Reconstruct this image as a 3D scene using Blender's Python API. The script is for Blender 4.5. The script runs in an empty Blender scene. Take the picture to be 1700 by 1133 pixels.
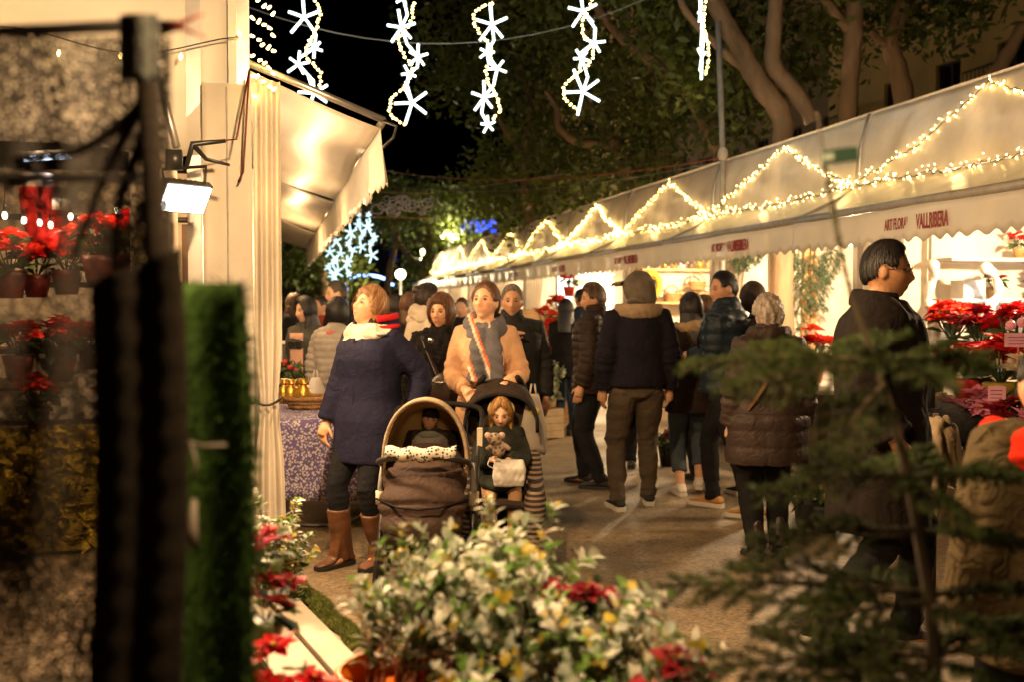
import bpy, math, random
import numpy as np
from mathutils import Vector, Matrix, Euler
rnd = random.Random(7)
PI = math.pi
R = math.radians
S = bpy.context.scene
COL = S.collection
# ------------------------------------------------------------------ camera
FPX = 1653.0                       # focal length in pixels of the 1700 px wide photograph (35 mm on full frame)
YAW, PITCH, EYE = R(13.6), R(-2.0), 1.55
cam_d = bpy.data.cameras.new('camera')
cam_d.lens = 35.0; cam_d.sensor_width = 36.0 * 1700 / 1700 * (FPX and 35.0 / 35.0)
cam_d.lens = FPX / 1700 * 36.0
cam_d.clip_start = 0.05; cam_d.clip_end = 600
cam = bpy.data.objects.new('camera', cam_d); COL.objects.link(cam)
cam.location = (0, 0, EYE)
cam.rotation_euler = (PI / 2 + PITCH, 0, -YAW)
cam_d.dof.use_dof = True; cam_d.dof.focus_distance = 5.3; cam_d.dof.aperture_fstop = 1.9
S.camera = cam
# ------------------------------------------------------------------ world: night sky
W = bpy.data.worlds.new('World'); S.world = W; W.use_nodes = True
wn = W.node_tree.nodes; wl = W.node_tree.links
sky = wn.new('ShaderNodeTexSky'); sky.sky_type = 'NISHITA'; sky.sun_disc = False
sky.sun_elevation = R(-6); sky.sun_rotation = R(200)
bgn = wn['Background']; bgn.inputs['Strength'].default_value = 0.15
wl.new(sky.outputs[0], bgn.inputs['Color'])
sun_d = bpy.data.lights.new('moon', 'SUN'); sun_d.energy = 0.006; sun_d.angle = R(2); sun_d.color = (.8, .85, 1)
sun = bpy.data.objects.new('moon', sun_d); COL.objects.link(sun); sun.rotation_euler = (R(40), 0, R(-30))
S.view_settings.view_transform = 'Standard'; S.view_settings.look = 'None'
S.view_settings.exposure = 0.88; S.view_settings.gamma = 1.0
S.render.engine = 'CYCLES'
S.cycles.use_denoising = True
S.cycles.sample_clamp_indirect = 3.0
S.cycles.max_bounces = 6; S.cycles.diffuse_bounces = 3; S.cycles.glossy_bounces = 3
S.cycles.transparent_max_bounces = 16; S.cycles.transmission_bounces = 4
S.cycles.caustics_reflective = False; S.cycles.caustics_refractive = False
S.cycles.blur_glossy = 0.5

# ------------------------------------------------------------------ where things stand
_f = Vector((math.sin(YAW) * math.cos(PITCH), math.cos(YAW) * math.cos(PITCH), math.sin(PITCH)))
_r = Vector((math.cos(YAW), -math.sin(YAW), 0)); _u = _r.cross(_f)
CAMP = Vector((0, 0, EYE))
def ray(px, py): return _f + _r * ((px - 850) / FPX) + _u * ((566.5 - py) / FPX)
def atd(px, py, d): return CAMP + ray(px, py) * d                   # point at depth d
def atY(px, py, Y): v = ray(px, py); return CAMP + v * (Y / v.y)      # point on the plane across the street
def atX(px, py, X): v = ray(px, py); return CAMP + v * (X / v.x)      # point on the plane along the street
def gnd(px, d):                                                      # point on the ground below pixel column px at depth d
    v = ray(px, 508); p = CAMP + v * d; return Vector((p.x, p.y, 0))

# ------------------------------------------------------------------ materials
MATS = {}
def mat(name, col=(.5, .5, .5), rough=.7, metal=0, var=.15, vs=6.0, bump=0.0, bs=120.0, bdist=.01, spec=.5, emit=None, es=0.0, sss=0, trans=0.0,
        attr=None, stretch=None, alpha=None, sheen=0, transl=0.0, coat=0.0, distort=0.0):
    if name in MATS: return MATS[name]
    m = bpy.data.materials.new(name); m.use_nodes = True; MATS[name] = m
    n, l = m.node_tree.nodes, m.node_tree.links
    b = n['Principled BSDF']
    b.inputs['Roughness'].default_value = rough; b.inputs['Metallic'].default_value = metal
    b.inputs['Specular IOR Level'].default_value = spec
    if coat: b.inputs['Coat Weight'].default_value = coat; b.inputs['Coat Roughness'].default_value = .15
    if sheen: b.inputs['Sheen Weight'].default_value = sheen
    if sss:
        b.inputs['Subsurface Weight'].default_value = sss; b.inputs['Subsurface Radius'].default_value = (1, .35, .2); b.inputs['Subsurface Scale'].default_value = .01
    if trans: b.inputs['Transmission Weight'].default_value = trans
    tc = n.new('ShaderNodeTexCoord'); vec = tc.outputs['Object']
    if stretch:
        mp = n.new('ShaderNodeMapping'); mp.inputs['Scale'].default_value = stretch; l.new(vec, mp.inputs[0]); vec = mp.outputs[0]
    if attr:
        at = n.new('ShaderNodeAttribute'); at.attribute_name = attr; src = at.outputs['Color']
    else: src = None
    if var or attr:
        nz = n.new('ShaderNodeTexNoise'); nz.inputs['Scale'].default_value = vs; nz.inputs['Detail'].default_value = 4; l.new(vec, nz.inputs['Vector'])
        mr = n.new('ShaderNodeMapRange'); mr.inputs[1].default_value = .3; mr.inputs[2].default_value = .7
        mr.inputs[3].default_value = 1 - var; mr.inputs[4].default_value = 1 + var; l.new(nz.outputs[0], mr.inputs[0])
        mx = n.new('ShaderNodeMix'); mx.data_type = 'RGBA'; mx.blend_type = 'MULTIPLY'; mx.inputs[0].default_value = 1
        if src: l.new(src, mx.inputs[6])
        else: mx.inputs[6].default_value = (*col, 1)
        cb = n.new('ShaderNodeCombineXYZ')
        for k in range(3): l.new(mr.outputs[0], cb.inputs[k])
        l.new(cb.outputs[0], mx.inputs[7]); l.new(mx.outputs[2], b.inputs['Base Color']); csock = mx.outputs[2]
    else:
        b.inputs['Base Color'].default_value = (*col, 1); csock = None
    if bump:
        nb = n.new('ShaderNodeTexNoise'); nb.inputs['Scale'].default_value = bs; nb.inputs['Detail'].default_value = 3; nb.inputs['Distortion'].default_value = distort; l.new(vec, nb.inputs['Vector'])
        bp = n.new('ShaderNodeBump'); bp.inputs['Strength'].default_value = bump; bp.inputs['Distance'].default_value = bdist
        l.new(nb.outputs[0], bp.inputs['Height']); l.new(bp.outputs[0], b.inputs['Normal'])
    if emit:
        b.inputs['Emission Color'].default_value = (*emit, 1); b.inputs['Emission Strength'].default_value = es
        m.cycles.emission_sampling = 'NONE'
    if alpha is not None: b.inputs['Alpha'].default_value = alpha
    if transl:
        out = n['Material Output']; tr = n.new('ShaderNodeBsdfTranslucent'); ms = n.new('ShaderNodeMixShader'); ms.inputs[0].default_value = transl
        if csock: l.new(csock, tr.inputs[0])
        else: tr.inputs[0].default_value = (*col, 1)
        l.new(b.outputs[0], ms.inputs[1]); l.new(tr.outputs[0], ms.inputs[2]); l.new(ms.outputs[0], out.inputs[0])
    return m
def emitter(name, col, st):
    if name in MATS: return MATS[name]
    m = bpy.data.materials.new(name); m.use_nodes = True; MATS[name] = m
    n, l = m.node_tree.nodes, m.node_tree.links
    n.remove(n['Principled BSDF']); e = n.new('ShaderNodeEmission'); e.inputs[0].default_value = (*col, 1); e.inputs[1].default_value = st
    l.new(e.outputs[0], n['Material Output'].inputs[0]); m.cycles.emission_sampling = 'NONE'
    return m

# ------------------------------------------------------------------ meshes
def frame(d):
    d = d.normalized(); a = Vector((0, 0, 1)) if abs(d.z) < .9 else Vector((0, 1, 0))
    x = d.cross(a).normalized(); return x, x.cross(d).normalized()
class MB:
    def __init__(s): s.v = []; s.f = []; s.mi = []; s.c = []; s.cur = 0; s.col = None
    def add(s, vs, fs):
        o = len(s.v); s.v.extend([tuple(p) for p in vs])
        for f in fs: s.f.append(tuple(i + o for i in f)); s.mi.append(s.cur)
        if s.col is not None: s.c.extend([s.col] * len(vs))
    def box(s, lo, hi, M=None, bev=0):
        x0, y0, z0 = lo; x1, y1, z1 = hi
        vs = [Vector(p) for p in ((x0,y0,z0),(x1,y0,z0),(x1,y1,z0),(x0,y1,z0),(x0,y0,z1),(x1,y0,z1),(x1,y1,z1),(x0,y1,z1))]
        if M: vs = [M @ p for p in vs]
        s.add(vs, [(3,2,1,0),(4,5,6,7),(0,1,5,4),(1,2,6,5),(2,3,7,6),(3,0,4,7)])
    def rings(s, rs, cap=True, close=False):
        n = len(rs[0]); vs = [p for r in rs for p in r]; fs = []
        m = len(rs)
        for i in range(m if close else m - 1):
            j = (i + 1) % m
            for k in range(n):
                k2 = (k + 1) % n
                fs.append((i*n+k, i*n+k2, j*n+k2, j*n+k))
        if cap and not close:
            fs.append(tuple(range(n))[::-1]); fs.append(tuple((m-1)*n + k for k in range(n)))
        s.add(vs, fs)
    def tube(s, pts, rad, n=8, cap=True, ell=None, close=False):
        pts = [Vector(p) for p in pts]; m = len(pts)
        if not hasattr(rad, '__len__'): rad = [rad] * m
        rs = []; px = None
        for i, p in enumerate(pts):
            if close: d = pts[(i+1) % m] - pts[i-1]
            else: d = pts[min(i+1, m-1)] - pts[max(i-1, 0)]
            if d.length < 1e-9: d = Vector((0, 0, 1))
            d.normalize()
            if px is None: x, y = frame(d)
            else:
                x = (px - d * px.dot(d))
                x = x.normalized() if x.length > 1e-6 else frame(d)[0]
                y = x.cross(d).normalized()
            px = x
            ea = ell or (1, 1)
            rs.append([p + x * (rad[i] * ea[0] * math.cos(2*PI*k/n)) + y * (rad[i] * ea[1] * math.sin(2*PI*k/n)) for k in range(n)])
        s.rings([r[::-1] for r in rs], cap, close)
    def loft(s, rr, n=20):      # rr: list of (z, rx, ry, cx, cy) horizontal ellipses
        rs = []
        for q in rr:
            z, rx, ry = q[:3]; cx, cy = (q[3], q[4]) if len(q) > 3 else (0, 0)
            rs.append([Vector((cx + rx*math.cos(2*PI*k/n), cy + ry*math.sin(2*PI*k/n), z)) for k in range(n)])
        s.rings(rs)
    def ell(s, c, r, n=14, m=8, M=None):
        c = Vector(c)
        if not hasattr(r, '__len__'): r = (r, r, r)
        vs = []; fs = []
        for i in range(1, m):
            a = PI * i / m
            for k in range(n):
                b = 2*PI*k/n; p = Vector((r[0]*math.sin(a)*math.cos(b), r[1]*math.sin(a)*math.sin(b), -r[2]*math.cos(a)))
                vs.append(c + (M @ p if M else p))
        for i in range(m-2):
            for k in range(n): fs.append((i*n+k, i*n+(k+1) % n, (i+1)*n+(k+1) % n, (i+1)*n+k))
        p0 = Vector((0, 0, -r[2])); p1 = Vector((0, 0, r[2]))
        a0 = len(vs); vs.append(c + (M @ p0 if M else p0)); vs.append(c + (M @ p1 if M else p1))
        for k in range(n): fs.append((a0, (k+1) % n, k)); fs.append((a0+1, (m-2)*n+k, (m-2)*n+(k+1) % n))
        s.add(vs, fs)
    def grid(s, fn, nu, nv, closeu=False):
        vs = [fn(i/(nu if closeu else nu-1), j/(nv-1)) for j in range(nv) for i in range(nu)]; fs = []
        for j in range(nv-1):
            for i in range(nu if closeu else nu-1):
                i2 = (i+1) % nu; fs.append((j*nu+i, j*nu+i2, (j+1)*nu+i2, (j+1)*nu+i))
        s.add(vs, fs)
    def sheet(s, fn, nu, nv, t=.004):       # a cloth with thickness t along its normal
        g = [[Vector(fn(i/(nu-1), j/(nv-1))) for i in range(nu)] for j in range(nv)]
        nr = [[None]*nu for _ in range(nv)]
        for j in range(nv):
            for i in range(nu):
                a = g[j][min(i+1, nu-1)] - g[j][max(i-1, 0)]; b = g[min(j+1, nv-1)][i] - g[max(j-1, 0)][i]
                nn = a.cross(b); nr[j][i] = nn.normalized() if nn.length > 1e-9 else Vector((0, 0, 1))
        vs = [g[j][i] for j in range(nv) for i in range(nu)] + [g[j][i] - nr[j][i]*t for j in range(nv) for i in range(nu)]
        N = nu*nv; fs = []
        for j in range(nv-1):
            for i in range(nu-1):
                q = (j*nu+i, j*nu+i+1, (j+1)*nu+i+1, (j+1)*nu+i); fs.append(q); fs.append(tuple(N+k for k in q[::-1]))
        ed = [i for i in range(nu)] + [j*nu+nu-1 for j in range(1, nv)] + [(nv-1)*nu+i for i in range(nu-2, -1, -1)] + [j*nu for j in range(nv-2, 0, -1)]
        for a, b in zip(ed, ed[1:] + ed[:1]): fs.append((b, a, a+N, b+N))
        s.add(vs, fs)
    def mesh(s, name, mats, smooth=True):
        me = bpy.data.meshes.new(name); me.from_pydata(s.v, [], s.f)
        for m in (mats if isinstance(mats, (list, tuple)) else [mats]): me.materials.append(m)
        if any(s.mi): me.polygons.foreach_set('material_index', s.mi)
        if smooth: me.polygons.foreach_set('use_smooth', [True]*len(me.polygons))
        if s.c and len(s.c) == len(s.v): setcol(me, np.array(s.c))
        me.update(); return me
    def build(s, name, mats, parent=None, smooth=True, sharp=None, **kw):
        me = s.mesh(name, mats, smooth)
        if smooth and sharp: me.set_sharp_from_angle(angle=R(sharp))
        return link(name, me, parent, **kw)
def setcol(me, c, name='Col'):
    a = me.color_attributes.get(name) or me.color_attributes.new(name, 'FLOAT_COLOR', 'POINT')
    n = len(me.vertices); q = np.ones((n, 4), np.float32); q[:, :3] = c[:, :3]; a.data.foreach_set('color', q.ravel())
def link(name, data, parent=None, loc=None, rot=None, scale=None, label=None, cat=None, group=None, kind=None, M=None):
    o = bpy.data.objects.new(name, data); COL.objects.link(o)
    if M is not None: o.matrix_world = M
    if loc is not None: o.location = loc
    if rot is not None: o.rotation_euler = rot
    if scale is not None: o.scale = scale if hasattr(scale, '__len__') else (scale,)*3
    if parent is not None: o.parent = parent
    tag(o, label, cat, group, kind); return o
def tag(o, label=None, cat=None, group=None, kind=None):
    if label: o['label'] = label
    if cat: o['category'] = cat
    if group: o['group'] = group
    if kind: o['kind'] = kind
    return o
def thing(name, label, cat, loc=(0, 0, 0), rz=0, group=None): return link(name, None, None, loc, (0, 0, rz), None, label, cat, group)
def kids(o): return [c for c in o.children]
def copy_tree(o, parent=None, **kw):
    c = o.copy(); COL.objects.link(c)
    if parent is not None: c.parent = parent
    for ch in list(o.children): copy_tree(ch, c)
    for k, v in kw.items():
        if k == 'loc': c.location = v
        elif k == 'rot': c.rotation_euler = v
        elif k == 'scale': c.scale = v if hasattr(v, '__len__') else (v,)*3
        elif v is not None: c[k] = v
    return c
# a side scene only used to evaluate modifiers; removed at the end
TMP = bpy.data.scenes.new('tmp')
def evaluate(data, mods=()):
    o = bpy.data.objects.new('t', data); TMP.collection.objects.link(o)
    for t, kw in mods:
        m = o.modifiers.new('m', t)
        for k, v in kw.items(): setattr(m, k, v)
    with bpy.context.temp_override(scene=TMP, view_layer=TMP.view_layers[0]):
        dg = bpy.context.evaluated_depsgraph_get(); me = bpy.data.meshes.new_from_object(o.evaluated_get(dg))
    bpy.data.objects.remove(o); return me
def remesh(mb, voxel, it=2, fac=.5, mats=None, name='m'):
    raw = mb.mesh('raw', mats or [], False)
    mods = [('REMESH', dict(mode='VOXEL', voxel_size=voxel, use_smooth_shade=True))]
    if it: mods.append(('SMOOTH', dict(factor=fac, iterations=it)))
    me = evaluate(raw, mods); me.name = name; bpy.data.meshes.remove(raw)
    me.materials.clear()
    for m in (mats if isinstance(mats, (list, tuple)) else [mats]): me.materials.append(m)
    me.polygons.foreach_set('material_index', [0]*len(me.polygons))
    me.polygons.foreach_set('use_smooth', [True]*len(me.polygons)); return me
def co(me):
    a = np.empty(len(me.vertices)*3, np.float32); me.vertices.foreach_get('co', a); return a.reshape(-1, 3)
def nrm(me):
    a = np.empty(len(me.vertices)*3, np.float32); me.vertices.foreach_get('normal', a); return a.reshape(-1, 3)
def setco(me, a): me.vertices.foreach_set('co', np.ascontiguousarray(a, np.float32).ravel()); me.update()
def wave(p, seed, freq, oct=3):               # smooth pseudo-noise from summed sines, -1..1
    g = np.random.RandomState(seed); out = 0; amp = 1; tot = 0
    for o in range(oct):
        for k in range(3):
            d = g.normal(size=3); d /= np.linalg.norm(d); out = out + amp*np.sin(p @ (d*freq*(1.9**o))*2 + g.rand()*6.28); tot += amp
        amp *= .55
    return out / tot * 1.6
def text_mesh(s, size, m, ext=.0015, sx=1.0, shear=0.0):
    c = bpy.data.curves.new('lettering', 'FONT'); c.body = s; c.size = size; c.extrude = ext; c.align_x = 'CENTER'; c.align_y = 'CENTER'; c.shear = shear; c.offset = size*.018
    c.resolution_u = 3
    me = evaluate(c); me.materials.clear(); me.materials.append(m); bpy.data.curves.remove(c)
    a = co(me); a[:, 0] *= sx; setco(me, a); return me
def atz(px, py, z): v = ray(px, py); return CAMP + v * ((z - EYE) / v.z)
def base(parent):
    M = Matrix.Identity(4)
    while parent is not None: M = parent.matrix_basis @ M; parent = parent.parent
    return M.inverted()
def wb(mb, name, mats, parent=None, **kw):        # a mesh laid out in street coordinates, stored relative to its parent
    if parent is not None:
        B = base(parent); mb.v = [tuple(B @ Vector(p)) for p in mb.v]
    return mb.build(name, mats, parent, **kw)
def lamp(parent, loc, energy, col=(1, .68, .36), r=.05, name='light'):
    d = bpy.data.lights.new(name, 'POINT'); d.energy = energy; d.color = col; d.shadow_soft_size = r
    o = bpy.data.objects.new(name, d); COL.objects.link(o); o.parent = parent; o.location = loc; return o
WARM = (1, .58, .25)
# ------------------------------------------------------------------ materials of the setting
def asphalt():
    m = mat('asphalt', (.185, .135, .078), .55, var=.35, vs=1.7)
    n, l = m.node_tree.nodes, m.node_tree.links; b = n['Principled BSDF']
    tc = n.new('ShaderNodeTexCoord')
    v = n.new('ShaderNodeTexVoronoi'); v.inputs['Scale'].default_value = 70; l.new(tc.outputs['Object'], v.inputs['Vector'])
    nz = n.new('ShaderNodeTexNoise'); nz.inputs['Scale'].default_value = 300; l.new(tc.outputs['Object'], nz.inputs['Vector'])
    ad = n.new('ShaderNodeMath'); ad.operation = 'ADD'; l.new(v.outputs['Distance'], ad.inputs[0]); l.new(nz.outputs[0], ad.inputs[1])
    bp = n.new('ShaderNodeBump'); bp.inputs['Strength'].default_value = .55; bp.inputs['Distance'].default_value = .006; l.new(ad.outputs[0], bp.inputs['Height']); l.new(bp.outputs[0], b.inputs['Normal'])
    n2 = n.new('ShaderNodeTexNoise'); n2.inputs['Scale'].default_value = .9; n2.inputs['Detail'].default_value = 5; l.new(tc.outputs['Object'], n2.inputs['Vector'])
    mr = n.new('ShaderNodeMapRange'); mr.inputs[1].default_value = .35; mr.inputs[2].default_value = .65; mr.inputs[3].default_value = .30; mr.inputs[4].default_value = .62
    l.new(n2.outputs[0], mr.inputs[0]); l.new(mr.outputs[0], b.inputs['Roughness'])
    n3 = n.new('ShaderNodeTexNoise'); n3.inputs['Scale'].default_value = 2.6; n3.inputs['Detail'].default_value = 8; n3.inputs['Roughness'].default_value = .7; l.new(tc.outputs['Object'], n3.inputs['Vector'])
    m3 = n.new('ShaderNodeMapRange'); m3.inputs[1].default_value = .56; m3.inputs[2].default_value = .66; m3.inputs[3].default_value = 1; m3.inputs[4].default_value = .62; l.new(n3.outputs[0], m3.inputs[0])
    v3 = n.new('ShaderNodeTexVoronoi'); v3.inputs['Scale'].default_value = 3.1; l.new(tc.outputs['Object'], v3.inputs['Vector']); s3 = n.new('ShaderNodeMapRange'); s3.inputs[1].default_value = .035; s3.inputs[2].default_value = .06; s3.inputs[3].default_value = .45; s3.inputs[4].default_value = 1; l.new(v3.outputs['Distance'], s3.inputs[0])
    v4 = n.new('ShaderNodeTexVoronoi'); v4.inputs['Scale'].default_value = 55; l.new(tc.outputs['Object'], v4.inputs['Vector']); s4 = n.new('ShaderNodeMapRange'); s4.inputs[3].default_value = .65; s4.inputs[4].default_value = 1.45; sp4 = n.new('ShaderNodeSeparateXYZ'); l.new(v4.outputs['Color'], sp4.inputs[0]); l.new(sp4.outputs[0], s4.inputs[0]); m4 = n.new('ShaderNodeMath'); m4.operation = 'MULTIPLY'; l.new(m3.outputs[0], m4.inputs[0]); l.new(s4.outputs[0], m4.inputs[1]); m3 = m4
    mu = n.new('ShaderNodeMath'); mu.operation = 'MULTIPLY'; l.new(m3.outputs[0], mu.inputs[0]); l.new(s3.outputs[0], mu.inputs[1])
    mx = n.new('ShaderNodeMix'); mx.data_type = 'RGBA'; mx.blend_type = 'MULTIPLY'; mx.inputs[0].default_value = 1; old = b.inputs['Base Color'].links[0].from_socket; l.new(old, mx.inputs[6]); cc = n.new('ShaderNodeCombineXYZ'); [l.new(mu.outputs[0], cc.inputs[q]) for q in range(3)]; l.new(cc.outputs[0], mx.inputs[7]); l.new(mx.outputs[2], b.inputs['Base Color'])
    return m
PVC = mat('white_pvc', (.74, .70, .62), .38, var=.06, vs=2.5, bump=.25, bs=7, bdist=.02, transl=.30)
PVCF = mat('fascia_pvc', (.68, .62, .53), .32, var=.16, vs=2.3, bump=.55, bs=6, bdist=.03, transl=.19)
PVCR = mat('roof_pvc', (.74, .70, .62), .5, var=.08, vs=2, transl=.5)
PVCD = mat('grey_pvc', (.50, .46, .40), .42, var=.08, vs=3, bump=.25, bs=7, bdist=.02, transl=.12)
CURT = mat('curtain_cloth', (.74, .68, .58), .75, var=.08, vs=4, bump=.1, bs=60, transl=.25)
ALU = mat('aluminium', (.55, .53, .50), .38, metal=.85, var=.1, vs=10)
GREYP = mat('grey_painted_steel', (.36, .34, .31), .45, var=.15, vs=12)
WOOD = mat('pine_board', (.50, .30, .13), .6, var=.3, vs=5, stretch=(1, 1, 9), bump=.15, bs=40)
WOODD = mat('dark_wood', (.10, .06, .035), .6, var=.3, vs=6, bump=.2, bs=50)
BLACKM = mat('black_metal', (.018, .017, .016), .4, var=.2, vs=15)
REDL = mat('red_print', (.30, .015, .02), .5, var=.1, vs=20)
BULB = emitter('warm_bulb', (1, .64, .17), 16)
BULBW = emitter('white_star_tube', (.84, 1, .92), 2.6)
BULBY = emitter('amber_bulb', (1, .72, .18), 9)
GLOBE = emitter('lamp_globe', (1, .86, .55), 14)
WIRE = mat('dark_wire', (.03, .03, .03), .6, var=0)
WIREG = mat('steel_wire', (.25, .24, .23), .45, metal=.5, var=0)

# ------------------------------------------------------------------ ground
g = MB(); g.grid(lambda u, v: Vector((-120 + 240*u, -60 + 360*v, 0)), 30, 40)
g.build('ground', asphalt(), kind='structure')
LITTER = mat('dead_leaf', (.16, .09, .03), .8, var=.5, vs=9)
gl_ = np.random.RandomState(4); nl_ = 260; c_ = np.stack([gl_.uniform(-.2, 4.4, nl_), gl_.uniform(3, 16, nl_), np.full(nl_, .006)], 1); a_ = gl_.rand(nl_)*6.28; sz_ = (.012 + .02*gl_.rand(nl_))[:, None]; ax_ = np.stack([np.cos(a_), np.sin(a_), .1*gl_.rand(nl_)], 1); bx_ = np.stack([-np.sin(a_), np.cos(a_), .2*gl_.rand(nl_)], 1)
LIT_V = np.stack([c_ - ax_*sz_, c_ + bx_*sz_*.5, c_ + ax_*sz_, c_ - bx_*sz_*.5], 1).reshape(-1, 3)

# ------------------------------------------------------------------ right hand row of tents
MOD = 3.0; X0 = 5.06; SEAMS = [4.92 + 3*k for k in range(9)]
def tent_module(y0):
    t = thing('market_tent', '', 'market tent', (X0, y0, 0), group='white market tents along the right side')
    def wr(u, v, k): return (.012*math.sin(9*u + k) + .007*math.sin(31*u + 2.2*math.sin(5*u) + k)*(1.2 - v)) * math.sin(PI*v) + .006*math.sin(17*u + 9*v + k) + .010*math.exp(-((u - .05 - .10*v)/.03)**2) + .010*math.exp(-((u - .93 + .12*v)/.035)**2)
    m = MB(); m.sheet(lambda u, v: (.02 + .11*v + wr(u, v, 1) - .03*math.sin(PI*v), .03 + 2.94*u, 2.61 + .64*v), 60, 14); m.build('front_panel', PVCF, t)
    m = MB(); m.sheet(lambda u, v: (.13 + 1.4*v, .03 + 2.94*u, 3.25 + .35*math.sin(PI*v*.5)), 4, 6); m.sheet(lambda u, v: (1.54 + 1.5*v, .03 + 2.94*u, 3.6 - .95*v), 4, 6); m.build('roof', PVCR, t)
    m = MB(); m.sheet(lambda u, v: (-.58 + .57*v + .0*u, .02 + 2.96*u, 2.315 + .285*v - .035*math.sin(PI*v) + .010*math.sin(8*u + 1)), 20, 8); m.build('awning', PVCF, t)
    m = MB(); m.tube([(-.595, 0.0, 2.30), (-.595, 3.0, 2.30)], .032, 10); m.build('gutter_tube', GREYP, t)
    def val(u, v):
        z = 2.275 - v*(.245 + .018*math.cos(u*2*PI*20)); return (-.60 + .018*math.sin(u*34 + 2) * v + .012*math.sin(u*11), .01 + 2.98*u, z)
    m = MB(); m.sheet(val, 161, 5, .003); m.build('valance', PVC, t)
    m = MB(); m.box((.0, -.035, 0), (.07, .035, 2.62)); m.build('post', ALU, t, smooth=False)
    m = MB(); m.tube([(.0, .0, 2.60), (.035, .0, 2.95), (.13, 0, 3.26)], .022, 6); m.build('seam_strap', GREYP, t)
    m = MB(); m.tube([(.02, 0, 2.59), (-.58, 0, 2.31)], .018, 6); m.build('awning_arm', GREYP, t)
    m = MB(); m.sheet(lambda u, v: (.12 + 2.9*u, 2.955 + .02*math.sin(18*u), .02 + 2.58*v), 24, 4); m.build('partition_wall', CURT, t)
    m = MB(); m.sheet(lambda u, v: (3.02, .03 + 2.92*u, .02 + 2.6*v), 6, 3); m.build('back_wall', PVC, t)
    def cur(u, v): return (.0 + .42*u*(1 - .25*math.sin(PI*v)), 2.86 + .045*math.sin(u*44) * (1 - .3*v), .04 + 2.3*v)
    m = MB(); m.sheet(cur, 60, 8, .003); m.build('curtain', CURT, t)
    return t
TXT = [text_mesh('ART FLORAL', .115, REDL, sx=.44), text_mesh('VALLRIBERA', .150, REDL, sx=.42)]
order = ['first', 'second', 'third', 'fourth', 'fifth', 'sixth', 'seventh', 'eighth', 'ninth']
tent0 = tent_module(SEAMS[0])
TENTS = []
descr = ['white market tent bay nearest the camera on the right, above the poinsettia display', 'white tent bay on the right with hanging fir branches inside',
         'white tent bay on the right with wooden shelves of baskets inside', 'white tent bay on the right with a glowing curtain of bulbs',
         'white tent bay just beyond the glowing bulb curtain', 'sixth white tent bay along the right row', 'third white tent bay from the far end of the right row',
         'second white tent bay from the far end of the right row', 'last white tent bay at the far end of the right row']
for i, y in enumerate(SEAMS):
    t = tent0 if i == 0 else copy_tree(tent0, loc=(X0, y, 0))
    t['label'] = descr[i]; TENTS.append(t)
    if i in (0, 1, 2):
        for me, oy, zz in ((TXT[0], (1.31, 1.20, 1.16)[i] + .20, 2.150), (TXT[1], (1.31, 1.20, 1.16)[i] - .20, 2.145)):
            # lettering faces the street: x axis runs towards the camera end
            o = link('lettering', me, t, loc=(-.618, oy, zz)); o.rotation_euler = (PI/2, 0, -PI/2)
# end gable of the row
m = MB(); m.sheet(lambda u, v: (.13 + 2.8*u, 3.0, 2.6 + v*(.65 + .35*math.sin(PI*u))), 8, 3); m.build('gable_panel', PVC, TENTS[-1])

# warm string lights: zigzag up the front panels and along the eaves
def bulbs_along(path, step, jit, rng, r=.0085):
    mb = MB(); wire = MB(); wp = []
    pts = [Vector(p) for p in path]
    for a, b in zip(pts, pts[1:]):
        L = (b-a).length; n = max(2, int(L/step))
        for k in range(n):
            p = a.lerp(b, k/n); p = p + Vector((rng.uniform(-.4, .2), rng.uniform(-1, 1), rng.uniform(-1, 1)))*jit*.35; wp.append(p)
            for q in range(1 if rng.random() < .6 else 2):
                c = p + Vector((rng.uniform(-.7, -.05), rng.uniform(-1, 1), rng.uniform(-1, 1)))*jit
                d = Vector((rng.uniform(-1, 0), rng.uniform(-1, 1), rng.uniform(-1, 1))).normalized()
                mb.tube([c, c + d*r*1.3, c + d*r*2.6], [r*.7, r, r*.4], 5)
    wire.tube(wp, .004, 4); return mb, wire
rng = random.Random(3)
def string_light(i, y0):
    t = thing('string_light', ['string of warm bulbs zigzagging over the nearest right tent bay', 'string of warm bulbs peaking over the bay with fir branches', 'string of warm bulbs peaking over the bay with basket shelves',
              'string of warm bulbs on the bay with the glowing bulb curtain', 'fifth peak of warm bulbs along the right tents', 'sixth peak of warm bulbs along the right tents', 'third farthest peak of warm bulbs on the right tents',
              'second farthest peak of warm bulbs on the right tents', 'farthest peak of warm bulbs on the right tents'][i], 'string lights', (X0, y0, 2.6), group='warm string lights on the right tents')
    st = .036 if i < 4 else .065
    rr = .0050 if i < 3 else .0072
    jj = [rng.uniform(-.07, .07) for _ in range(6)]; zz = [(-.02, .05, .06), (.02, .42, .18 + jj[3]*.4), (.04, .78 + jj[0], .34 + jj[1]), (.09, 1.46 + jj[2], .60 + jj[3]*.3), (.03, 2.15 + jj[4], .32 + jj[5]), (-.02, 2.95, .06)]
    a, w = bulbs_along(zz, st, .035, rng, rr)
    b, w2 = bulbs_along([(-.03, .0, .03), (-.04, .8, .0), (-.04, 1.6, -.012), (-.03, 2.98, .03)], st*1.05, .05, rng, rr)
    c, w3 = bulbs_along([(-.03, .02, .05), (-.05, .25, .04)], .02, .06, rng, rr)
    for q in (b, c): a.add(q.v, q.f)
    w.add(w2.v, w2.f)
    a.build('bulbs', BULB, t, kind='stuff'); w.build('wire', WIRE, t)
    for yy, z in ((.75, .28), (1.5, .42), (2.3, .28), (.1, -.02), (1.5, -.06)): lamp(t, (-.14, yy, z), 0.42 if i < 4 else .42, (1, .64, .26), .05, 'bulb_glow')
    return t
for i, y in enumerate(SEAMS): string_light(i, y)

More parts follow.
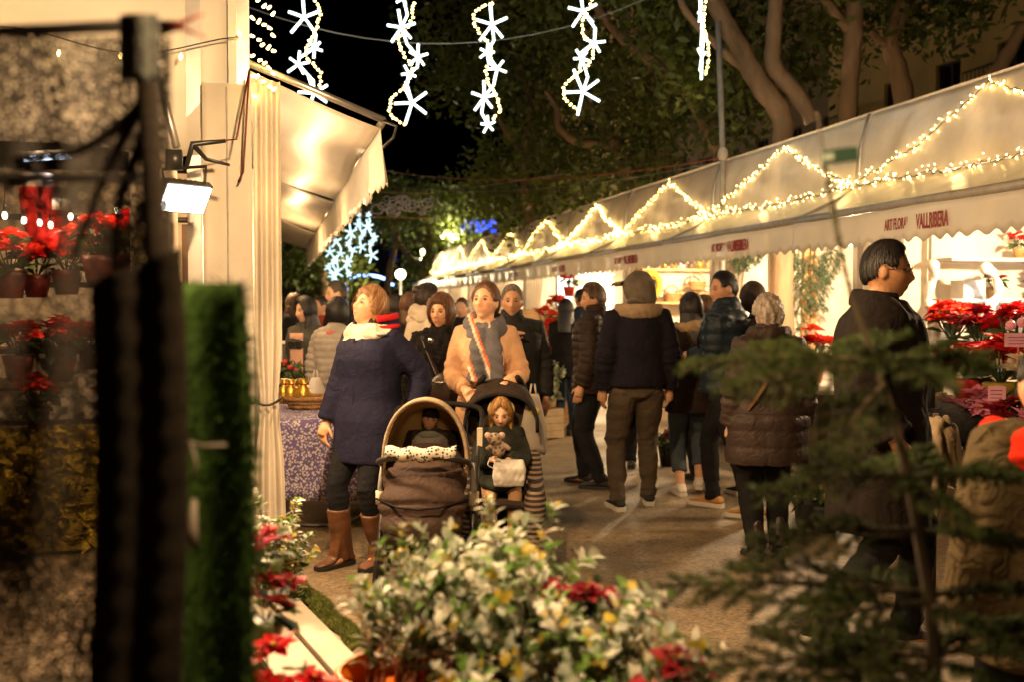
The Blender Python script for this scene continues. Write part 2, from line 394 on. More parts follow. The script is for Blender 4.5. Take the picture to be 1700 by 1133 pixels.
# ceiling lamps inside the bays
def pendant(loc, label, energy, col=(1, .63, .31), group='lamps hanging inside the right tents'):
    t = thing('pendant_lamp', label, 'lamp', loc, group=group)
    m = MB(); m.tube([(0, 0, .5), (0, 0, .06)], .004, 5); m.build('cable', WIRE, t)
    m = MB(); m.tube([(0, 0, .07), (0, 0, .0)], [.018, .018], 8); m.build('socket', BLACKM, t)
    m = MB(); m.ell((0, 0, -.045), (.032, .032, .045), 10, 7); m.build('bulb', GLOBE, t)
    lamp(t, (0, 0, -.12), energy, col, .05); return t
EN = [170, 160, 160, 140, 120, 110, 100, 90, 90]
for i, y in enumerate(SEAMS): pendant((X0 + (.9 if i else 1.1), y + 1.5, 2.28), ['bulb hanging over the poinsettia display', 'bulb hanging in the bay with fir branches', 'bulb hanging in the bay of basket shelves', 'bulb hanging in the bay with the bulb curtain',
             'bulb hanging in the fifth right tent bay', 'bulb hanging in the sixth right tent bay', 'bulb hanging in the third last right bay', 'bulb hanging in the second last right bay', 'bulb hanging in the last right bay'][i], EN[i]*1.25, (1, .70, .40))

# thin poles behind the tents and the cable tied across
for px, yb, yt, d, lab in ((1200, 255, 35, 11.5, 'tall thin grey pole rising behind the second right tent'), (925, 360, 268, 19, 'short thin grey pole rising behind the far right tents')):
    p = atd(px, yb, d); q = atd(px - (8 if px > 1000 else 8), yt, d); m = MB()
    t = thing('pole', lab, 'pole', (p.x, p.y, 0)); m.tube([(0, 0, 0), (0, 0, p.z), (q.x-p.x, q.y-p.y, q.z)], .035, 8); m.build('shaft', GREYP, t)
    m = MB(); m.ell((0, 0, p.z), (.06, .06, .09)); m.build('lashing', CURT, t)
def wirething(pts, r, m, label):
    p = [Vector(q) for q in pts]; c = MB(); path = []
    a, b = p[0], p[1]; sag = p[2].x if len(p) > 2 else .1
    for k in range(17): u = k/16; q = a.lerp(b, u); q.z -= sag*4*u*(1-u); path.append(q)
    c.tube(path, r, 5); o = c.build('cable', m); tag(o, label, 'cable'); return o
wirething([atd(1195, 262, 11.5), atd(600, 275, 18), (.25, 0, 0)], .008, mat('red_cord', (.25, .05, .03), .6), 'reddish cord slung from the pole across the street')
wirething([atd(360, -10, 10), atd(1120, -25, 10.5), (.55, 0, 0)], .006, WIREG, 'thin steel cable sagging behind the star garlands')
wirething([atd(600, 300, 22), atd(1185, 270, 13), (.3, 0, 0)], .007, WIREG, 'thin dark cable crossing below the trees')

# ------------------------------------------------------------------ left hand tent
LX, LY = -.16, 6.02
lt = thing('market_tent', 'large white tent with lit awnings on the left side', 'market tent', (LX, LY, 0))
m = MB(); m.box((-.06, -.05, 0), (.05, .06, 3.9)); m.build('post', ALU, lt, smooth=False)
m = MB(); m.box((-.065, -.075, 0), (-.02, -.052, 3.4)); m.build('trim_strip', PVC, lt, smooth=False)
m = MB(); m.box((-.30, -.02, 0), (-.22, .05, 3.4)); m.build('post', ALU, lt, smooth=False)
m = MB(); m.sheet(lambda u, v: (-.07 - 4.2*u, -.03 + .02*math.sin(7*u + 3*v), 2.46 - .06*math.sin(min(1, u*6)*PI)*(1-v) + 1.6*v), 30, 8); m.build('end_panel', PVC, lt)
# rolled and tied end curtains
def pleat(x0, w, z0, z1, y, n, amp, t, name, mm, tie=None):
    def fn(u, v):
        z = z0 + (z1-z0)*v; k = 1.0
        if tie: k = 1 - tie[1]*math.exp(-((z - tie[0])/tie[2])**2)
        sp = 1 + .25*max(0, (1.0 - z))
        return (x0 + w*(u-.5)*k*sp + .5*w, y + amp*math.sin(u*n*2*PI + .5*math.sin(3*v))*k, z)
    q = MB(); q.sheet(fn, 70, 18, .003); return q.build(name, mm, t)
pleat(.07, .15, .02, 2.86, -.02, 2.5, .022, lt, 'curtain', CURT, (.98, .35, .22))
m = MB(); m.sheet(lambda u, v: (-.21 + .27*u, -.085 + .006*math.sin(9*u), .02 + 2.8*v), 10, 6, .004); m.build('corner_panel', CURT, lt)
m = MB(); m.tube([(-.075, -.09, .02), (-.075, -.09, 2.8)], .006, 5); m.build('panel_seam', GREYP, lt)
pleat(-.62, .26, .1, 2.5, .05, 3, .03, lt, 'curtain', CURT)
m = MB(); m.tube([(.13 + .085*math.cos(a), -.02 + .05*math.sin(a), .99 + .02*math.cos(2*a)) for a in np.linspace(0, 2*PI, 15)[:-1]], .008, 5, close=True); m.tube([(-.12, -.10, .985), (.0, -.11, 1.0), (.06, -.08, .985)], .006, 5); m.build('tie_cord', BLACKM, lt)
m = MB(); m.sheet(lambda u, v: (-.07 + .02*math.sin(9*u), .08 + 13*u, 2.95 + .9*v), 20, 4); m.sheet(lambda u, v: (-.07 - 4.2*v, .0 + 13*u, 3.85 + .6*math.sin(v*PI)), 4, 6); m.build('roof', PVC, lt)
for k in range(3):
    y0 = .02 + k*4.4; L = 4.3
    def aw(u, v): return (-.04 + .84*v, y0 + L*u, 2.96 - .33*v - .03*math.sin(PI*v) + .014*math.sin(11*u + 4*v))
    m = MB(); m.sheet(aw, 40, 10); a = m.build('awning', PVC, lt)
    def vl(u, v):
        tooth = abs(((u*36) % 1) - .5)*2
        return (.805 + .03*v + .022*math.sin(u*30)*v + .012*math.sin(u*71)*v, y0 + L*u, 2.63 - v*(.315 + .03*tooth))
    m = MB(); m.sheet(vl, 217, 6, .003); m.build('valance', PVC, a)
    m = MB(); m.tube([(-.02, y0 - .02, 2.985), (.40, y0 - .02, 2.83), (.83, y0 - .02, 2.665)], .022, 6); m.build('awning_arm', ALU, lt)
    m = MB(); m.tube([(.82, y0 - .03, 2.66), (.82, y0 + L + .03, 2.66)], .024, 8); m.build('front_bar', ALU, lt)
    if k: m = MB(); m.box((-.05, y0 - .03, 0), (.03, y0 + .03, 3.0)); m.build('post', ALU, lt, smooth=False)
m = MB(); m.tube([(.82, -.02, 2.66), (.90, -.03, 2.63), (.88, -.03, 2.56), (.82, -.03, 2.50)], .010, 5); m.build('hook', BLACKM, lt)
# side wall beyond the counter, closing the tent on the street side up to the lamp
m = MB(); m.sheet(lambda u, v: (-.02 + .02*math.sin(30*u), 5.0 + 8*u, .0 + 2.9*v), 60, 4); m.build('side_curtain', CURT, lt)
# back wall of the stall seen through the net
m = MB(); m.sheet(lambda u, v: (-.3 - 4*u, 3.2 + .02*math.sin(20*u), .02 + 2.7*v), 30, 4); m.build('back_wall', mat('cream_sheet', (.55, .45, .32), .8, var=.1), lt)
GL = (LX, LY)
def under_lamp(x, y, z, e, label):
    t = thing('work_lamp', label, 'lamp', (x, y, z), group='lamps under the left awning')
    m = MB(); m.tube([(0, 0, .16), (0, 0, .05)], .012, 6); m.build('stem', BLACKM, t)
    m = MB(); m.tube([(0, 0, .06), (0, 0, .02)], [.03, .05], 10); m.build('socket', BLACKM, t)
    m = MB(); m.ell((0, 0, -.02), (.045, .045, .055)); m.build('bulb', GLOBE, t)
    lamp(t, (0, 0, -.12), e, WARM, .06); return t
under_lamp(.0, 6.36, 2.34, 20, 'bright bulb under the near corner of the left awning')
under_lamp(.04, 9.3, 2.3, 30, 'bulb under the middle of the left awning')
under_lamp(.06, 13.5, 2.3, 50, 'bulb under the farther left awning')
pendant((-1.3, 6.75, 2.95), 'bulb high inside the left tent behind its end panel', 130, group='bulbs hanging in the left stall')
# string of bulbs across the tent's end panel
t = thing('string_light', 'sparse string of warm bulbs across the left tent end', 'string lights', (LX, LY - .12, 2.9))
m = MB(); path = [(-4.2 + 4.2*k/40, -.02, .02 + .10*k/40 + .06*math.sin(k*.5)) for k in range(41)]; m.tube(path, .004, 4); m.build('wire', WIRE, t)
for k in range(1, 41, 3):
    m = MB(); p = path[k]; q = rng.uniform(-.03, .08); m.tube([(p[0], -.03, p[2] - q), (p[0], -.04, p[2] - q - .02), (p[0], -.05, p[2] - q - .035)], [.006, .011, .005], 6); m.build('bulb', BULB, t)
m = MB()
for k in range(26): c = Vector((.06 + .02*rng.random() + .045*(k % 5)*.6, .05 + rng.uniform(-.05, .05), .42 - k*.022)); m.tube([c, c + Vector((.015, -.02, rng.uniform(-.02, .02)))], [.009, .006], 5)
m.build('bulb_cluster', BULB, t, kind='stuff')
# clamp floodlight
fp = atd(308, 330, 5.15)
fl = thing('floodlight', 'black clamp floodlight with glowing white panel on the left tent', 'floodlight', fp)
fdir = Vector((.48, -.66, -.58)).normalized()
Mf = fdir.to_track_quat('Z', 'Y').to_matrix().to_4x4()
hd = link('head', None, fl); hd.matrix_basis = Mf
m = MB(); m.box((-.135, -.085, -.05), (.135, .085, -.004)); m.box((-.11, -.065, -.085), (.11, .065, -.05))
for k in range(7): m.box((-.10 + k*.031, -.06, -.105), (-.088 + k*.031, .06, -.085))
hm = MB(); hm.v = [tuple(Mf @ Vector(p)) for p in m.v]; hm.f = m.f; hm.mi = m.mi; bpy.data.objects.remove(hd)
hm.build('housing', BLACKM, fl, smooth=False)
m = MB(); m.box((-.125, -.075, -.003), (.125, .075, .004)); m.v = [tuple(Mf @ Vector(p)) for p in m.v]; m.build('glow_panel', emitter('led_panel', (1, .93, .80), 16), fl, smooth=False)
ad = bpy.data.lights.new('flood', 'AREA'); ad.shape = 'RECTANGLE'; ad.size = .25; ad.size_y = .15; ad.energy = 55; ad.color = (1, .64, .33); ad.spread = R(165)
ao = bpy.data.objects.new('flood', ad); COL.objects.link(ao); ao.parent = fl; ao.location = fdir*.02; ao.rotation_euler = fdir.to_track_quat('-Z', 'Y').to_euler()
m = MB(); m.tube([(-.10, .06, .02), (-.12, .08, .16), (.10, .06, .18), (.09, .04, .04)], .010, 6); m.build('bracket', BLACKM, fl)
m = MB(); m.tube([(0, .07, .17), (.03, .10, .30), (.20, .08, .32)], [.012, .018, .010], 6); m.tube([(.03, .10, .30), (.10, .08, .22), (.22, .06, .19)], [.016, .012, .008], 6); m.box((-.10, .04, .16), (-.02, .12, .26)); m.build('clamp', BLACKM, fl)
m = MB(); m.tube([(.03, .10, .30), (.25, .2, .35), (.32, .3, .75), (.28, .4, .2), (.25, .45, .15)], .006, 5); m.build('cable', mat('red_cable', (.16, .03, .02), .5), fl)
m = MB(); m.tube([(-.05, .10, .28), (-.16, .22, .72)], .022, 6); m.build('mounting_bar', ALU, fl)

# ------------------------------------------------------------------ star garlands hung over the street
def star(mb, c, r, a0, tr, fl=1, seed=0):
    g = random.Random(seed)
    for k in range(5):
        a = a0 + k*2*PI/5 + g.uniform(-.12, .12); rr = r*(1 if k % 2 else .82); d = Vector((math.cos(a), .06*math.sin(3*a), math.sin(a)))
        mb.tube([c, c + d*rr*.55, c + d*rr], [tr*.9, tr, tr], 6)
GT = {  # nodes in a garland: x, z (metres, hanging down), radius, angle
 'a': ([(0, 0, .20, .3), (.10, -.30, .10, .9), (-.06, -.46, .13, .1), (.09, -.74, .19, .6)], [(.03, .3), (.16, .05), (.09, -.2), (.02, -.38), (.16, -.55), (.13, -.74)]),
 'b': ([(.0, .28, .08, 0), (-.02, 0, .17, .4), (.14, -.28, .12, .2), (.05, -.44, .09, .8), (.08, -.72, .21, .7)], [(.10, .22), (.08, .05), (-.04, -.12), (.0, -.26), (.08, -.40), (.02, -.56), (-.12, -.70), (-.12, -.84), (.03, -.95)]),
 'c': ([(0, 0, .20, .35), (-.05, -.27, .09, .1), (.05, -.43, .12, .8), (-.08, -.71, .16, .3), (-.04, -.98, .09, .5)], [(0, .2), (-.16, .12), (-.16, -.03), (-.07, -.15), (.0, -.27), (-.06, -.50), (.03, -.70), (.08, -.83), (-.01, -.95)]),
 'd': ([(0, 0, .18, .4), (.11, -.30, .13, .2), (-.01, -.45, .10, .8), (.0, -.77, .23, .7)], [(.1, .15), (.0, -.10), (.0, -.22), (.10, -.36), (.06, -.50), (-.16, -.70), (-.17, -.84), (-.02, -.96)])}
def garland(p, key, sc, label, rz=0, tr=.0135, near=True):
    t = thing('star_garland', label, 'light decoration', p, rz, group='star garlands hung over the street' if near else 'star garlands far down the street')
    nodes, cur = GT[key]; prev = None; TM = BULBW if near else emitter('far_star_tube', (.62, .95, 1), 1.5)
    nodes = [(x*sc, z*sc, r*sc, a) for x, z, r, a in nodes]
    for k, (x, z, r, a) in enumerate(nodes):
        m = MB(); star(m, Vector((x, 0, z)), r, a, tr*(.9 if r < .14*sc else 1), seed=k); m.build('star', TM, t)
        if prev:
            px, pz = prev; m = MB(); kx = (px + x)/2 + (.05*sc if k % 2 else -.05*sc); m.tube([(px, 0, pz), (kx + (x-px)*.15, .0, (pz+z)/2 - .02*sc), (x, 0, z)], tr*.9, 6); m.build('link', TM, t)
        prev = (x, z)
    if near:
        c = [Vector((x*sc, -.03, z*sc)) for x, z in cur]; m = MB(); w = MB(); path = []
        for i in range(len(c)-1):
            q0, q1, q2, q3 = c[max(i-1, 0)], c[i], c[i+1], c[min(i+2, len(c)-1)]
            n = max(3, int((q2-q1).length/.034))
            for k in range(n):
                u = k/n; path.append(.5*((2*q1) + (q2-q0)*u + (2*q0-5*q1+4*q2-q3)*u*u + (3*q1-q0-3*q2+q3)*u**3))
        w.tube(path, .006, 5); w.build('bulb_wire', WIRE, t)
        for q in path: d = Vector((rng.uniform(-1, 1), -.3, rng.uniform(-.6, .6))).normalized()*.02; m.tube([q, q + d], [.012, .009], 5)
        m.build('bulbs', BULBY, t, kind='stuff')
    top = max(nodes, key=lambda q: q[1]); m = MB(); m.tube([(top[0], 0, top[1]), (top[0], 0, top[1] + 1.6)], .005, 4); m.build('hanger', WIREG, t)
    if near:
        for z in (-.1, -.7): lamp(t, (.0, -.12, z*sc), 3.0, (.9, 1, .92), .12, 'star_glow')
    return t
DS = 9.6
for px, py, key, sc, lab in ((505, 28, 'a', .98, 'star light garland farthest left, half behind the awning'), (670, 45, 'b', 1.0, 'star light garland second from the left over the street'), (817, 40, 'c', .98, 'star light garland in the middle over the street'),
                             (968, 18, 'd', 1.0, 'star light garland second from the right, in front of branches')):
    garland(atd(px, py, DS), key, sc, lab, -YAW)
garland(atd(1166, -40, DS), 'd', 1.0, 'star light garland farthest right, seen edge on', R(75))
k = 0
for px, py, d, sc in ((612, 375, 20, .95), (582, 385, 22, 1.1), (558, 400, 25, 1.2), (548, 418, 28, 1.1), (500, 445, 34, 1.0), (596, 372, 27, 1.0)):
    garland(atd(px, py, d), 'bcdacb'[k], sc*.85, ['far star garland just right of the left awning edge', 'far star garland second in the cluster by the awning', 'tallest far star garland in the cluster by the awning', 'far star garland at the left of the cluster', 'farthest star garland low by the left stalls', 'far star garland behind the others near the ornament frame'][k], -.2, .014, False); k += 1

# ------------------------------------------------------------------ far ornaments, lamps and buildings
t = thing('hanging_ornament', 'unlit rectangular ornament frame of silver swirls over the street', 'light decoration', atd(655, 340, 16))
w, h = .62, .2; m = MB(); m.tube([(-w, 0, -h), (w, 0, -h), (w*1.02, 0, h), (-w, 0, h)], .012, 5, close=True); m.tube([(-.2, 0, -h), (-.2, 0, h)], .008, 5); m.build('frame', mat('gilt', (.35, .25, .12), .4, metal=.6), t)
m = MB(); sv = mat('silver_foil', (.55, .55, .62), .3, metal=.8, var=.2, vs=25)
for k in range(26):
    c = Vector((-.35 + .92*rng.random()**.8, rng.uniform(-.03, .03), -.12 + .24*rng.random())); r = rng.uniform(.03, .075)
    m.tube([c + Vector((math.cos(a)*r*1.3, .01*math.sin(3*a), math.sin(a)*r)) for a in np.linspace(0, 2*PI, 13)[:-1]], .012, 5, close=True)
m.build('swirls', sv, t, kind='stuff')
m = MB(); m.tube([(-w, 0, h), (-w - 3, 0, h + .6)], .006, 4); m.tube([(w, 0, h), (w + 4, 0, h + .7)], .006, 4); m.build('guy_wire', WIREG, t)
lamp(thing('street_lamp', 'small lit lamp hanging beyond the silver ornament frame', 'lamp', atd(655, 470, 17)), (0, 0, 0), 0.01)
bpy.data.objects.remove(bpy.data.objects['street_lamp'])
def arch():
    c = atd(610, 470, 45); t = thing('neon_arch', 'blue glowing neon arch far down the street', 'light decoration', (c.x, c.y, 0))
    bl = emitter('blue_neon', (.16, .30, 1), 9); m = MB(); z = c.z; w = .95
    m.tube([(-w*1.25, 0, z - .05)] + [(w*math.cos(PI - a), 0, z + .36*math.sin(a)) for a in np.linspace(0, PI, 14)] + [(w*1.25, 0, z - .05)], .06, 6); m.build('neon_tube', bl, t)
    for s in (-1, 1): m = MB(); m.tube([(s*w, 0, 0), (s*w, 0, z)], .09, 8); m.build('arch_post', GREYP, t)
    lamp(t, (0, -.6, z), 120, (.2, .35, 1), .4, 'neon_glow')
arch()
def globe_lamp(px, py, d, r, heads, label, e):
    c = atd(px, py, d); t = thing('street_lamp', label, 'street lamp', (c.x, c.y, 0), group='lit street lamps far down the street')
    m = MB(); m.tube([(0, 0, 0), (0, 0, .9), (0, 0, c.z - r)], [.11, .06, .045], 10); m.build('pole', BLACKM, t)
    for k, (hx, hz) in enumerate(heads):
        m = MB(); m.ell((hx, 0, c.z + hz), (r, r, r)); m.build('globe', emitter('globe_%d' % (px % 7), (1, .92, .45) if px != 665 else (1, .85, .6), 10), t)
        m = MB(); m.tube([(0, 0, c.z - r*2), (hx, 0, c.z + hz - r)], .03, 6); m.build('arm', BLACKM, t)
    lamp(t, (0, -.5, c.z), e, (1, .8, .45), .3, 'globe_glow'); return t
globe_lamp(665, 455, 30, .15, [(0, 0)], 'round white street lamp beside the blue arch', 300)
globe_lamp(745, 391, 42, .14, [(-.22, -.0), (.12, .02), (.30, -.02)], 'street lamp with three globes above the far tents', 500)
globe_lamp(702, 428, 48, .15, [(0, 0), (.04, .30)], 'street lamp with two stacked globes by the far tents', 500)

# buildings: walls with real openings, each window a part
def building(name, label, x0, y0, y1, h, wallm, win, floors, nwin, z0=3.4, fh=3.1, ww=1.0, wh=1.55, face='x', depth=8):
    t = thing(name, label, 'building', (x0, y0, 0)); L = y1 - y0
    def put(m, nm, mm, par=t):
        if face == 'y': m.v = [(v[1], v[0], v[2]) for v in m.v]; m.f = [f[::-1] for f in m.f]
        return m.build(nm, mm, par, smooth=False)
    m = MB(); cw = L/nwin
    m.box((0, 0, 0), (.3, L, z0))
    for f in range(floors):
        zb = z0 + f*fh; m.box((0, 0, zb + wh), (.3, L, zb + fh))
        for k in range(nwin):
            c = (k+.5)*cw; m.box((0, k*cw, zb), (.3, c - ww/2, zb + wh)); m.box((0, c + ww/2, zb), (.3, (k+1)*cw, zb + wh))
    m.box((.3, 0, 0), (depth, .3, h)); m.box((.3, L - .3, 0), (depth, L, h)); m.box((.3, .3, h - .2), (depth, L - .3, h))
    put(m, 'wall', wallm)
    m = MB(); m.box((-.25, -.1, z0 + floors*fh), (.32, L + .1, z0 + floors*fh + .3)); put(m, 'cornice', wallm)
    fm = mat('dark_shutter', (.05, .035, .02), .6); gm = mat('night_glass', (.02, .02, .022), .08, spec=.8)
    for f in range(floors):
        zb = z0 + f*fh
        for k in range(nwin):
            c = (k+.5)*cw
            m = MB(); m.box((.12, c - ww/2, zb), (.18, c - ww/2 + .07, zb + wh)); m.box((.12, c + ww/2 - .07, zb), (.18, c + ww/2, zb + wh)); m.box((.12, c - .03, zb + .05), (.18, c + .03, zb + wh)); m.box((.12, c - ww/2 + .07, zb + wh - .07), (.18, c + ww/2 - .07, zb + wh)); m.box((.12, c - ww/2 + .07, zb), (.18, c + ww/2 - .07, zb + .06))
            w = put(m, 'window', fm); m = MB(); m.box((.145, c - ww/2 + .03, zb + .02), (.155, c + ww/2 - .03, zb + wh - .02)); put(m, 'pane', gm, w)
            m = MB(); m.box((-.08, c - ww/2 - .08, zb - .1), (.1, c + ww/2 + .08, zb - .003)); put(m, 'sill', wallm, w)
            if (f + k) % 3 == 0:
                m = MB(); m.box((-.7, c - .9, zb - .16), (-.003, c + .9, zb - .06)); bal = put(m, 'balcony', wallm); m = MB()
                for q in range(13): m.box((-.68, c - .88 + q*.146, zb - .06), (-.66, c - .86 + q*.146, zb + .85))
                m.box((-.69, c - .9, zb + .85), (-.65, c + .9, zb + .89)); put(m, 'railing', BLACKM, bal)
    return t
OCH = mat('ochre_render', (.72, .52, .22), .85, var=.15, vs=.8, bump=.2, bs=30)
BRN = mat('brown_render', (.26, .18, .11), .85, var=.15, vs=.8, bump=.2, bs=30)
GRB = mat('grey_render', (.16, .14, .13), .85, var=.15, vs=.8)
building('apartment_building', 'ochre apartment building with dark windows at upper right', 17.5, 15, 29, 19, OCH, 0, 5, 6)
building('apartment_building', 'brown apartment building with balconies behind the middle trees', 18.5, 29.2, 44, 18, BRN, 0, 5, 6)
building('apartment_building', 'pale ochre building glimpsed behind the star garland and branches', 16.5, 44.3, 62, 17, OCH, 0, 4, 7)
building('apartment_building', 'dark grey block closing the far end of the street', -14, 118, 142, 20, GRB, 0, 5, 9, face='x') if False else None
e = building('apartment_building', 'dark block closing the far end of the street', -16, 112, 146, 16, GRB, 0, 4, 11, face='y')
e.location = (-16, 112, 0)
c = atd(803, 385, 84); t = thing('glowing_tower', 'squat tower with a self-glowing blue drum above the far tents', 'building', (c.x, c.y, 0))
m = MB(); m.box((-1.6, 0, 0), (1.6, 4, c.z)); m.build('wall', GRB, t, smooth=False)
m = MB(); m.tube([(0, 2, c.z), (0, 2, c.z + 1.0), (0, 2, c.z + 1.2)], [1.5, 1.5, 1.2], 16); m.build('drum', emitter('blue_glow', (.03, .08, 1), 1.6), t)  # drum emits blue itself, in place of floodlight falling on it

# ------------------------------------------------------------------ trees behind the tents
BARK = mat('bark', (.27, .18, .105), .85, var=.35, vs=4, bump=.5, bs=18, bdist=.03, stretch=(1, 1, .3))
LEAF = mat('tree_leaf', (.10, .135, .026), .55, var=.55, vs=1.2, transl=.3)
def bez(pts, n):
    P = [Vector(p) for p in pts]; out = []
    for i in range(len(P)-1):
        q0, q1, q2, q3 = P[max(i-1, 0)], P[i], P[i+1], P[min(i+2, len(P)-1)]
        for k in range(n): u = k/n; out.append(.5*((2*q1) + (q2-q0)*u + (2*q0-5*q1+4*q2-q3)*u*u + (3*q1-q0-3*q2+q3)*u**3))
    return out + [P[-1]]
def leaves_np(n, centers, spread, size, seed, squash=.8):
    g = np.random.RandomState(seed); c = np.array(centers)[g.randint(0, len(centers), n)]
    r = g.normal(size=(n, 3)); r /= np.linalg.norm(r, axis=1)[:, None]; r *= (spread*g.rand(n)**.5)[:, None]; r[:, 2] *= squash
    p = c + r; a = g.normal(size=(n, 3)); a /= np.linalg.norm(a, axis=1)[:, None]; b = np.cross(a, g.normal(size=(n, 3))); b /= np.linalg.norm(b, axis=1)[:, None]
    s = size*(.6 + .8*g.rand(n))[:, None]
    v = np.stack([p - a*s, p + b*s*.42, p + a*s, p - b*s*.42], 1).reshape(-1, 3); return v
def quads(name, v, m, parent=None, **kw):
    n = len(v)//4; me = bpy.data.meshes.new(name); me.vertices.add(len(v)); me.vertices.foreach_set('co', v.astype(np.float32).ravel())
    me.loops.add(n*4); me.loops.foreach_set('vertex_index', np.arange(n*4, dtype=np.int32)); me.polygons.add(n)
    me.polygons.foreach_set('loop_start', np.arange(0, n*4, 4, dtype=np.int32)); me.polygons.foreach_set('loop_total', np.full(n, 4, np.int32)); me.update(); me.materials.append(m)
    return link(name, me, parent, **kw)
tag(quads('fallen_leaves', LIT_V, LITTER, kind='stuff'), 'scattered small dead leaves on the pavement', 'leaves')
def tree(label, d, trunk, limbs, crown, seed, nl=5000, spread=1.1, lsize=.075):
    """trunk / limbs: lists of (px, py, radius) traced at depth d; the trunk is carried down to the ground"""
    p0 = atd(*trunk[0][:2], d); b = Vector((p0.x, p0.y, 0)); t = thing('tree', label, 'tree', b, group='trees behind the right tents')
    def P(q): return atd(q[0], q[1], d + (q[3] if len(q) > 3 else 0)) - b
    m = MB(); pts = [Vector((0, 0, 0)), Vector((0, 0, p0.z*.5))] + [P(q) for q in trunk]; rad = [trunk[0][2]*1.35, trunk[0][2]*1.1] + [q[2] for q in trunk]
    def tb(pts, rad):
        path = bez(pts, 5); rr = np.interp(np.linspace(0, len(rad)-1, len(path)), range(len(rad)), rad)*(1 + .07*np.sin(np.arange(len(path))*2.1)); m.tube(path, list(rr), 10)
    tb(pts, [r*.74 for r in rad])
    for L in limbs: tb([P(q) for q in L], [q[2]*.85 for q in L])
    m.build('trunk', BARK, t)
    C = [tuple(P(q)) for q in crown]
    quads('crown', leaves_np(nl, C, spread, lsize, seed), LEAF, t)
    return t
tree('thick straight tree trunk behind the nearest right tents', 12.5, [(1405, 230, .16), (1412, 120, .15), (1418, 40, .15), (1420, -60, .14)], [[(1418, 60, .08), (1370, 0, .07), (1330, -70, .05)]], [(1330, 60, 0, 1.5), (1290, 100, 0, 1.5), (1370, 110, 0, 2), (1350, 30, 0, 1), (1400, -20, 0, 0), (1460, 20, 0, 1)], 1, 1300, .75)
tree('forked tree trunk in front of the ochre building', 13.5, [(1502, 200, .19), (1492, 120, .17), (1478, 70, .15), (1496, 20, .15), (1520, -60, .13)], [[(1480, 80, .09), (1460, 68, .07), (1440, 40, .05)], [(1700, 40, .10), (1660, 110, .12), (1600, 170, .14)]], [(1540, 30, 0, 0), (1580, 40, 0, .5), (1610, 10, 0, 0), (1500, 0, 0, 1), (1640, -20, 0, 0)], 2, 900, .7)
tree('big leaning tree with curved limbs behind the second tent', 11.8, [(1300, 250, .17), (1296, 190, .17), (1262, 140, .17), (1228, 80, .16), (1195, 20, .14), (1150, -60, .12)], [[(1350, 200, .12), (1318, 150, .12), (1285, 110, .12), (1284, 60, .11), (1292, -40, .10)], [(1285, 190, .05), (1240, 120, .05), (1200, 85, .06), (1140, 20, .05), (1120, -30, .04)]],
     [(1230, 40, 0, 1), (1180, 90, 0, 1), (1240, 150, 0, 1.5), (1110, 30, 0, 1), (1140, 120, 0, 1.2), (1210, 200, 0, 2), (1080, 0, 0, 1)], 3, 2800, .75)
tree('slender tree with a long arching limb behind the far garland', 14.5, [(1215, 300, .13), (1180, 225, .13), (1163, 190, .12), (1130, 140, .11), (1080, 100, .11), (1040, 70, .10), (1000, 25, .09), (960, -40, .07)], [[(1155, 185, .05), (1158, 120, .045), (1162, 60, .04)], [(1040, 70, .06), (1040, 10, .05), (1045, -40, .05)]],
     [(1000, 90, 0, 1), (1050, 150, 0, 1), (1100, 190, 0, 2), (950, 50, 0, 1), (1110, 60, 0, 2), (1020, 190, 0, 2), (900, 20, 0, .5)], 4, 3000, .95)
tree('tree with forked trunk rising over the middle tents', 17, [(1055, 320, .17), (1045, 290, .17), (1020, 240, .16), (1000, 205, .14), (990, 180, .12)], [[(1000, 205, .09), (1012, 170, .08), (1022, 130, .07), (1030, 60, .05)], [(990, 190, .08), (965, 160, .07), (950, 120, .05)], [(1015, 240, .09), (960, 235, .09), (928, 210, .08), (925, 180, .06), (905, 150, .04)]],
     [(960, 270, 0, 1), (1000, 290, 0, 0), (930, 250, 0, 1), (1060, 240, 0, 1), (900, 210, 0, 2), (970, 120, 0, 1), (1020, 150, 0, 1), (880, 130, 0, 1), (980, 320, 0, .5), (1080, 290, 0, -.5)], 5, 4600, 1.1)
tree('leafy tree filling the sky above the middle garland', 21, [(880, 420, .2), (875, 330, .18), (870, 260, .15), (880, 180, .12), (860, 100, .10)], [[(870, 260, .08), (830, 200, .07), (800, 120, .05)], [(878, 190, .08), (920, 120, .06), (940, 60, .05)]],
     [(860, 60, 0, 0), (800, 30, 0, 0), (740, 20, 0, 0), (900, 110, 0, 1), (840, 150, 0, 1), (790, 100, 0, 1), (870, 240, 0, 1), (830, 300, 0, 2), (900, 300, 0, 1), (760, 130, 0, 2), (850, 340, 0, 0), (930, 0, 0, 1)], 6, 7600, 1.35, .09)
tree('far bare tree against the glow at the street end', 40, [(712, 500, .3), (700, 450, .26), (715, 410, .2), (708, 370, .16)], [[(712, 420, .14), (690, 380, .10), (672, 340, .06)], [(700, 450, .16), (660, 400, .12), (640, 360, .07)], [(640, 500, .2), (648, 440, .16), (660, 390, .1), (650, 350, .06)]],
     [(700, 360, 0, 0), (660, 350, 0, 0), (740, 350, 0, 1), (620, 340, 0, 1), (790, 350, 0, 2), (730, 470, 0, 0), (725, 450, 0, 0)], 7, 6000, 2.0, .12)
tree('dark leafy tree over the far end of the left stalls', 30, [(540, 500, .25), (535, 460, .22), (528, 420, .2)], [[(535, 450, .12), (505, 420, .09), (490, 390, .06)]],
     [(520, 440, 0, 0), (490, 430, 0, 0), (545, 420, 0, 1), (560, 460, 0, 1), (505, 470, 0, 1)], 8, 5000, 1.3, .10)
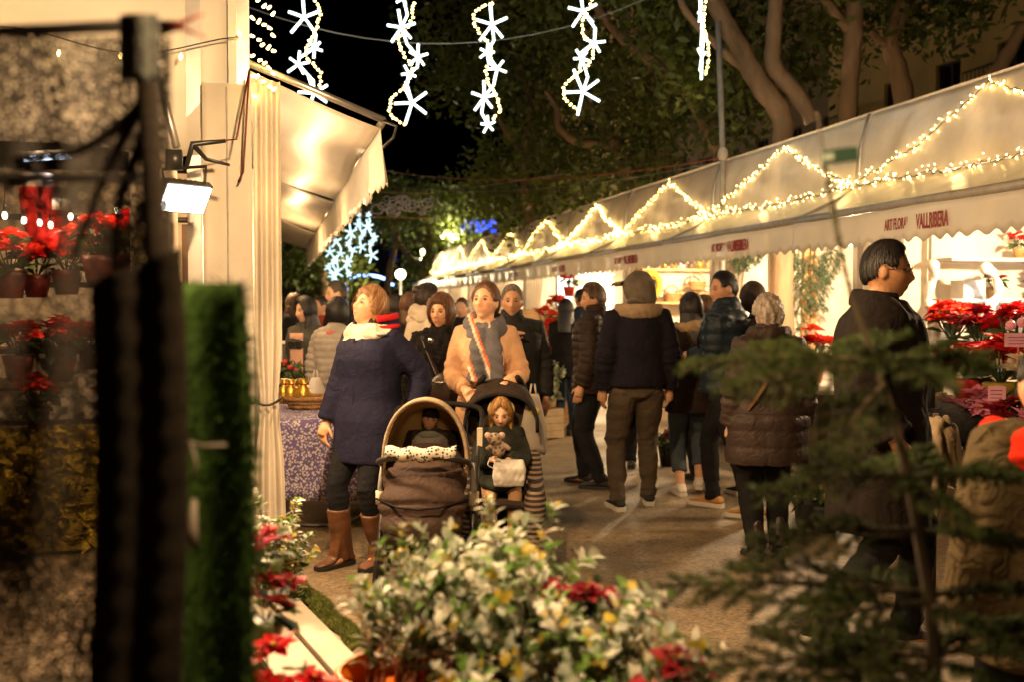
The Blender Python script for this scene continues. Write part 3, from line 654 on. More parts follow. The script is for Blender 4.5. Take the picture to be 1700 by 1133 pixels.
# ------------------------------------------------------------------ people
SKIN = mat('skin', attr='Col', rough=.46, var=.12, vs=45, sss=.10, bump=.12, bs=220)
EYEM = mat('eye', attr='Col', rough=.15, var=0)
def cloth(name, col, rough=.85, **kw):
    k = dict(spec=.14, var=.16, vs=9, bump=.5, bs=13, bdist=.022, distort=1.6); k.update(kw); return mat('cloth_' + name, col, rough, **k)
def hairm(name, col, attr=None): return mat('hair_' + name + (attr or ''), col, .48, var=.5, vs=9, stretch=(7, 7, .7), bump=.5, bs=30, bdist=.008, attr=attr)
def ik(a, b, l1, l2, pole):
    d = b - a; L = min(d.length, (l1 + l2)*.999); d.normalize(); x = (l1*l1 - l2*l2 + L*L)/(2*L); h = math.sqrt(max(0, l1*l1 - x*x))
    p = pole - d*pole.dot(d); p.normalize(); return a + d*x + p*h, a + d*L
def head_surface(dx, dy, dz, fem):
    """unit direction -> point on the head, face towards -y, origin at the head's middle"""
    x = dx*.0745; y = dy*.096; z = dz*.117
    low = np.clip(-dz, 0, 1); x = x*(1 - (.30 + .06*fem)*low**1.6); y = np.where(dy < 0, y*(1 - .10*np.clip(-dy, 0, 1)*(1-low)), y*(1 - .30*low**1.3))
    front = np.clip(-dy, 0, 1)
    def gz(c, s): return np.exp(-((z - c)/s)**2)
    def gx(c, s): return np.exp(-((np.abs(x) - c)/s)**2)
    o = np.zeros_like(x)
    prof = np.interp(z, [-.050, -.042, -.034, -.010, .015, .030], [0, .35, 1, .62, .22, 0])
    o += .027*prof*np.exp(-(x/(.0125 + .004*np.clip(-z*20, 0, 1)))**2)
    o += .004*gz(-.040, .008)*gx(.013, .008)
    o -= .011*gz(.006, .013)*gx(.031, .016)
    o += .004*gz(.029, .009)*np.exp(-(x/.05)**2)*(1 - .6*fem)
    o += .0075*gz(-.0585, .0055)*np.exp(-(x/.022)**2) + .007*gz(-.0705, .0060)*np.exp(-(x/.019)**2)
    o -= .003*gz(-.0645, .0022)*np.exp(-(x/.024)**2)
    o += .004*gz(-.022, .02)*gx(.045, .018)
    o += .010*gz(-.100, .016)*np.exp(-(x/.026)**2) - .003*gz(-.083, .006)*np.exp(-(x/.03)**2)
    return x, y - o*(front > 0)*np.clip(front*3, 0, 1), z
def sph(nu, nv):
    u = np.linspace(0, 2*PI, nu, endpoint=False); v = np.linspace(0, PI, nv); U, V = np.meshgrid(u, v)
    return np.sin(V)*np.sin(U), -np.sin(V)*np.cos(U), np.cos(V)          # u=0 is the face
def sph_faces(nu, nv): return [(j*nu+i, (j+1)*nu+i, (j+1)*nu+(i+1) % nu, j*nu+(i+1) % nu) for j in range(nv-1) for i in range(nu)]
def hand(mb, w, d, n, s, curl, sc, closed=False):
    """wrist w, direction d of the hand, n palm normal, s towards the thumb"""
    d, n, s = d.normalized(), n.normalized(), s.normalized(); k = sc
    mb.tube([w - d*.03*k, w + d*.015*k, w + d*.05*k, w + d*.088*k], [.026*k, .030*k, .038*k, .036*k], 10, ell=None)
    for i, (o, L) in enumerate(((.030, .078), (.010, .086), (-.010, .080), (-.029, .064))):
        p = w + d*.082*k + s*o*k; a = 0; pts = [p - d*.02*k, p]; c = curl*(1 + .1*i)
        for seg, f in enumerate((.45, .32, .25)):
            a += c*(.55, .8, .6)[seg]; dd = d*math.cos(a) + n*math.sin(a); p = p + dd*L*k*f; pts.append(p)
        mb.tube(pts, [.0098*k, .0100*k, .0092*k, .0086*k, .0070*k], 7)
    p = w + d*.028*k + s*.026*k; t1 = p + (s*.75 + d*.75 + n*.25).normalized()*.042*k; t2 = t1 + (d*.9 + s*.15 + n*(.25 + curl*.5)).normalized()*.036*k
    mb.tube([w + d*.01*k + s*.008*k, p, t1, t2], [.015*k, .0135*k, .0105*k, .008*k], 7)
def person(name_label, at, theta, H=1.70, fem=0, skin=(.62, .34, .20), hair=('short', (.05, .03, .02)), top=None, legs=None, shoes=None, feet=((.09, 0, 0), (-.09, 0, 0)),
           hands=('hang', 'hang'), head=(0, 0, 0), lean=0.0, res=.0085, girth=1.0, curl=.35, extras=(), group='shoppers in the market street', seat=None, no_eyes=False):
    k = H/1.70; root_loc = Vector((at[0], at[1], at[2] if len(at) > 2 else 0))
    V = lambda x, y, z: Vector((x, y, z))*k
    sw = (.166 if not fem else .148)*(.6 + .4*girth); hw = .092
    tilt = Matrix.Rotation(R(lean), 4, 'X')                                  # lean forward about the hips
    hipz = .885 if seat is None else seat
    def up(p): q = Vector(p) - V(0, 0, .90); return tilt @ q + V(0, 0, .90)
    sk = {}
    for i, sx in enumerate((1, -1)):                                          # 0: left (+x), 1: right (-x)
        hp = V(sx*hw, 0, .885); fx, fy, fl_ = feet[i]; an = V(fx, fy, .085 + fl_)
        kn, an = ik(hp, an, .425*k, .415*k, Vector((sx*.10, -1, .0)))
        sh = up(V(sx*sw, .01, 1.385)); h = hands[i]
        if h == 'hang': w = up(V(sx*(sw + .075), -.03, .865))
        elif h == 'swing': w = up(V(sx*(sw + .06), -.20, .90))
        elif h == 'back': w = up(V(sx*(sw + .06), .16, .90))
        elif h == 'pocket': w = up(V(sx*(sw + .02), -.10, .96))
        elif h == 'fold': w = up(V(sx*.03, -.24, 1.10))
        elif h == 'phone': w = up(V(sx*.06, -.30, 1.18))
        else: w = V(*h)
        el, w = ik(sh, w, .285*k, .255*k, Vector((sx*.55, .9, -.25)))
        sk[i] = dict(hip=hp, knee=kn, ank=an, sh=sh, el=el, wr=w, sx=sx)
    hc = up(V(0, -.01, 1.46)) + Vector((0, -.015, .125))*k*1.0                 # middle of the head
    hyaw, hpit, hrol = head
    HM = Matrix.Translation(hc) @ Matrix.Rotation(R(hyaw), 4, 'Z') @ Matrix.Rotation(R(hpit), 4, 'X') @ Matrix.Rotation(R(hrol), 4, 'Y') @ Matrix.Scale(k*1.0 if H > 1.3 else k*1.28, 4)
    HMi = HM.inverted(); hs = HM.to_scale()[0]
    # --- body: one continuous surface
    b = MB(); dx, dy, dz = sph(40, 32); X, Y, Z = head_surface(dx.ravel(), dy.ravel(), dz.ravel(), fem)
    b.add([HM @ Vector(p) for p in zip(X, Y, Z)], sph_faces(40, 32))
    for s in (-1, 1): b.ell(HM @ Vector((s*.076, .014, -.004)), (.009*hs, .019*hs, .031*hs), 8, 6, HM.to_3x3().normalized() @ Matrix.Rotation(s*.35, 3, 'Z'))
    b.tube([HM @ Vector((0, .012, -.05)), HM @ Vector((0, .022, -.10)), up(V(0, .02, 1.44)), up(V(0, .01, 1.36))], [.056*hs, .054*hs, .060*k, .085*k], 14)
    tors = [(.80, .10, .08), (.86, .150, .100), (.93, .165, .108), (1.03, .138 + .012*(1-fem), .098), (1.14, .145 + .01*(1-fem), .105), (1.26, .160, .112), (1.34, .165, .102), (1.40, .140, .078), (1.445, .070, .060)]
    rs = []
    for z, rx, ry in tors:
        rx *= girth*(1.04 if (fem and z < 1) else (.94 if fem else 1)); ry *= girth
        rs.append([up(V(rx*math.cos(a), ry*math.sin(a), z)) for a in np.linspace(0, 2*PI, 19)[:-1]])
    b.rings(rs)
    for i in (0, 1):
        s = sk[i]; dirn = (s['wr'] - s['el']).normalized()
        b.tube([s['sh'] + Vector((-s['sx']*.04, 0, .0))*k, s['sh'], s['sh'].lerp(s['el'], .5), s['el'], s['el'].lerp(s['wr'], .35), s['wr']], [.05*k, .055*k, .046*k, .038*k, .038*k, .026*k], 10)
        inward = Vector((-s['sx'], -.25, 0)); inward = (inward - dirn*inward.dot(dirn)).normalized(); th = inward.cross(dirn)*(-s['sx']); th = th if th.y < .2 else -th
        hk = hands[i]
        if hk in ('fold', 'phone') or not isinstance(hk, str): nrm_ = Vector((-s['sx']*.3, 0, -1)); nrm_ = (nrm_ - dirn*nrm_.dot(dirn)).normalized(); th = Vector((-s['sx'], 0, .3)); th = (th - dirn*th.dot(dirn)).normalized(); hand(b, s['wr'], dirn, nrm_, th, curl*1.9, k)
        else: hand(b, s['wr'], dirn, inward, th, curl, k)
        b.tube([s['hip'] + Vector((0, 0, .05))*k, s['hip'], s['hip'].lerp(s['knee'], .5), s['knee'], s['knee'].lerp(s['ank'], .35), s['ank']], [.08*k, .085*k, .072*k, .054*k, .055*k, .036*k], 10)
        fwd = Vector((0, -1, 0)); b.tube([s['ank'] + Vector((0, .03, -.03))*k, s['ank'] + Vector((0, -.06, -.045))*k, s['ank'] + Vector((0, -.15, -.06))*k], [.035*k, .035*k, .02*k], 8)
    me = remesh(b, res*k, 1, .4, [SKIN], 'person')
    P = co(me); Mi = np.array(HMi); q = P @ Mi[:3, :3].T + Mi[:3, 3]
    c = np.tile(np.array(skin), (len(P), 1)); inh = (np.abs(q[:, 2]) < .13) & (np.abs(q[:, 0]) < .09) & (q[:, 1] < -.03)
    lip = inh*np.exp(-((q[:, 2] + .0645)/.0095)**2 - (q[:, 0]/.021)**2 * 1.0) * (np.abs(q[:, 0]) < .026); lc = np.array((.48, .15, .12)) if fem else np.array((.46, .20, .14))
    c = c*(1 - lip[:, None]*.8) + lc*skin[0]/.62*lip[:, None]*.8
    ck = inh*np.exp(-((q[:, 2] + .025)/.022)**2 - ((np.abs(q[:, 0]) - .042)/.02)**2); c = c*(1 - ck[:, None]*np.array((.0, .12, .15))*1.3)
    mo = inh*np.exp(-((q[:, 2] + .0645)/.0022)**2 - (q[:, 0]/.02)**4); c = c*(1 - .65*mo[:, None])
    ey = inh*np.exp(-((q[:, 2] - .008)/.010)**2 - ((np.abs(q[:, 0]) - .031)/.016)**2); c = c*(1 - ey[:, None]*np.array((.22, .30, .32)))
    setcol(me, c)
    root = link('person', me, None, root_loc, (0, 0, R(theta)), None, name_label, 'person', group)
    # --- eyes and brows
    hstyle, hcol = hair
    if not no_eyes:
        for s in (-1, 1):
            e = MB(); e.col = (.45, .40, .35); e.ell((0, 0, 0), (.0115, .0085, .0050), 12, 8); em = e.mesh('eye', EYEM)
            a = co(em); cc = np.tile(np.array((.45, .40, .35)), (len(a), 1)); cc[(np.hypot(a[:, 0], a[:, 2]*1.0) < .0062) & (a[:, 1] < 0)] = (.04, .025, .015); setcol(em, cc)
            link('eye', em, root, M=HM @ Matrix.Translation((s*.0305, -.0745, .004)))
            e = MB(); e.tube([(s*.014, -.0845, .0235), (s*.030, -.0835, .029), (s*.046, -.073, .0235)], [.0020, .0026, .0012], 6); e.v = [tuple(HM @ Vector(p)) for p in e.v]
            e.build('eyebrow', hairm('brow%.2f' % hcol[0], tuple(min(x, .12)*.7 for x in hcol)), root)
            e = MB(); e.tube([(s*.017, -.0845, .0095), (s*.031, -.0855, .0122), (s*.045, -.079, .0085)], [.0014, .0020, .0010], 5); e.v = [tuple(HM @ Vector(p)) for p in e.v]; e.build('eyelid', SKIN if not fem else hairm('lash', (.03, .02, .015)), root)
            if not fem: setcol(root.children[-1].data, np.tile(np.array(skin)*.55, (len(e.v), 1)))
    # --- hair
    if hstyle != 'none':
        nu, nv = 72, 44; dx, dy, dz = sph(nu, nv); X, Y, Z = head_surface(dx.ravel(), dy.ravel(), dz.ravel(), fem)
        phi = np.degrees(np.arctan2(np.abs(dx.ravel()), -dy.ravel()))
        tab = {'short': ([0, 30, 52, 66, 84, 98, 112, 180], [.078, .074, .060, .012, .016, .030, -.030, -.050], .0095),
               'swept': ([0, 30, 52, 66, 84, 98, 112, 180], [.070, .066, .050, .002, .0, .004, -.055, -.075], .019),
               'bald': ([0, 60, 75, 84, 98, 112, 180], [.16, .16, .06, .0, .03, -.04, -.06], .006),
               'bob': ([0, 25, 42, 56, 70, 90, 180], [.060, .056, .040, -.035, -.075, -.10, -.105], .024),
               'crop': ([0, 25, 45, 60, 76, 92, 106, 180], [.064, .058, .046, .008, -.025, -.035, -.07, -.085], .026),
               'curly': ([0, 30, 52, 66, 84, 98, 112, 180], [.066, .062, .050, .004, .008, .0, -.06, -.075], .024),
               'long': ([0, 14, 34, 52, 66, 90, 180], [.080, .074, .050, -.02, -.09, -.11, -.115], .020),
               'tied': ([0, 20, 42, 60, 74, 95, 112, 180], [.078, .072, .056, .015, .0, .012, -.05, -.07], .014)}
        pr, zl, th = tab['tied' if hstyle in ('bun', 'pony') else hstyle]
        line = np.interp(phi, pr, zl); line = line + .005*np.sin(phi*.55 + 1) + .003*np.sin(phi*1.7)
        msk = np.clip((Z - line)/.010, -1, 1)*.5 + .5
        g = np.random.RandomState(int(abs(at[0]*100)) % 1000)
        ang = np.arctan2(dx.ravel(), -dy.ravel())
        strand = .0035*np.sin(ang*23 + 2.5*np.sin(Z*40)) + .0025*np.sin(ang*41 + 3*np.sin(Z*30) + 1)
        if hstyle == 'curly': strand = .007*np.sin(X*170 + 2*np.sin(Z*90))*np.sin(Z*150 + 1) + .005*np.sin(Y*190)
        topb = 1 + .5*np.clip(Z/.11, 0, 1)
        rr = 1 + (np.where(msk > .5, (th*topb + strand)*msk, -.010))/np.sqrt(X*X + Y*Y + Z*Z + 1e-6)
        hv = [HM @ Vector(p) for p in zip(X*rr, (Y + .003)*rr, Z*rr)]
        h = MB(); h.add(hv, sph_faces(nu, nv))
        HMAT = hairm('strands', hcol, 'Col')
        if hstyle in ('long',):
            L = MB()
            rows = []
            for t_ in np.linspace(0, 1, 12):
                z = -.02 - .30*t_; row = []
                for a in np.linspace(-128, 128, 40):
                    rad = (.094 + .012*math.sin(t_*3))*(1 + .05*math.sin(a*.42 + t_*4) + .03*math.sin(a*.9 + 1)); row.append((math.sin(R(a))*rad*(1 - .12*t_), math.cos(R(a))*rad*1.05 + .012 - .01*t_ + (.05*t_ if abs(a) < 90 else -.02*t_), z + .012*math.sin(a*.3)*t_))
                rows.append(row)
            out = [[HM @ Vector(p) for p in r] for r in rows]
            L.sheet(lambda u, v: out[round(v*11)][round(u*39)], 40, 12, .022*hs); h.add(L.v, L.f)
        if hstyle == 'bun': h.ell(HM @ Vector((0, .085, .075)), (.042*hs,)*3, 12, 9)
        if hstyle == 'pony': h.tube([HM @ Vector(p) for p in ((0, .10, .02), (0, .135, -.02), (0, .125, -.10), (0, .11, -.16))], [.02*hs, .028*hs, .024*hs, .008*hs], 10)
        if hstyle not in ('bald', 'curly') and res < .0125:              # loose strands over the shell
            gg = np.random.RandomState(3 + int(abs(at[0])*97) % 900); N, Mv = 620, 9
            A0 = gg.uniform(-PI, PI, N)[:, None]; drift = gg.uniform(-.25, .25, N)[:, None]; vv = np.linspace(0, 1, Mv)[None, :]
            ph = np.degrees(np.abs(A0)); lz = np.interp(ph, pr, zl); zcos = np.clip(lz/.117, -.98, .98); vend = np.arccos(zcos)*gg.uniform(.75, 1.04, N)[:, None]; vst = gg.uniform(.05, .7, N)[:, None]*vend*.6
            Vv = vst + (vend - vst)*vv; Aa = A0 + drift*vv + .05*np.sin(vv*6 + A0*3)
            sx_, sy_, sz_ = np.sin(Vv)*np.sin(Aa), -np.sin(Vv)*np.cos(Aa), np.cos(Vv); x_, y_, z_ = head_surface(sx_.ravel(), sy_.ravel(), sz_.ravel(), fem)
            lift = (th*(1 + .5*np.clip(z_/.11, 0, 1)) + .0005 + .007*np.repeat(gg.rand(N)**2, Mv) + (.006 if hstyle in ('short', 'swept', 'tied') else .013)*np.tile(vv.ravel(), N)*np.repeat(gg.rand(N)**3, Mv))/np.sqrt(x_*x_ + y_*y_ + z_*z_ + 1e-6)
            if hstyle == 'curly': lift = lift + .08*np.sin(np.tile(vv.ravel(), N)*9 + np.repeat(gg.rand(N)*6, Mv))
            p_ = np.stack([x_*(1 + lift), (y_ + .003)*(1 + lift), z_*(1 + lift)], 1); tx = np.stack([np.cos(Aa).ravel(), np.sin(Aa).ravel(), np.zeros(N*Mv)], 1)*(.0024*np.clip(1.15 - np.tile(vv.ravel(), N), .15, 1))[:, None]
            Hm = np.array(HM); q0 = (p_ - tx) @ Hm[:3, :3].T + Hm[:3, 3]; q1 = (p_ + tx) @ Hm[:3, :3].T + Hm[:3, 3]; o_ = len(h.v)
            h.v.extend(map(tuple, q0)); h.v.extend(map(tuple, q1)); nn_ = N*Mv
            fs_ = [(o_ + i*Mv + j, o_ + i*Mv + j + 1, o_ + nn_ + i*Mv + j + 1, o_ + nn_ + i*Mv + j) for i in range(N) for j in range(Mv - 1)]
            h.f.extend(fs_); h.mi.extend([0]*len(fs_)); sv = np.repeat(.45 + 1.5*gg.rand(N)**1.6, Mv); sv = np.concatenate([sv, sv])
            hc_ = np.ones(len(h.v)); hc_[:o_] = .72; hc_[o_:] = sv  # darker shell; strand tones vary at random, paler ones painted in as highlights
        else: hc_ = np.ones(len(h.v))
        ho = h.build('hair', HMAT, root); setcol(ho.data, np.array(hcol)[None, :]*hc_[:, None])
    tri = dict(root=root, sk=sk, HM=HM, k=k, up=up, V=V, hs=hs)
    # --- trousers
    if legs:
        t = MB(); w = legs.get('w', 1.0)
        rs = []
        for z, rx, ry in ((.79, .06, .06), (.82, .135, .105), (.88, .172, .122), (.95, .172, .120), (1.03, .155, .112)):
            rs.append([V(rx*girth*math.cos(a), ry*girth*math.sin(a), z) for a in np.linspace(0, 2*PI, 19)[:-1]])
        t.rings(rs); end = legs.get('end', 1.0)
        for i in (0, 1):
            s = sk[i]; tip = s['knee'].lerp(s['ank'], end) + (Vector((0, .0, -.025))*k if end == 1 else Vector())
            t.tube([s['hip'] + Vector((-s['sx']*.01, 0, .04))*k, s['hip'].lerp(s['knee'], .25), s['hip'].lerp(s['knee'], .6), s['knee'], s['knee'].lerp(tip, .4), s['knee'].lerp(tip, .85), tip], [x*k*w*girth**.5 for x in (.094, .098, .086, .070, .066, .054*legs.get('flare', 1), .055*legs.get('flare', 1))], 14)
        vx = max(res*1.35, .010)*k; me = remesh(t, vx, 3, .5, [legs['m']], 'trousers'); P, N = co(me), nrm(me)
        # creases at knee, crotch and ankle
        am = .0035 + .009*np.exp(-((P[:, 2]/k - .12)/.07)**2) + .006*np.exp(-((P[:, 2]/k - .48)/.08)**2) + .004*np.exp(-((P[:, 2]/k - .82)/.06)**2)
        Q = P.copy(); Q[:, 2] *= 2.4; setco(me, P + N*(am*wave(Q, 5 + int(H*100), 11)*legs.get('fold', 1))[:, None]*k); link('trousers', me, root)
    # --- shoes
    if shoes:
        for i in (0, 1):
            s = sk[i]; A = s['ank']; pitch_ = shoes.get('pitch', (0, 0))[i]
            FM = Matrix.Translation(A) @ Matrix.Rotation(R(s['sx']*8 + shoes.get('turn', (0, 0))[i]), 4, 'Z') @ Matrix.Rotation(R(pitch_), 4, 'X')
            z0 = -.085*k; sh = MB(); hh = shoes.get('h', .10); so = shoes.get('sole', .022); heel = shoes.get('heel', 0)
            rows = [(.085, .026, .030, .055), (.070, .036, .0, .075), (.03, .040, 0, hh + .015 if hh > .12 else .095), (-.03, .042, 0, hh + .015 if hh > .12 else .088), (-.08, .045, 0, .066), (-.13, .047, 0, .052), (-.17, .042, 0, .042), (-.195, .026, .006, .032)]
            rs = []
            for y, hwid, zb, zt in rows:
                lift = heel*np.clip((y + .06)/.12, 0, 1); zb2 = so + zb*.3 + lift; zt2 = zt + lift*.7
                rs.append([FM @ Vector((hwid*math.copysign(abs(math.cos(a))**.7, math.cos(a))*k, y*k, z0 + (zb2 + (zt2 - zb2)*(.5 + .5*math.copysign(abs(math.sin(a))**.8, math.sin(a))))*k)) for a in np.linspace(0, 2*PI, 17)[:-1]])
            sh.rings([r[::-1] for r in rs]); 
            if hh > .12:
                ax = s['knee'] - A; ax.normalize()
                sh.tube([A - ax*.05*k, A + ax*.03*k, A + ax*(hh - .10)*.6*k, A + ax*(hh - .085)*k], [.046*k, .047*k, .055*k*shoes.get('shaft', 1), .062*k*shoes.get('shaft', 1)], 14)
                me = remesh(sh, .009*k, 2, .5, [shoes['m']], 'shoe'); P, N = co(me), nrm(me); Q = P.copy(); Q[:, 2] *= 2; setco(me, P + N*(.003*wave(Q, 3, 16))[:, None]); o = link('boot', me, root)
            else:
                sh.tube([A + Vector((0, .012, -.045))*k, A + Vector((0, .012, .015))*k], [.044*k, .042*k], 12); me = remesh(sh, .008*k, 2, .5, [shoes['m']], 'shoe'); o = link('shoe', me, root)
            sl = MB(); pr = [(y, hwid) for y, hwid, _, _ in rows]
            def outline(z, gx): return [FM @ Vector((x*gx*k, y*k, z0 + (z + heel*np.clip((y + .06)/.12, 0, 1)*.8)*k)) for x, y in [(w_*1.04, y) for y, w_ in pr] + [(-w_*1.04, y) for y, w_ in pr[::-1]]]
            sl.rings([outline(.0005, .97), outline(so*.6, 1.03), outline(so + .004, 1.0)])
            if heel: sl.tube([FM @ Vector((0, .055*k, z0 + .001)), FM @ Vector((0, .052*k, z0 + heel*k))], [.026*k, .032*k], 10)
            sl.build('sole', shoes.get('sm', shoes['m']), o, sharp=40)
    # --- jacket or coat
    if top:
        garment(tri, top, girth, fem, res)
    for fn in extras: fn(tri)
    return root
def garment(tri, top, girth, fem, res):
    root, sk, k, up, V = tri['root'], tri['sk'], tri['k'], tri['up'], tri['V']
    t = MB(); th = top.get('th', .03); hem = top.get('hem', .80); fl = top.get('flare', 1.0); rs = []
    prof = [(hem, None), (.80, .172), (.90, .176), (1.02, .158), (1.14, .162), (1.26, .172), (1.34, .172), (1.395, .150), (1.44, .092), (1.47, .075)]
    ryp = {.80: .122, .90: .124, 1.02: .112, 1.14: .116, 1.26: .124, 1.34: .114, 1.395: .094, 1.44: .080, 1.47: .070}
    first = True
    for z, rx in prof:
        if rx is None: rx, ry = .176*fl, .128*fl
        else:
            if z <= hem + .03: continue
            ry = ryp[z]
            if z < 1.0: rx *= 1 + (fl - 1)*.6; ry *= 1 + (fl - 1)*.6
        x_ = th if z < 1.40 else th*.5
        gx = girth*(.95 if fem and z > 1 else 1)
        pts = []
        for a in np.linspace(0, 2*PI, 25)[:-1]:
            p = V((rx*gx + x_)*math.cos(a), (ry*girth + x_)*math.sin(a) - (.02*fem if 1.15 < z < 1.35 and math.sin(a) < -.3 else 0), z); pts.append(up(p) if z > .9 else p.lerp(up(p), max(0, min(1, (z - hem)/(.9 - hem + .01)))*.999) if hem < .9 else up(p))
        rs.append(pts)
    t.rings(rs)
    for i in (0, 1):
        s = sk[i]; sx = s['sx']; wf = top.get('sleeve', 1.0); end = top.get('send', .97)
        wr = s['el'].lerp(s['wr'], end); ro = [.068, .074, .066, .060, .057, .052, .048]
        t.tube([s['sh'] + Vector((-sx*.07, 0, .005))*k, s['sh'] + Vector((-sx*.005, 0, .0))*k, s['sh'].lerp(s['el'], .4), s['el'].lerp(s['sh'], .12), s['el'].lerp(wr, .25), s['el'].lerp(wr, .75), wr], [r*k*wf*(.92 if fem else 1)*(.7 + .3*girth) + th*.35*k for r in ro], 14)
    if top.get('collar', 'stand') != 'none':
        cz, cr = {'stand': (1.50, .076), 'high': (1.535, .082), 'fold': (1.485, .080), 'fur': (1.50, .085)}[top.get('collar', 'stand')]
        t.tube([up(V(0, .012, 1.41)), up(V(0, .006, 1.46)), up(V(0, .004, cz))], [.115*k, (cr + .012)*k, cr*k], 18)
    vx = max(res*1.3, .010)*k; me = remesh(t, vx, 14, .5, [top['m']], top.get('name', 'jacket')); P, N = co(me), nrm(me); zz = P[:, 2]/k
    # distance along the arms, for quilting and elbow creases
    on = np.zeros(len(P)); al = np.full(len(P), 0.0); dmin = np.full(len(P), 9.0)
    for i in (0, 1):
        s = sk[i]
        for a, b, o0 in ((s['sh'], s['el'], 0), (s['el'], s['wr'], 1)):
            A, B = np.array(a), np.array(b); u = np.clip(((P - A) @ (B - A))/((B-A) @ (B-A)), 0, 1); D = np.linalg.norm(P - (A + u[:, None]*(B-A)), axis=1); L = np.linalg.norm(B-A)
            tk = D < dmin; dmin = np.where(tk, D, dmin); al = np.where(tk, o0*L + u*L, al)
    arm = (dmin < .085*k) & (np.abs(P[:, 0]) > .15*k*girth)
    Q = P.copy(); f = top.get('fold', 1.0); disp = .0040*f*wave(Q*np.array((1, 1, .5)), 11 + int(abs(P[0, 0])*1e4) % 77, 8) + .0032*f*wave(Q*np.array((1, 1, .45)), 23, 19)
    disp = disp + np.where(arm, .006*f*np.exp(-((al - .28*k)/.09)**2)*np.sin(al*95/k + 4*P[:, 1]/k) + .004*f*np.exp(-((al - .50*k)/.06)**2)*np.sin(al*120/k), .003*f*wave(P*np.array((.5, .5, 1.6)), 41, 14)*np.exp(-((zz - 1.02)/.15)**2))
    if 'quilt' in top:
        qs, qa = top['quilt']; qc = np.where(arm, al/k, zz); qn = .10*qs/.07*wave(P, 17, 6); sadd = np.abs(np.sin(qc*PI/qs + qn))**.5; sadd = sadd*(1 + .18*wave(P*np.array((1, 1, .3)), 19, 30)); disp = disp + qa*(sadd - .6)
        if top.get('cells'): az = np.arctan2(P[:, 1], P[:, 0]); disp = disp + qa*.7*(np.abs(np.sin(az*top['cells']))**.5 - .6)
    if top.get('skirt'): az = np.arctan2(P[:, 1], P[:, 0]); disp = disp + top['skirt']*np.sin(az*9 + 1)*np.clip((1.0 - zz)/.35, 0, 1)
    if top.get('fuzz'): disp = disp + top['fuzz']*wave(P, 31, 55, 2)
    setco(me, P + N*(disp*k)[:, None])
    if 'attr' in top: setcol(me, top['attr'](P/k))
    o = link(top.get('name', 'jacket'), me, root)
    if top.get('cuff'): pass
    return o
# --- small extras for figures
def ring_scarf(col_or_m, r=.045, loops=2, z=1.44, spread=.095, tails=0, stripes=None, seed=1, drop=.02, name='scarf'):
    def fn(T):
        k, up = T['k'], T['up']; s = MB()
        for L in range(loops):
            pts = []
            for a in np.linspace(0, 2*PI, 22)[:-1]:
                rr = spread + .012*math.sin(3*a + L*2 + seed); pts.append(up(Vector((rr*1.12*math.sin(a), -rr*math.cos(a)*1.0 + .0, z + .035*L - .02 - drop*math.cos(a) + .012*math.sin(2*a + L)))*k))
            s.tube(pts, [(r*(1 + .15*math.sin(4*a_ + L)))*k for a_ in range(21)], 12, close=True, ell=(1, 1.15))
        for q in range(tails):
            sx = (-1, 1)[q]; s.tube([up(Vector((sx*.035, -.125, z))*k), up(Vector((sx*.05, -.165, z - .14))*k), up(Vector((sx*.06, -.170, z - .34))*k)], [.035*k, .045*k, .048*k], 12, ell=(1.25, .55))
        me = remesh(s, .009*k, 2, .5, [col_or_m], name); P, N = co(me), nrm(me); Q = P.copy()
        ang = np.arctan2(P[:, 0], -P[:, 1]); rad = np.hypot(P[:, 0], P[:, 1])
        setco(me, P + N*((.0035*np.sin(P[:, 2]*95/k + 4*np.sin(ang*2) + rad*90) + .003*wave(P, seed, 14))*k)[:, None])
        if stripes: setcol(me, stripes(P/k))
        link(name, me, T['root'])
    return fn
def belt_strap(p0, p1, col, w=.02, name='strap', bulge=.06, n=12):
    def fn(T):
        k, up = T['k'], T['up']; a, b = Vector(p0)*k, Vector(p1)*k; pts = []
        for i in range(n+1):
            u = i/n; q = a.lerp(b, u); q.y += math.copysign(bulge, (p0[1] + p1[1]))*k*math.sin(PI*u); pts.append(up(q))
        s = MB(); s.tube(pts, w*k, 6, ell=(1, .25)); s.build(name, col, T['root'])
    return fn
def glasses(T):
    s = MB(); HM = T['HM']
    for q in (-1, 1):
        s.tube([HM @ Vector((q*.032 + .022*math.cos(a), -.098 + .006*abs(math.cos(a)), .002 + .016*math.sin(a))) for a in np.linspace(0, 2*PI, 15)[:-1]], .0016, 5, close=True)
        s.tube([HM @ Vector((q*.054, -.092, .006)), HM @ Vector((q*.073, -.06, .008)), HM @ Vector((q*.079, .01, .008))], .0018, 5)
    s.tube([HM @ Vector((-.010, -.098, .006)), HM @ Vector((.010, -.098, .006))], .0016, 5); s.build('glasses', BLACKM, T['root'])
NAVY = cloth('navy', (.013, .013, .032), .8, var=.2, bump=.4); BLK = cloth('black', (.010, .009, .009)); CAMEL = cloth('camel', (.56, .33, .19), .95)
DKBR = cloth('dark_brown', (.030, .019, .014), .55, var=.2); DKNV = cloth('wool_navy', (.012, .010, .016), .95); JGREY = cloth('grey_jeans', (.085, .065, .045), .9)
JBLUE = cloth('blue_jeans', (.035, .055, .095), .9); JBLK = cloth('black_jeans', (.012, .012, .014), .9); TEAL = cloth('teal_puffer', (.016, .024, .034), .45, bump=.35)
GREYP2 = cloth('grey_puffer', (.30, .27, .23), .5, bump=.35); OLV = cloth('olive_parka', (.055, .055, .045)); CREAM = cloth('cream_wool', (.72, .62, .48), .95, bump=.6, bs=120)
BRWN = cloth('brown_wool', (.028, .017, .012), .9); GREYH = cloth('grey_jersey', (.13, .105, .08), .95, bump=.4); SHERPA = cloth('sherpa', (.42, .30, .19), 1, bump=.8, bs=90)
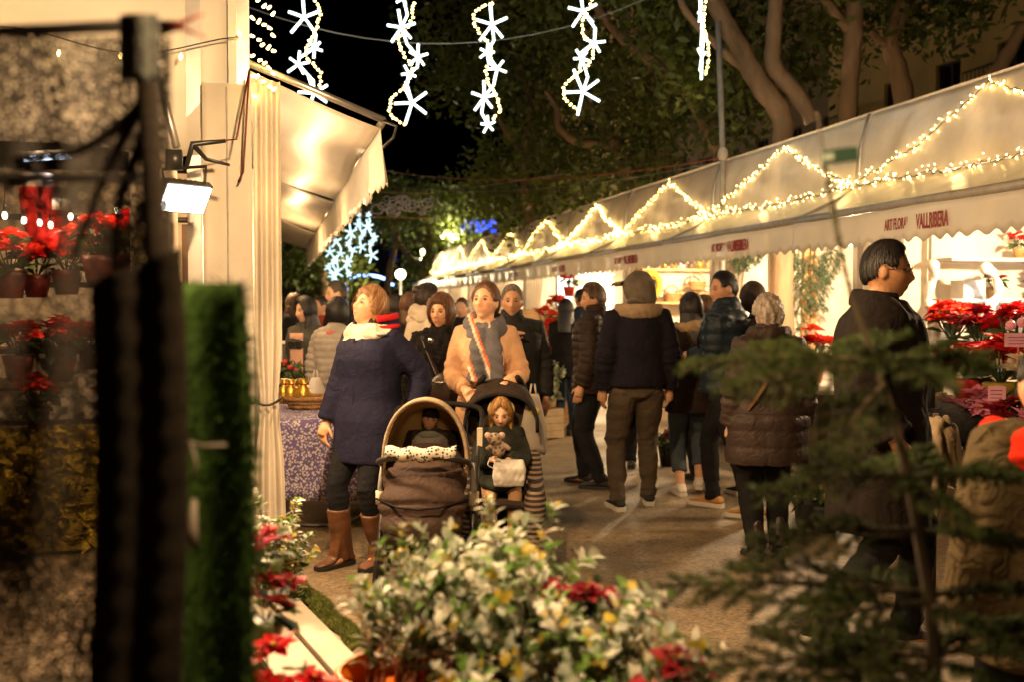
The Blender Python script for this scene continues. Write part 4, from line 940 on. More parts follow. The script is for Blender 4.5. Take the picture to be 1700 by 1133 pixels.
LEATH = mat('brown_leather', (.12, .048, .019), .45, var=.25, vs=8, bump=.15, bs=90); LEATHD = mat('dark_leather', (.025, .014, .010), .32, var=.25, vs=8, bump=.15, bs=90)
TAN = mat('tan_suede', (.42, .21, .05), .8, var=.2, vs=12, bump=.3, bs=150); WRUB = mat('white_rubber', (.62, .58, .50), .6, var=.1); BRUB = mat('black_rubber', (.015, .015, .015), .6)
SNKB = mat('black_canvas', (.014, .013, .013), .75, bump=.2, bs=120); SNKW = mat('white_leather_shoe', (.66, .60, .52), .5, var=.1)
REDC = cloth('red_lining', (.50, .015, .02), .7); DGRN = cloth('dark_green_jacket', (.022, .024, .018), .75); KHAKI = cloth('khaki_canvas', (.085, .062, .030), .8, bump=.9, bdist=.04)
SNEAK = dict(m=SNKB, sm=WRUB, sole=.028); DSHOE = dict(m=LEATHD, sm=BRUB)
# 1 --- woman in the navy parka
def p1x(T):
    up, k, root = T['up'], T['k'], T['root']
    m = MB()                                                        # turned down hood with red lining
    pts = [up(Vector((.125*math.sin(a), -.105*math.cos(a) + .03, 1.455 + .045*(1 - math.cos(a))*.5))*k) for a in np.linspace(.8, 2*PI - .8, 18)]
    m.tube(pts, [.030 + .022*math.sin(PI*i/17) for i in range(18)], 12, ell=(1, 1.25)); me = remesh(m, .010, 2, .5, [NAVY], 'hood'); P, N = co(me), nrm(me); setco(me, P + N*(.005*wave(P, 4, 18))[:, None]); h = link('hood', me, root)
    for zo, w in ((.036, .020), (-.022, .014)):
        m = MB(); pts = [up(Vector(((.155 + .012*(zo < 0))*math.sin(a), -(.135 + .012*(zo < 0))*math.cos(a) + .03, 1.478 + zo + .045*(1 - math.cos(a))*.5))*k) for a in np.linspace(.75, 2.0, 12)]; m.tube(pts, w, 8, ell=(.45, 1)); m.build('red_lining', REDC, h)
    m = MB(); m.tube([up(Vector((.01 + .006*math.sin(z*20), -.163 - .0*z, z))*k) for z in np.linspace(.72, 1.40, 12)], .008, 6); m.build('zip_flap', NAVY, root)
    m = MB(); c = up(Vector((.150, -.085, 1.43))*k); m.ell(c, (.045, .018, .012), 10, 6, Matrix.Rotation(.5, 3, 'Z')); m.build('badge', mat('silver_badge', (.45, .43, .40), .4, bump=1, bs=120), root)
person('woman in long navy parka and cream cowl scarf gazing up beside the prams', gnd(612, 5.95), -48, 1.65, 1, (.66, .34, .19), ('crop', (.34, .17, .065)),
       dict(m=NAVY, hem=.64, th=.045, flare=1.12, name='parka', collar='high', sleeve=1.10, fold=.30), dict(m=JBLK, w=.98, end=.55), dict(m=LEATH, h=.36, shaft=1.22, sm=BRUB), ((.10, -.02, 0), (-.10, -.14, 0)),
       ((.27, .12, .93), (-.24, -.16, .80)), (-12, -26, 0), -2, .0068, 1.08, extras=(p1x, ring_scarf(CREAM, .056, 2, 1.435, .100, seed=3, drop=.035)))
# 2 --- woman in the camel coat pushing the second pushchair
def stripes2(P):
    c = np.tile(np.array((.105, .10, .115)), (len(P), 1)); s = P[:, 0]*1.0 + P[:, 2]*.35; f = (s*9) % 1
    c[(f > .70) & (P[:, 0] < .03)] = (.62, .52, .38); c[(f > .86) & (P[:, 0] < .03)] = (.60, .14, .05); return c
SC2 = mat('striped_scarf', attr='Col', rough=.95, var=.15, bump=.5, bs=140)
def p2x(T):
    up, k, root = T['up'], T['k'], T['root']
    for sx in (-1, 1):
        m = MB(); m.sheet(lambda u, v: up(Vector((sx*(.015 + (.035 + .075*math.sin(PI*min(1, (1-v)*1.1))*.9)*u), -.158 - .010*u + .03*max(0, v - .6), 1.10 + .28*v - .02*u))*k), 8, 12, .012); m.build('lapel', CAMEL, root)
    m = MB(); m.tube([up(Vector((.012, -.165, z))*k) for z in np.linspace(.62, 1.1, 8)], .006, 6); m.build('front_edge', CAMEL, root)
person('woman in camel coat with striped grey scarf pushing the open pushchair', gnd(806, 6.30), -12, 1.69, 1, (.68, .38, .23), ('tied', (.16, .07, .03)),
       dict(m=CAMEL, hem=.55, th=.028, flare=1.10, name='coat', collar='fold', sleeve=1.0, skirt=.006), dict(m=JBLK, w=.9), DSHOE, ((.10, 0, 0), (-.10, 0, 0)),
       ((.135, -.28, 1.075), (-.125, -.28, 1.045)), (-24, -12, 0), 3, .0068, .92, curl=.62, extras=(p2x, ring_scarf(SC2, .042, 2, 1.435, .088, 2, stripes2, 5, .04)))
# 3 --- lady in black fur coat
person('short haired lady in black fur coat with a brown shoulder bag', gnd(733, 6.9), -16, 1.615, 1, (.62, .34, .19), ('bob', (.13, .055, .022)),
       dict(m=cloth('fur', (.012, .010, .010), .75, bump=1, bs=90, bdist=.02), hem=.60, th=.045, flare=1.1, name='fur_coat', collar='fur', fuzz=.012, sleeve=1.12), dict(m=JBLK), DSHOE,
       hands=('hang', 'hang'), head=(-18, -3, 0), res=.0075, girth=1.04, extras=(belt_strap((-.13, -.10, 1.42), (.10, -.22, .92), LEATHD, .02, 'bag_strap', .07),))
# 4 --- old man
person('elderly grey haired man in dark jacket holding a hand to his chest', gnd(850, 7.4), -10, 1.70, 0, (.56, .30, .17), ('short', (.26, .22, .18)),
       dict(m=cloth('charcoal', (.022, .021, .020), .6), hem=.80, th=.04, name='jacket', collar='high'), dict(m=JBLK), DSHOE, hands=('hang', (-.04, -.24, 1.30)), head=(-4, 0, 0), res=.0075, girth=1.1)
# 5 --- cream scarf person
person('dark haired shopper in cream jacket and scarf turned away behind the fur coat', gnd(706, 8.0), 110, 1.72, 1, (.60, .34, .20), ('bun', (.03, .018, .012)),
       dict(m=CREAM, hem=.82, th=.04, name='jacket'), dict(m=JBLK), DSHOE, head=(-15, 0, 0), res=.010, extras=(ring_scarf(CREAM, .05, 2, 1.45, .09, seed=8),))
# 6,7 --- women seen from behind
person('woman with long auburn hair seen from behind between the faces', gnd(680, 9.4), 170, 1.66, 1, hair=('long', (.12, .05, .018)), top=dict(m=BLK, hem=.7, name='coat'), legs=dict(m=JBLK), shoes=DSHOE, res=.012, no_eyes=True)
person('dark haired woman in black partly hidden behind the navy parka', gnd(655, 10.0), 160, 1.65, 1, hair=('long', (.03, .018, .012)), top=dict(m=BLK, hem=.75, name='coat'), legs=dict(m=JBLK), shoes=DSHOE, res=.012, no_eyes=True)
# 8 --- light puffer
person('woman in pale grey quilted jacket with black bob seen from behind', gnd(558, 8.4), 148, 1.60, 1, (.55, .30, .18), ('bob', (.012, .010, .010)),
       dict(m=GREYP2, hem=.80, th=.045, quilt=(.062, .010), name='puffer_jacket', sleeve=1.05), dict(m=JBLK, w=1.05), DSHOE, hands=('hang', 'hang'), head=(8, 0, 0), res=.0085, girth=1.05, no_eyes=True,
       extras=(ring_scarf(cloth('pink_scarf', (.42, .13, .13)), .03, 1, 1.40, .10, 2, seed=5, name='pink_scarf'),))
# 9 --- balding man
person('tall man with cropped grey hair in profile by the left stalls', gnd(562, 10.2), -80, 1.80, 0, (.58, .36, .24), ('short', (.08, .065, .05)), dict(m=BLK, hem=.8), dict(m=JBLK), DSHOE, head=(0, 5, 0), res=.011)
# 10 --- long black hair girl
def shirt(T):
    m = MB(); m.sheet(lambda u, v: T['up'](Vector((-.075 + .15*u, -.165 - .012*math.sin(PI*u), .98 + .40*v))*T['k']), 8, 8, .01); s = m.build('shirt', cloth('pink_shirt', (.50, .30, .22)), T['root'])
    link('lettering', text_mesh('OVES', .075, BLK, sx=.8), s, M=Matrix.Translation(T['up'](Vector((.0, -.192, 1.26))*T['k'])) @ Matrix.Rotation(PI/2, 4, 'X'))
person('young woman with long black hair in open dark parka and pink shirt', gnd(509, 9.0), -38, 1.62, 1, (.60, .36, .22), ('long', (.010, .008, .008)), dict(m=OLV, hem=.72, th=.04, name='parka'), dict(m=JBLK), DSHOE, hands=('pocket', 'pocket'), head=(-20, 4, 0), res=.0095, extras=(shirt,))
# far crowd
far = [(535, 11.5, -60, 1.66, 'red', (.26, .045, .02)), (640, 12.5, 175, 1.70, 'black', (.012, .012, .013)), (622, 15, 20, 1.72, 'grey', (.05, .045, .04)), (668, 14, 190, 1.68, 'brown', (.06, .035, .02)), (695, 13, 10, 1.62, 'black', (.012, .012, .013)),
       (600, 18, 160, 1.75, 'navy', (.02, .02, .035)), (648, 20, 0, 1.7, 'green', (.03, .04, .02)), (486, 13, 60, 1.7, 'black', (.012, .012, .013)), (768, 11.5, -30, 1.64, 'black', (.015, .012, .012)), (712, 18, 30, 1.7, 'grey', (.08, .07, .06)), (585, 24, 0, 1.7, 'brown', (.06, .035, .02)), (632, 28, 180, 1.7, 'black', (.012, .012, .013))]
lab = ['shopper in rusty red top just behind the pale quilted jacket', 'shopper in black far behind the navy parka', 'shopper in grey deep in the far crowd', 'shopper in brown behind the auburn haired woman', 'shopper in black behind the cream scarf',
       'shopper in navy far down the street', 'shopper in dark green far down the street', 'shopper in black at the edge of the left curtain', 'shopper in black glimpsed behind the camel coat', 'shopper in light grey far down beside the tents', 'distant shopper in brown under the blue arch', 'most distant shopper in black in the street']
for i, (px, d, th, H, cn, cc) in enumerate(far):
    person(lab[i], gnd(px, d), th, H, i % 2, (.5, .29, .18), (('short', 'bob', 'swept', 'long')[i % 4], (.02 + .02*(i % 3), .012 + .008*(i % 3), .01)), dict(m=cloth('far_' + cn, cc), hem=.75 - .1*(i % 2)), dict(m=JBLK if i % 3 else JBLUE), DSHOE, ((.09, -.1, 0), (-.09, .12, 0)), res=.016, no_eyes=True)
# ---------- right hand group
def hood12(T):
    HM, k, up, root = T['HM'], T['k'], T['up'], T['root']
    m = MB(); m.ell(HM @ Vector((0, .012, .018)), (.100, .122, .128), 20, 14, HM.to_3x3().normalized()); m.tube([HM @ Vector((0, .045, .06)), HM @ Vector((0, .06, -.06)), up(Vector((0, .05, 1.45))*k)], [.095, .098, .105], 16)
    me = remesh(m, .010, 3, .5, [GREYH], 'hood'); P, N = co(me), nrm(me); setco(me, P + N*(.007*wave(P*np.array((1, 1, .6)), 6, 17) + .003*wave(P, 8, 40))[:, None]); link('hood', me, root)
    m = MB(); m.sheet(lambda u, v: HM @ Vector(((u - .5)*.15*(1 - .45*v*v), -.095 - .085*v, .062 - .012*v - .05*(u - .5)**2*4*.5)), 10, 8, .005); m.build('cap_brim', cloth('olive_cap', (.16, .11, .04)), root)
    m = MB(); m.tube([up(Vector((.155*math.sin(a), .035 - .115*math.cos(a)*1.0, 1.445 + .012*math.cos(a)))*k) for a in np.linspace(.9, 2*PI - .9, 16)], [.030 + .020*math.sin(PI*i/15) for i in range(16)], 10, ell=(.55, 1.2)); me = remesh(m, .009, 2, .5, [SHERPA], 'sherpa_collar'); P, N = co(me), nrm(me); setco(me, P + N*(.004*wave(P, 2, 70))[:, None]); link('sherpa_collar', me, root)
person('man in grey hood and dark jacket with tan collar walking away', gnd(1058, 7.55), 172, 1.80, 0, hair=('none', (.05, .03, .02)), top=dict(m=DKNV, hem=.885, th=.040, name='jacket', sleeve=1.08, collar='none', fold=1.2), legs=dict(m=JGREY, w=1.10, fold=1.5), shoes=SNEAK,
       feet=((.14, .02, 0), (-.13, -.16, 0)), hands=('hang', 'hang'), head=(58, 0, 0), res=.0075, girth=1.0, no_eyes=True, extras=(hood12,))
person('man in dark brown quilted jacket in profile beside the hooded man', gnd(988, 8.5), -128, 1.73, 0, (.58, .31, .17), ('swept', (.10, .05, .022)), dict(m=DKBR, hem=.80, th=.05, quilt=(.068, .011), name='puffer_jacket', collar='high', sleeve=1.1), dict(m=JBLK, w=1.1), dict(m=SNKB, sm=BRUB),
       feet=((.10, .10, 0), (-.10, -.12, 0)), hands=('hang', 'hang'), head=(34, 2, 0), res=.0075, girth=1.1)
person('woman in black with long hair and jeans facing the red flowers', gnd(938, 11.9), 140, 1.62, 1, hair=('long', (.012, .009, .008)), top=dict(m=BLK, hem=.72, name='coat'), legs=dict(m=JBLUE, w=.95), shoes=DSHOE, hands=('phone', 'fold'), head=(20, 12, 0), res=.012, no_eyes=True)
person('man in navy jacket and jeans behind the quilted brown jacket', gnd(966, 12.4), 175, 1.76, 0, hair=('short', (.015, .011, .01)), top=dict(m=cloth('slate_navy', (.022, .03, .05)), hem=.82, name='jacket'), legs=dict(m=JBLUE), shoes=DSHOE, head=(20, 0, 0), res=.012, no_eyes=True)
person('shopper in dark trousers hidden behind the hooded man', gnd(1062, 9.3), 150, 1.62, 1, hair=('long', (.03, .018, .012)), top=dict(m=BLK, hem=.7, name='coat'), legs=dict(m=JBLK), shoes=DSHOE, feet=((.1, -.14, 0), (-.1, .14, 0)), res=.012, no_eyes=True)
person('woman with long dark hair, brown coat, cropped jeans and white sneakers', gnd(1148, 8.15), 165, 1.64, 1, hair=('long', (.018, .010, .007)), top=dict(m=BRWN, hem=.70, th=.035, flare=1.08, name='coat'), legs=dict(m=cloth('light_jeans', (.06, .075, .095), .9), w=1.05, end=.72, flare=1.15), shoes=dict(m=SNKW, sm=WRUB, sole=.026),
       feet=((.09, .05, 0), (-.09, -.10, .03)), hands=('fold', 'fold'), head=(10, 6, 0), res=.0085, no_eyes=True, extras=(ring_scarf(cloth('beige_scarf', (.30, .20, .10)), .045, 1, 1.44, .10, seed=4),))
person('brown haired shopper just behind the woman in cropped jeans', gnd(1172, 8.8), 190, 1.62, 1, hair=('bob', (.11, .05, .02)), top=dict(m=BLK, hem=.7, name='coat'), legs=dict(m=JBLK), shoes=DSHOE, res=.012, no_eyes=True)
def pack(T):
    k, up, root = T['k'], T['up'], T['root']; return
person('man in dark teal quilted jacket and tan shoes with a backpack', gnd(1206, 7.45), -138, 1.80, 0, (.55, .29, .16), ('short', (.012, .009, .008)), dict(m=TEAL, hem=.85, th=.05, quilt=(.085, .014), name='puffer_jacket', collar='high', sleeve=1.12), dict(m=JBLK, w=.98), dict(m=TAN, sm=WRUB, sole=.026),
       feet=((.11, .26, 0), (-.11, -.14, 0)), hands=('fold', 'fold'), head=(48, 4, 0), res=.0075, girth=1.05)
person('shopper with brown hair hidden behind the backpack man', gnd(1252, 8.1), 185, 1.72, 1, hair=('bob', (.05, .028, .015)), top=dict(m=BLK, hem=.7, name='coat'), legs=dict(m=JBLK), shoes=SNEAK, res=.012, no_eyes=True)
def p19x(T):
    k, up, root = T['k'], T['up'], T['root']
    m = MB(); m.tube([up(Vector((.115*math.sin(a), .02 - .10*math.cos(a), 1.475))*k) for a in np.linspace(0, 2*PI, 20)[:-1]], .036*k, 10, close=True, ell=(.8, 1.3)); me = remesh(m, .010, 2, .5, [DKBR], 'collar'); P, N = co(me), nrm(me); setco(me, P + N*(.006*wave(P, 3, 40))[:, None]); link('gathered_collar', me, root)
    m = MB(); ring = [up(Vector((-.115 + .016*math.cos(a), .165, 1.355 + .016*math.sin(a)))*k) for a in np.linspace(0, 2*PI, 12)[:-1]]; m.tube(ring, .003, 5, close=True); m.build('strap_ring', mat('brass', (.5, .33, .12), .3, metal=.9), root)
person('grey haired woman in long quilted brown coat and heeled boots from behind', gnd(1276, 6.12), 168, 1.60, 1, (.56, .32, .2), ('curly', (.26, .21, .16)), dict(m=cloth('quilted_coat', (.040, .027, .022), .5), hem=.62, th=.055, flare=1.06, quilt=(.105, .010), cells=2.5, name='quilted_coat', collar='high', sleeve=1.12, fold=1.3),
       dict(m=BLK, w=1.08), dict(m=LEATHD, sm=BRUB, h=.22, heel=.055, sole=.014, shaft=.82), feet=((.09, .09, 0), (-.09, -.03, 0)), hands=('hang', 'hang'), head=(8, 2, 0), res=.0070, girth=1.18, no_eyes=True,
       extras=(p19x, belt_strap((-.10, .09, 1.44), (.17, .15, .98), cloth('tan_strap', (.12, .06, .03)), .016, 'bag_strap', .075)))
def p20x(T):
    glasses(T); k, up, root = T['k'], T['up'], T['root']
    m = MB(); m.tube([up(Vector((.118*math.sin(a), .015 - .095*math.cos(a)*1.0, 1.455 + .03*(1 - math.cos(a))*.4))*k) for a in np.linspace(.6, 2*PI - .6, 18)], .032*k, 10, ell=(.5, 1.3)); me = remesh(m, .009, 2, .5, [cloth('dark_coat', (.016, .012, .010))], 'collar'); link('coat_collar', me, root)
person('man with glasses in dark coat walking right past the flower display', gnd(1462, 4.45), 58, 1.83, 0, (.50, .25, .12), ('short', (.014, .010, .008)), dict(m=cloth('dark_coat', (.016, .012, .010)), hem=.52, th=.06, flare=1.1, name='overcoat', collar='none', sleeve=1.22, fold=1.3), dict(m=JBLK, w=1.05), dict(m=SNKB, sm=WRUB),
       feet=((.09, -.12, 0), (-.09, .22, .03)), hands=('hang', (-.30, -.05, .92)), head=(-4, 1, 0), res=.0068, girth=1.08, extras=(p20x,))
def redhood(T):
    m = MB(); m.ell(T['V'](0, .10, 1.435), (.20*T['k'], .09*T['k'], .052*T['k']), 18, 10); shape_ = remesh(m, .011, 3, .5, [cloth('scarlet', (.72, .03, .01))], 'red_hood'); P, N = co(shape_), nrm(shape_); setco(shape_, P + N*(.005*wave(P, 4, 20))[:, None]); link('red_hood', shape_, T['root'])
person('child in khaki jacket with red collar at the right edge', gnd(1748, 2.65), 175, 1.43, 0, hair=('short', (.012, .009, .007)), top=dict(m=KHAKI, hem=.72, th=.07, name='jacket', sleeve=1.25, fold=2, collar='none'), legs=dict(m=JBLK), shoes=SNEAK, res=.010, girth=1.15, no_eyes=True,
       extras=(ring_scarf(cloth('scarlet', (.72, .03, .01)), 0.055, 1, 1.42, .165, seed=2, drop=0, name='red_collar'), redhood))
person('fair haired vendor facing out from the bay of basket shelves', (5.75, 12.3), -40, 1.66, 1, (.66, .42, .30), ('tied', (.28, .17, .07)), dict(m=cloth('mustard', (.22, .15, .03)), hem=.8, name='jacket'), dict(m=JBLK), DSHOE, head=(25, 5, 0), res=.0095, hands=('fold', 'fold'))
# ------------------------------------------------------------------ special materials
def patterned(name, base, spots, scale, thr, rough=.8, noise=0):
    m = mat(name, base, rough, var=.1, bump=.15, bs=150); n, l = m.node_tree.nodes, m.node_tree.links; b = n['Principled BSDF']
    tc = n.new('ShaderNodeTexCoord'); v = n.new('ShaderNodeTexVoronoi'); v.inputs['Scale'].default_value = scale; l.new(tc.outputs['Object'], v.inputs['Vector'])
    src = v.outputs['Distance']
    if noise:
        nz = n.new('ShaderNodeTexNoise'); nz.inputs['Scale'].default_value = scale*noise; l.new(tc.outputs['Object'], nz.inputs['Vector']); ma = n.new('ShaderNodeMath'); ma.operation = 'MULTIPLY_ADD'; ma.inputs[1].default_value = .9; l.new(nz.outputs[0], ma.inputs[0]); l.new(src, ma.inputs[2]); src = ma.outputs[0]
    r = n.new('ShaderNodeMapRange'); r.inputs[1].default_value = thr; r.inputs[2].default_value = thr + .06; r.inputs[3].default_value = 1; r.inputs[4].default_value = 0; l.new(src, r.inputs[0])
    mx = n.new('ShaderNodeMix'); mx.data_type = 'RGBA'; l.new(r.outputs[0], mx.inputs[0]); old = b.inputs['Base Color'].links[0].from_socket; l.new(old, mx.inputs[6]); mx.inputs[7].default_value = (*spots, 1); l.new(mx.outputs[2], b.inputs['Base Color']); return m
def striped(name, a, c, per, axis=2):
    m = mat(name, a, .85, var=.1); n, l = m.node_tree.nodes, m.node_tree.links; b = n['Principled BSDF']; tc = n.new('ShaderNodeTexCoord'); sx = n.new('ShaderNodeSeparateXYZ'); l.new(tc.outputs['Object'], sx.inputs[0])
    fr = n.new('ShaderNodeMath'); fr.operation = 'MULTIPLY'; fr.inputs[1].default_value = 1/per; l.new(sx.outputs[axis], fr.inputs[0]); f2 = n.new('ShaderNodeMath'); f2.operation = 'FRACT'; l.new(fr.outputs[0], f2.inputs[0])
    g = n.new('ShaderNodeMath'); g.operation = 'GREATER_THAN'; g.inputs[1].default_value = .55; l.new(f2.outputs[0], g.inputs[0]); mx = n.new('ShaderNodeMix'); mx.data_type = 'RGBA'; l.new(g.outputs[0], mx.inputs[0]); mx.inputs[6].default_value = (*a, 1); mx.inputs[7].default_value = (*c, 1); l.new(mx.outputs[2], b.inputs['Base Color']); return m
PURP = patterned('snowflake_cloth', (.14, .11, .30), (.66, .60, .66), 55, .86, .8, 2.5)
DOTS = patterned('dotted_tights', (.36, .21, .10), (.66, .52, .36), 34, .13)
FLOR = patterned('floral_print', (.60, .54, .45), (.05, .045, .06), 55, .33)
STRP = striped('striped_liner', (.020, .015, .013), (.21, .14, .09), .026)
MUFF = cloth('brown_muff', (.055, .034, .026), .7); BEIGE = cloth('beige_canopy', (.36, .27, .17), .85); OCHL = cloth('canopy_lining', (.48, .31, .12), .85, transl=.25); PCH = cloth('dark_brown_seat', (.030, .020, .015), .7)
WHITEP = mat('white_plastic', (.70, .66, .60), .45, var=.08, vs=12, bump=.5, bs=22, bdist=.02, transl=.3); CHROME = mat('chrome', (.6, .58, .55), .2, metal=1, var=0); RUB = mat('tyre', (.02, .02, .02), .75, var=.2, bump=.5, bs=60)
BLKF = cloth('black_fabric', (.012, .011, .011), .8)
def wheel(t, c, r, w, rot=0):
    M = Matrix.Translation(c) @ Matrix.Rotation(rot, 4, 'Z')
    m = MB(); m.tube([M @ Vector((0, r*.86*math.cos(a), r*.86*math.sin(a))) for a in np.linspace(0, 2*PI, 25)[:-1]], r*.14, 8, close=True, ell=(1, w)); wl_ = m.build('wheel', RUB, t)
    m = MB(); m.tube([M @ Vector((0, r*.70*math.cos(a), r*.70*math.sin(a))) for a in np.linspace(0, 2*PI, 19)[:-1]], r*.05, 6, close=True)
    for k in range(6): a = k*PI/3; m.tube([M @ Vector((0, 0, 0)), M @ Vector((0, r*.72*math.cos(a), r*.72*math.sin(a)))], r*.05, 5)
    m.tube([M @ Vector((-.02, 0, 0)), M @ Vector((.02, 0, 0))], r*.16, 8); m.build('rim', GREYP, wl_)
def shape(mb, vox, it, m, name, parent, disp=None):
    me = remesh(mb, vox, it, .5, [m], name)
    if disp: P, N = co(me), nrm(me); setco(me, P + N*disp(P)[:, None])
    return link(name, me, parent)
# ------------------------------------------------------------------ pram with the sleeping baby
sp = gnd(709, 5.25); pr = thing('pram', 'beige hooded pram with brown footmuff and floral bumper bar', 'pram', sp, R(-16))
def hoodfn(R0, R1, inner=0):
    def fn(u, v):
        a = (u - .5)*PI; b = v*PI*.5; rx = .222 - inner; rz = .40 - inner
        return (rx*math.sin(a)*(1 - .10*v*v), -.10 + (.36 - inner)*math.sin(b)*(.75 + .25*math.cos(a)), .66 + rz*math.cos(a)**.75 if False else .66 + rz*max(0, math.cos(a))**.7*(math.cos(b)**.55 if v < 1 else 0) + .012*math.sin(9*b)*math.cos(a))
    return fn
m = MB(); m.sheet(hoodfn(0, 0), 28, 16, -.004); m.build('canopy', BEIGE, pr)
m = MB(); m.sheet(hoodfn(0, 0, .012), 28, 16, -.003); m.build('canopy_lining', OCHL, pr)
m = MB(); f = hoodfn(0, 0); m.tube([f(u, 0) for u in np.linspace(0, 1, 24)], .009, 8); m.build('canopy_rim', cloth('rim_beige', (.33, .25, .17)), pr)
m = MB(); m.tube([(0, .20, .86), (0, .10, .66), (0, -.02, .52), (0, -.22, .42), (0, -.36, .38)], [.14, .19, .20, .20, .16], 16, ell=(1, .35)); shape(m, .014, 3, PCH, 'seat', pr)
m = MB()
for p, r in (((0, .02, .72), (.19, .12, .10)), ((0, -.10, .64), (.225, .16, .13)), ((0, -.20, .54), (.235, .17, .13)), ((0, -.24, .44), (.215, .16, .12)), ((0, -.20, .36), (.19, .15, .09))): m.ell(p, r, 20, 12)
shape(m, .012, 5, MUFF, 'footmuff', pr, lambda P: -.016*np.exp(-((P[:, 2] + .10*np.abs(P[:, 0]) - .575)/.012)**2) - .012*np.exp(-((P[:, 2] - .28*P[:, 0]**2 - .71)/.010)**2) + .003*wave(P*np.array((.8, .8, 1.2)), 9, 7))
m = MB(); m.tube([(-.235, -.215 - .15*0, .565), (-.10, -.385, .555), (.0, -.405, .55), (.10, -.385, .555), (.235, -.215, .565)], .006, 6); m.build('zip', BLKF, pr)
m = MB(); bar = bez([(-.225, .02, .70), (-.225, -.20, .755), (-.12, -.29, .79), (.0, -.305, .80), (.12, -.29, .79), (.225, -.20, .755), (.225, .02, .70)], 5); m.tube(bar, .016, 8); m.build('bumper_bar', BLACKM, pr)
m = MB(); m.sheet(lambda u, v: ((u - .5)*.36, -.305 + .10*(u - .5)**2*2 - .028*math.cos((v - .5)*PI) , .768 + .075*v + .006*math.sin(u*20)), 24, 6, .012); m.build('bar_cover', FLOR, pr)
fr = []
for s in (-1, 1):
    m = MB(); m.tube([(s*.255, .50, .90), (s*.245, .30, .72), (s*.245, .02, .46), (s*.235, -.28, .14)], .014, 8); m.build('frame_tube', BLACKM, pr)
    m = MB(); m.tube([(s*.245, .02, .46), (s*.26, .30, .16)], .014, 8); m.build('frame_tube', BLACKM, pr)
    m = MB(); m.tube([(s*.245, .0, .47), (s*.245, -.02, .60), (s*.235, .0, .72)], [.022, .018, .014], 8); m.build('hinge', GREYP, pr)
    m = MB(); m.tube([(s*.245, -.02, .50), (s*.245, -.02, .57)], .030, 10); m.build('adapter', mat('ivory_plastic', (.55, .48, .36), .4), pr)
    wheel(pr, (s*.29, .32, .15), .15, .8); wheel(pr, (s*.20, -.32, .095), .095, .8, s*.2)
    m = MB(); m.box((s*.252 - .015, .33, .76), (s*.252 + .015, .38, .86)); m.build('fold_grip', mat('ivory_plastic', (.55, .48, .36), .4), pr, smooth=False)
m = MB(); m.tube(bez([(-.255, .50, .90), (-.235, .56, .95), (-.12, .58, .97), (0, .585, .975), (.12, .58, .97), (.235, .56, .95), (.255, .50, .90)], 4), .016, 8); m.build('handlebar', BLKF, pr)
m = MB(); m.tube([(-.235, -.28, .14), (-.10, -.30, .13), (.10, -.30, .13), (.235, -.28, .14)], .013, 6); m.tube([(-.26, .30, .16), (.26, .30, .16)], .013, 6); m.build('axle', BLACKM, pr)
m = MB(); m.sheet(lambda u, v: ((u - .5)*.42, -.24 + .50*v, .18 + .09*(abs(2*u - 1)**2) + .06*abs(2*v - 1)**2), 12, 12, .01); m.build('shopping_basket', BLKF, pr)
m = MB(); m.ell((.03, -.12, .26), (.15, .14, .05)); o = shape(m, .014, 3, cloth('pink_blanket', (.40, .17, .17)), 'blanket', None, lambda P: .012*wave(P, 4, 16)); o.location = pr.location; o.rotation_euler = pr.rotation_euler
tag(o, 'folded pink blanket in the basket under the pram', 'blanket')
Bm = Matrix.Translation(sp) @ Matrix.Rotation(R(-16), 4, 'Z')
bp_ = Bm @ Vector((.0, .07, .26))
def beanie(T):
    HM = T['HM']; hs = T['hs']; m = MB(); dx, dy, dz = sph(36, 24); q = [HM @ Vector((x*.092, y*.112 + .004, z*.125 + .01)) for x, y, z in zip(dx.ravel(), dy.ravel(), dz.ravel()) if True]
    hv = [(HM @ Vector((x*.092, y*.112 + .004, max(z, .20 - .25*max(0, y))*.135 + .006))) for x, y, z in zip(dx.ravel(), dy.ravel(), dz.ravel())]; m.add(hv, sph_faces(36, 24)); m.build('beanie', BLKF, T['root'])
    m = MB(); m.ell(T['V'](0, .05, 1.38), (.17*T['k'], .13*T['k'], .08*T['k']), 12, 8); me = remesh(m, .008, 2, .5, [OLV], 'collar'); link('hood_collar', me, T['root'])
person('baby asleep in the beige pram wearing a black beanie', (bp_.x, bp_.y, .285), -16, .70, 0, (.60, .33, .22), ('none', (.03, .02, .02)), dict(m=cloth('grey_fleece', (.075, .065, .055)), hem=.75, th=.06, name='fleece'), dict(m=BLK), None, lean=-14, head=(12, -2, 8), res=.011, curl=.8, hands=('fold', 'fold'), extras=(beanie,), group='children in pushchairs')
# ------------------------------------------------------------------ pushchair with the girl
s2 = gnd(832, 5.85); pc = thing('pushchair', 'dark brown pushchair with striped liner and black handles', 'pushchair', s2, R(-12))
m = MB(); m.sheet(lambda u, v: ((u - .5)*.40*(1 - .25*max(0, v - .7)/.3), .10 + .14*v - .05*math.sin(PI*u), .42 + .66*v - .08*abs(2*u - 1)**2.2*max(0, v - .45)), 16, 16, .03); m.build('seat_back', PCH, pc)
def hood2(u, v):
    a = (u - .5)*PI; b = v*PI*.42; return (.215*math.sin(a), .22 - .22*math.sin(b) + .02*math.cos(a), .80 + .30*max(0, math.cos(a))**.6*math.cos(b*.55))
m = MB(); m.sheet(hood2, 26, 10, .006); m.build('canopy', PCH, pc)
m = MB(); m.tube([hood2(u, 1) for u in np.linspace(0, 1, 22)], .011, 6); m.build('canopy_rim', BLKF, pc)
m = MB(); m.sheet(lambda u, v: ((u - .5)*.36, -.26 + .38*v, .43 + .015*math.sin(PI*u)), 8, 8, .05); m.build('seat_base', PCH, pc)
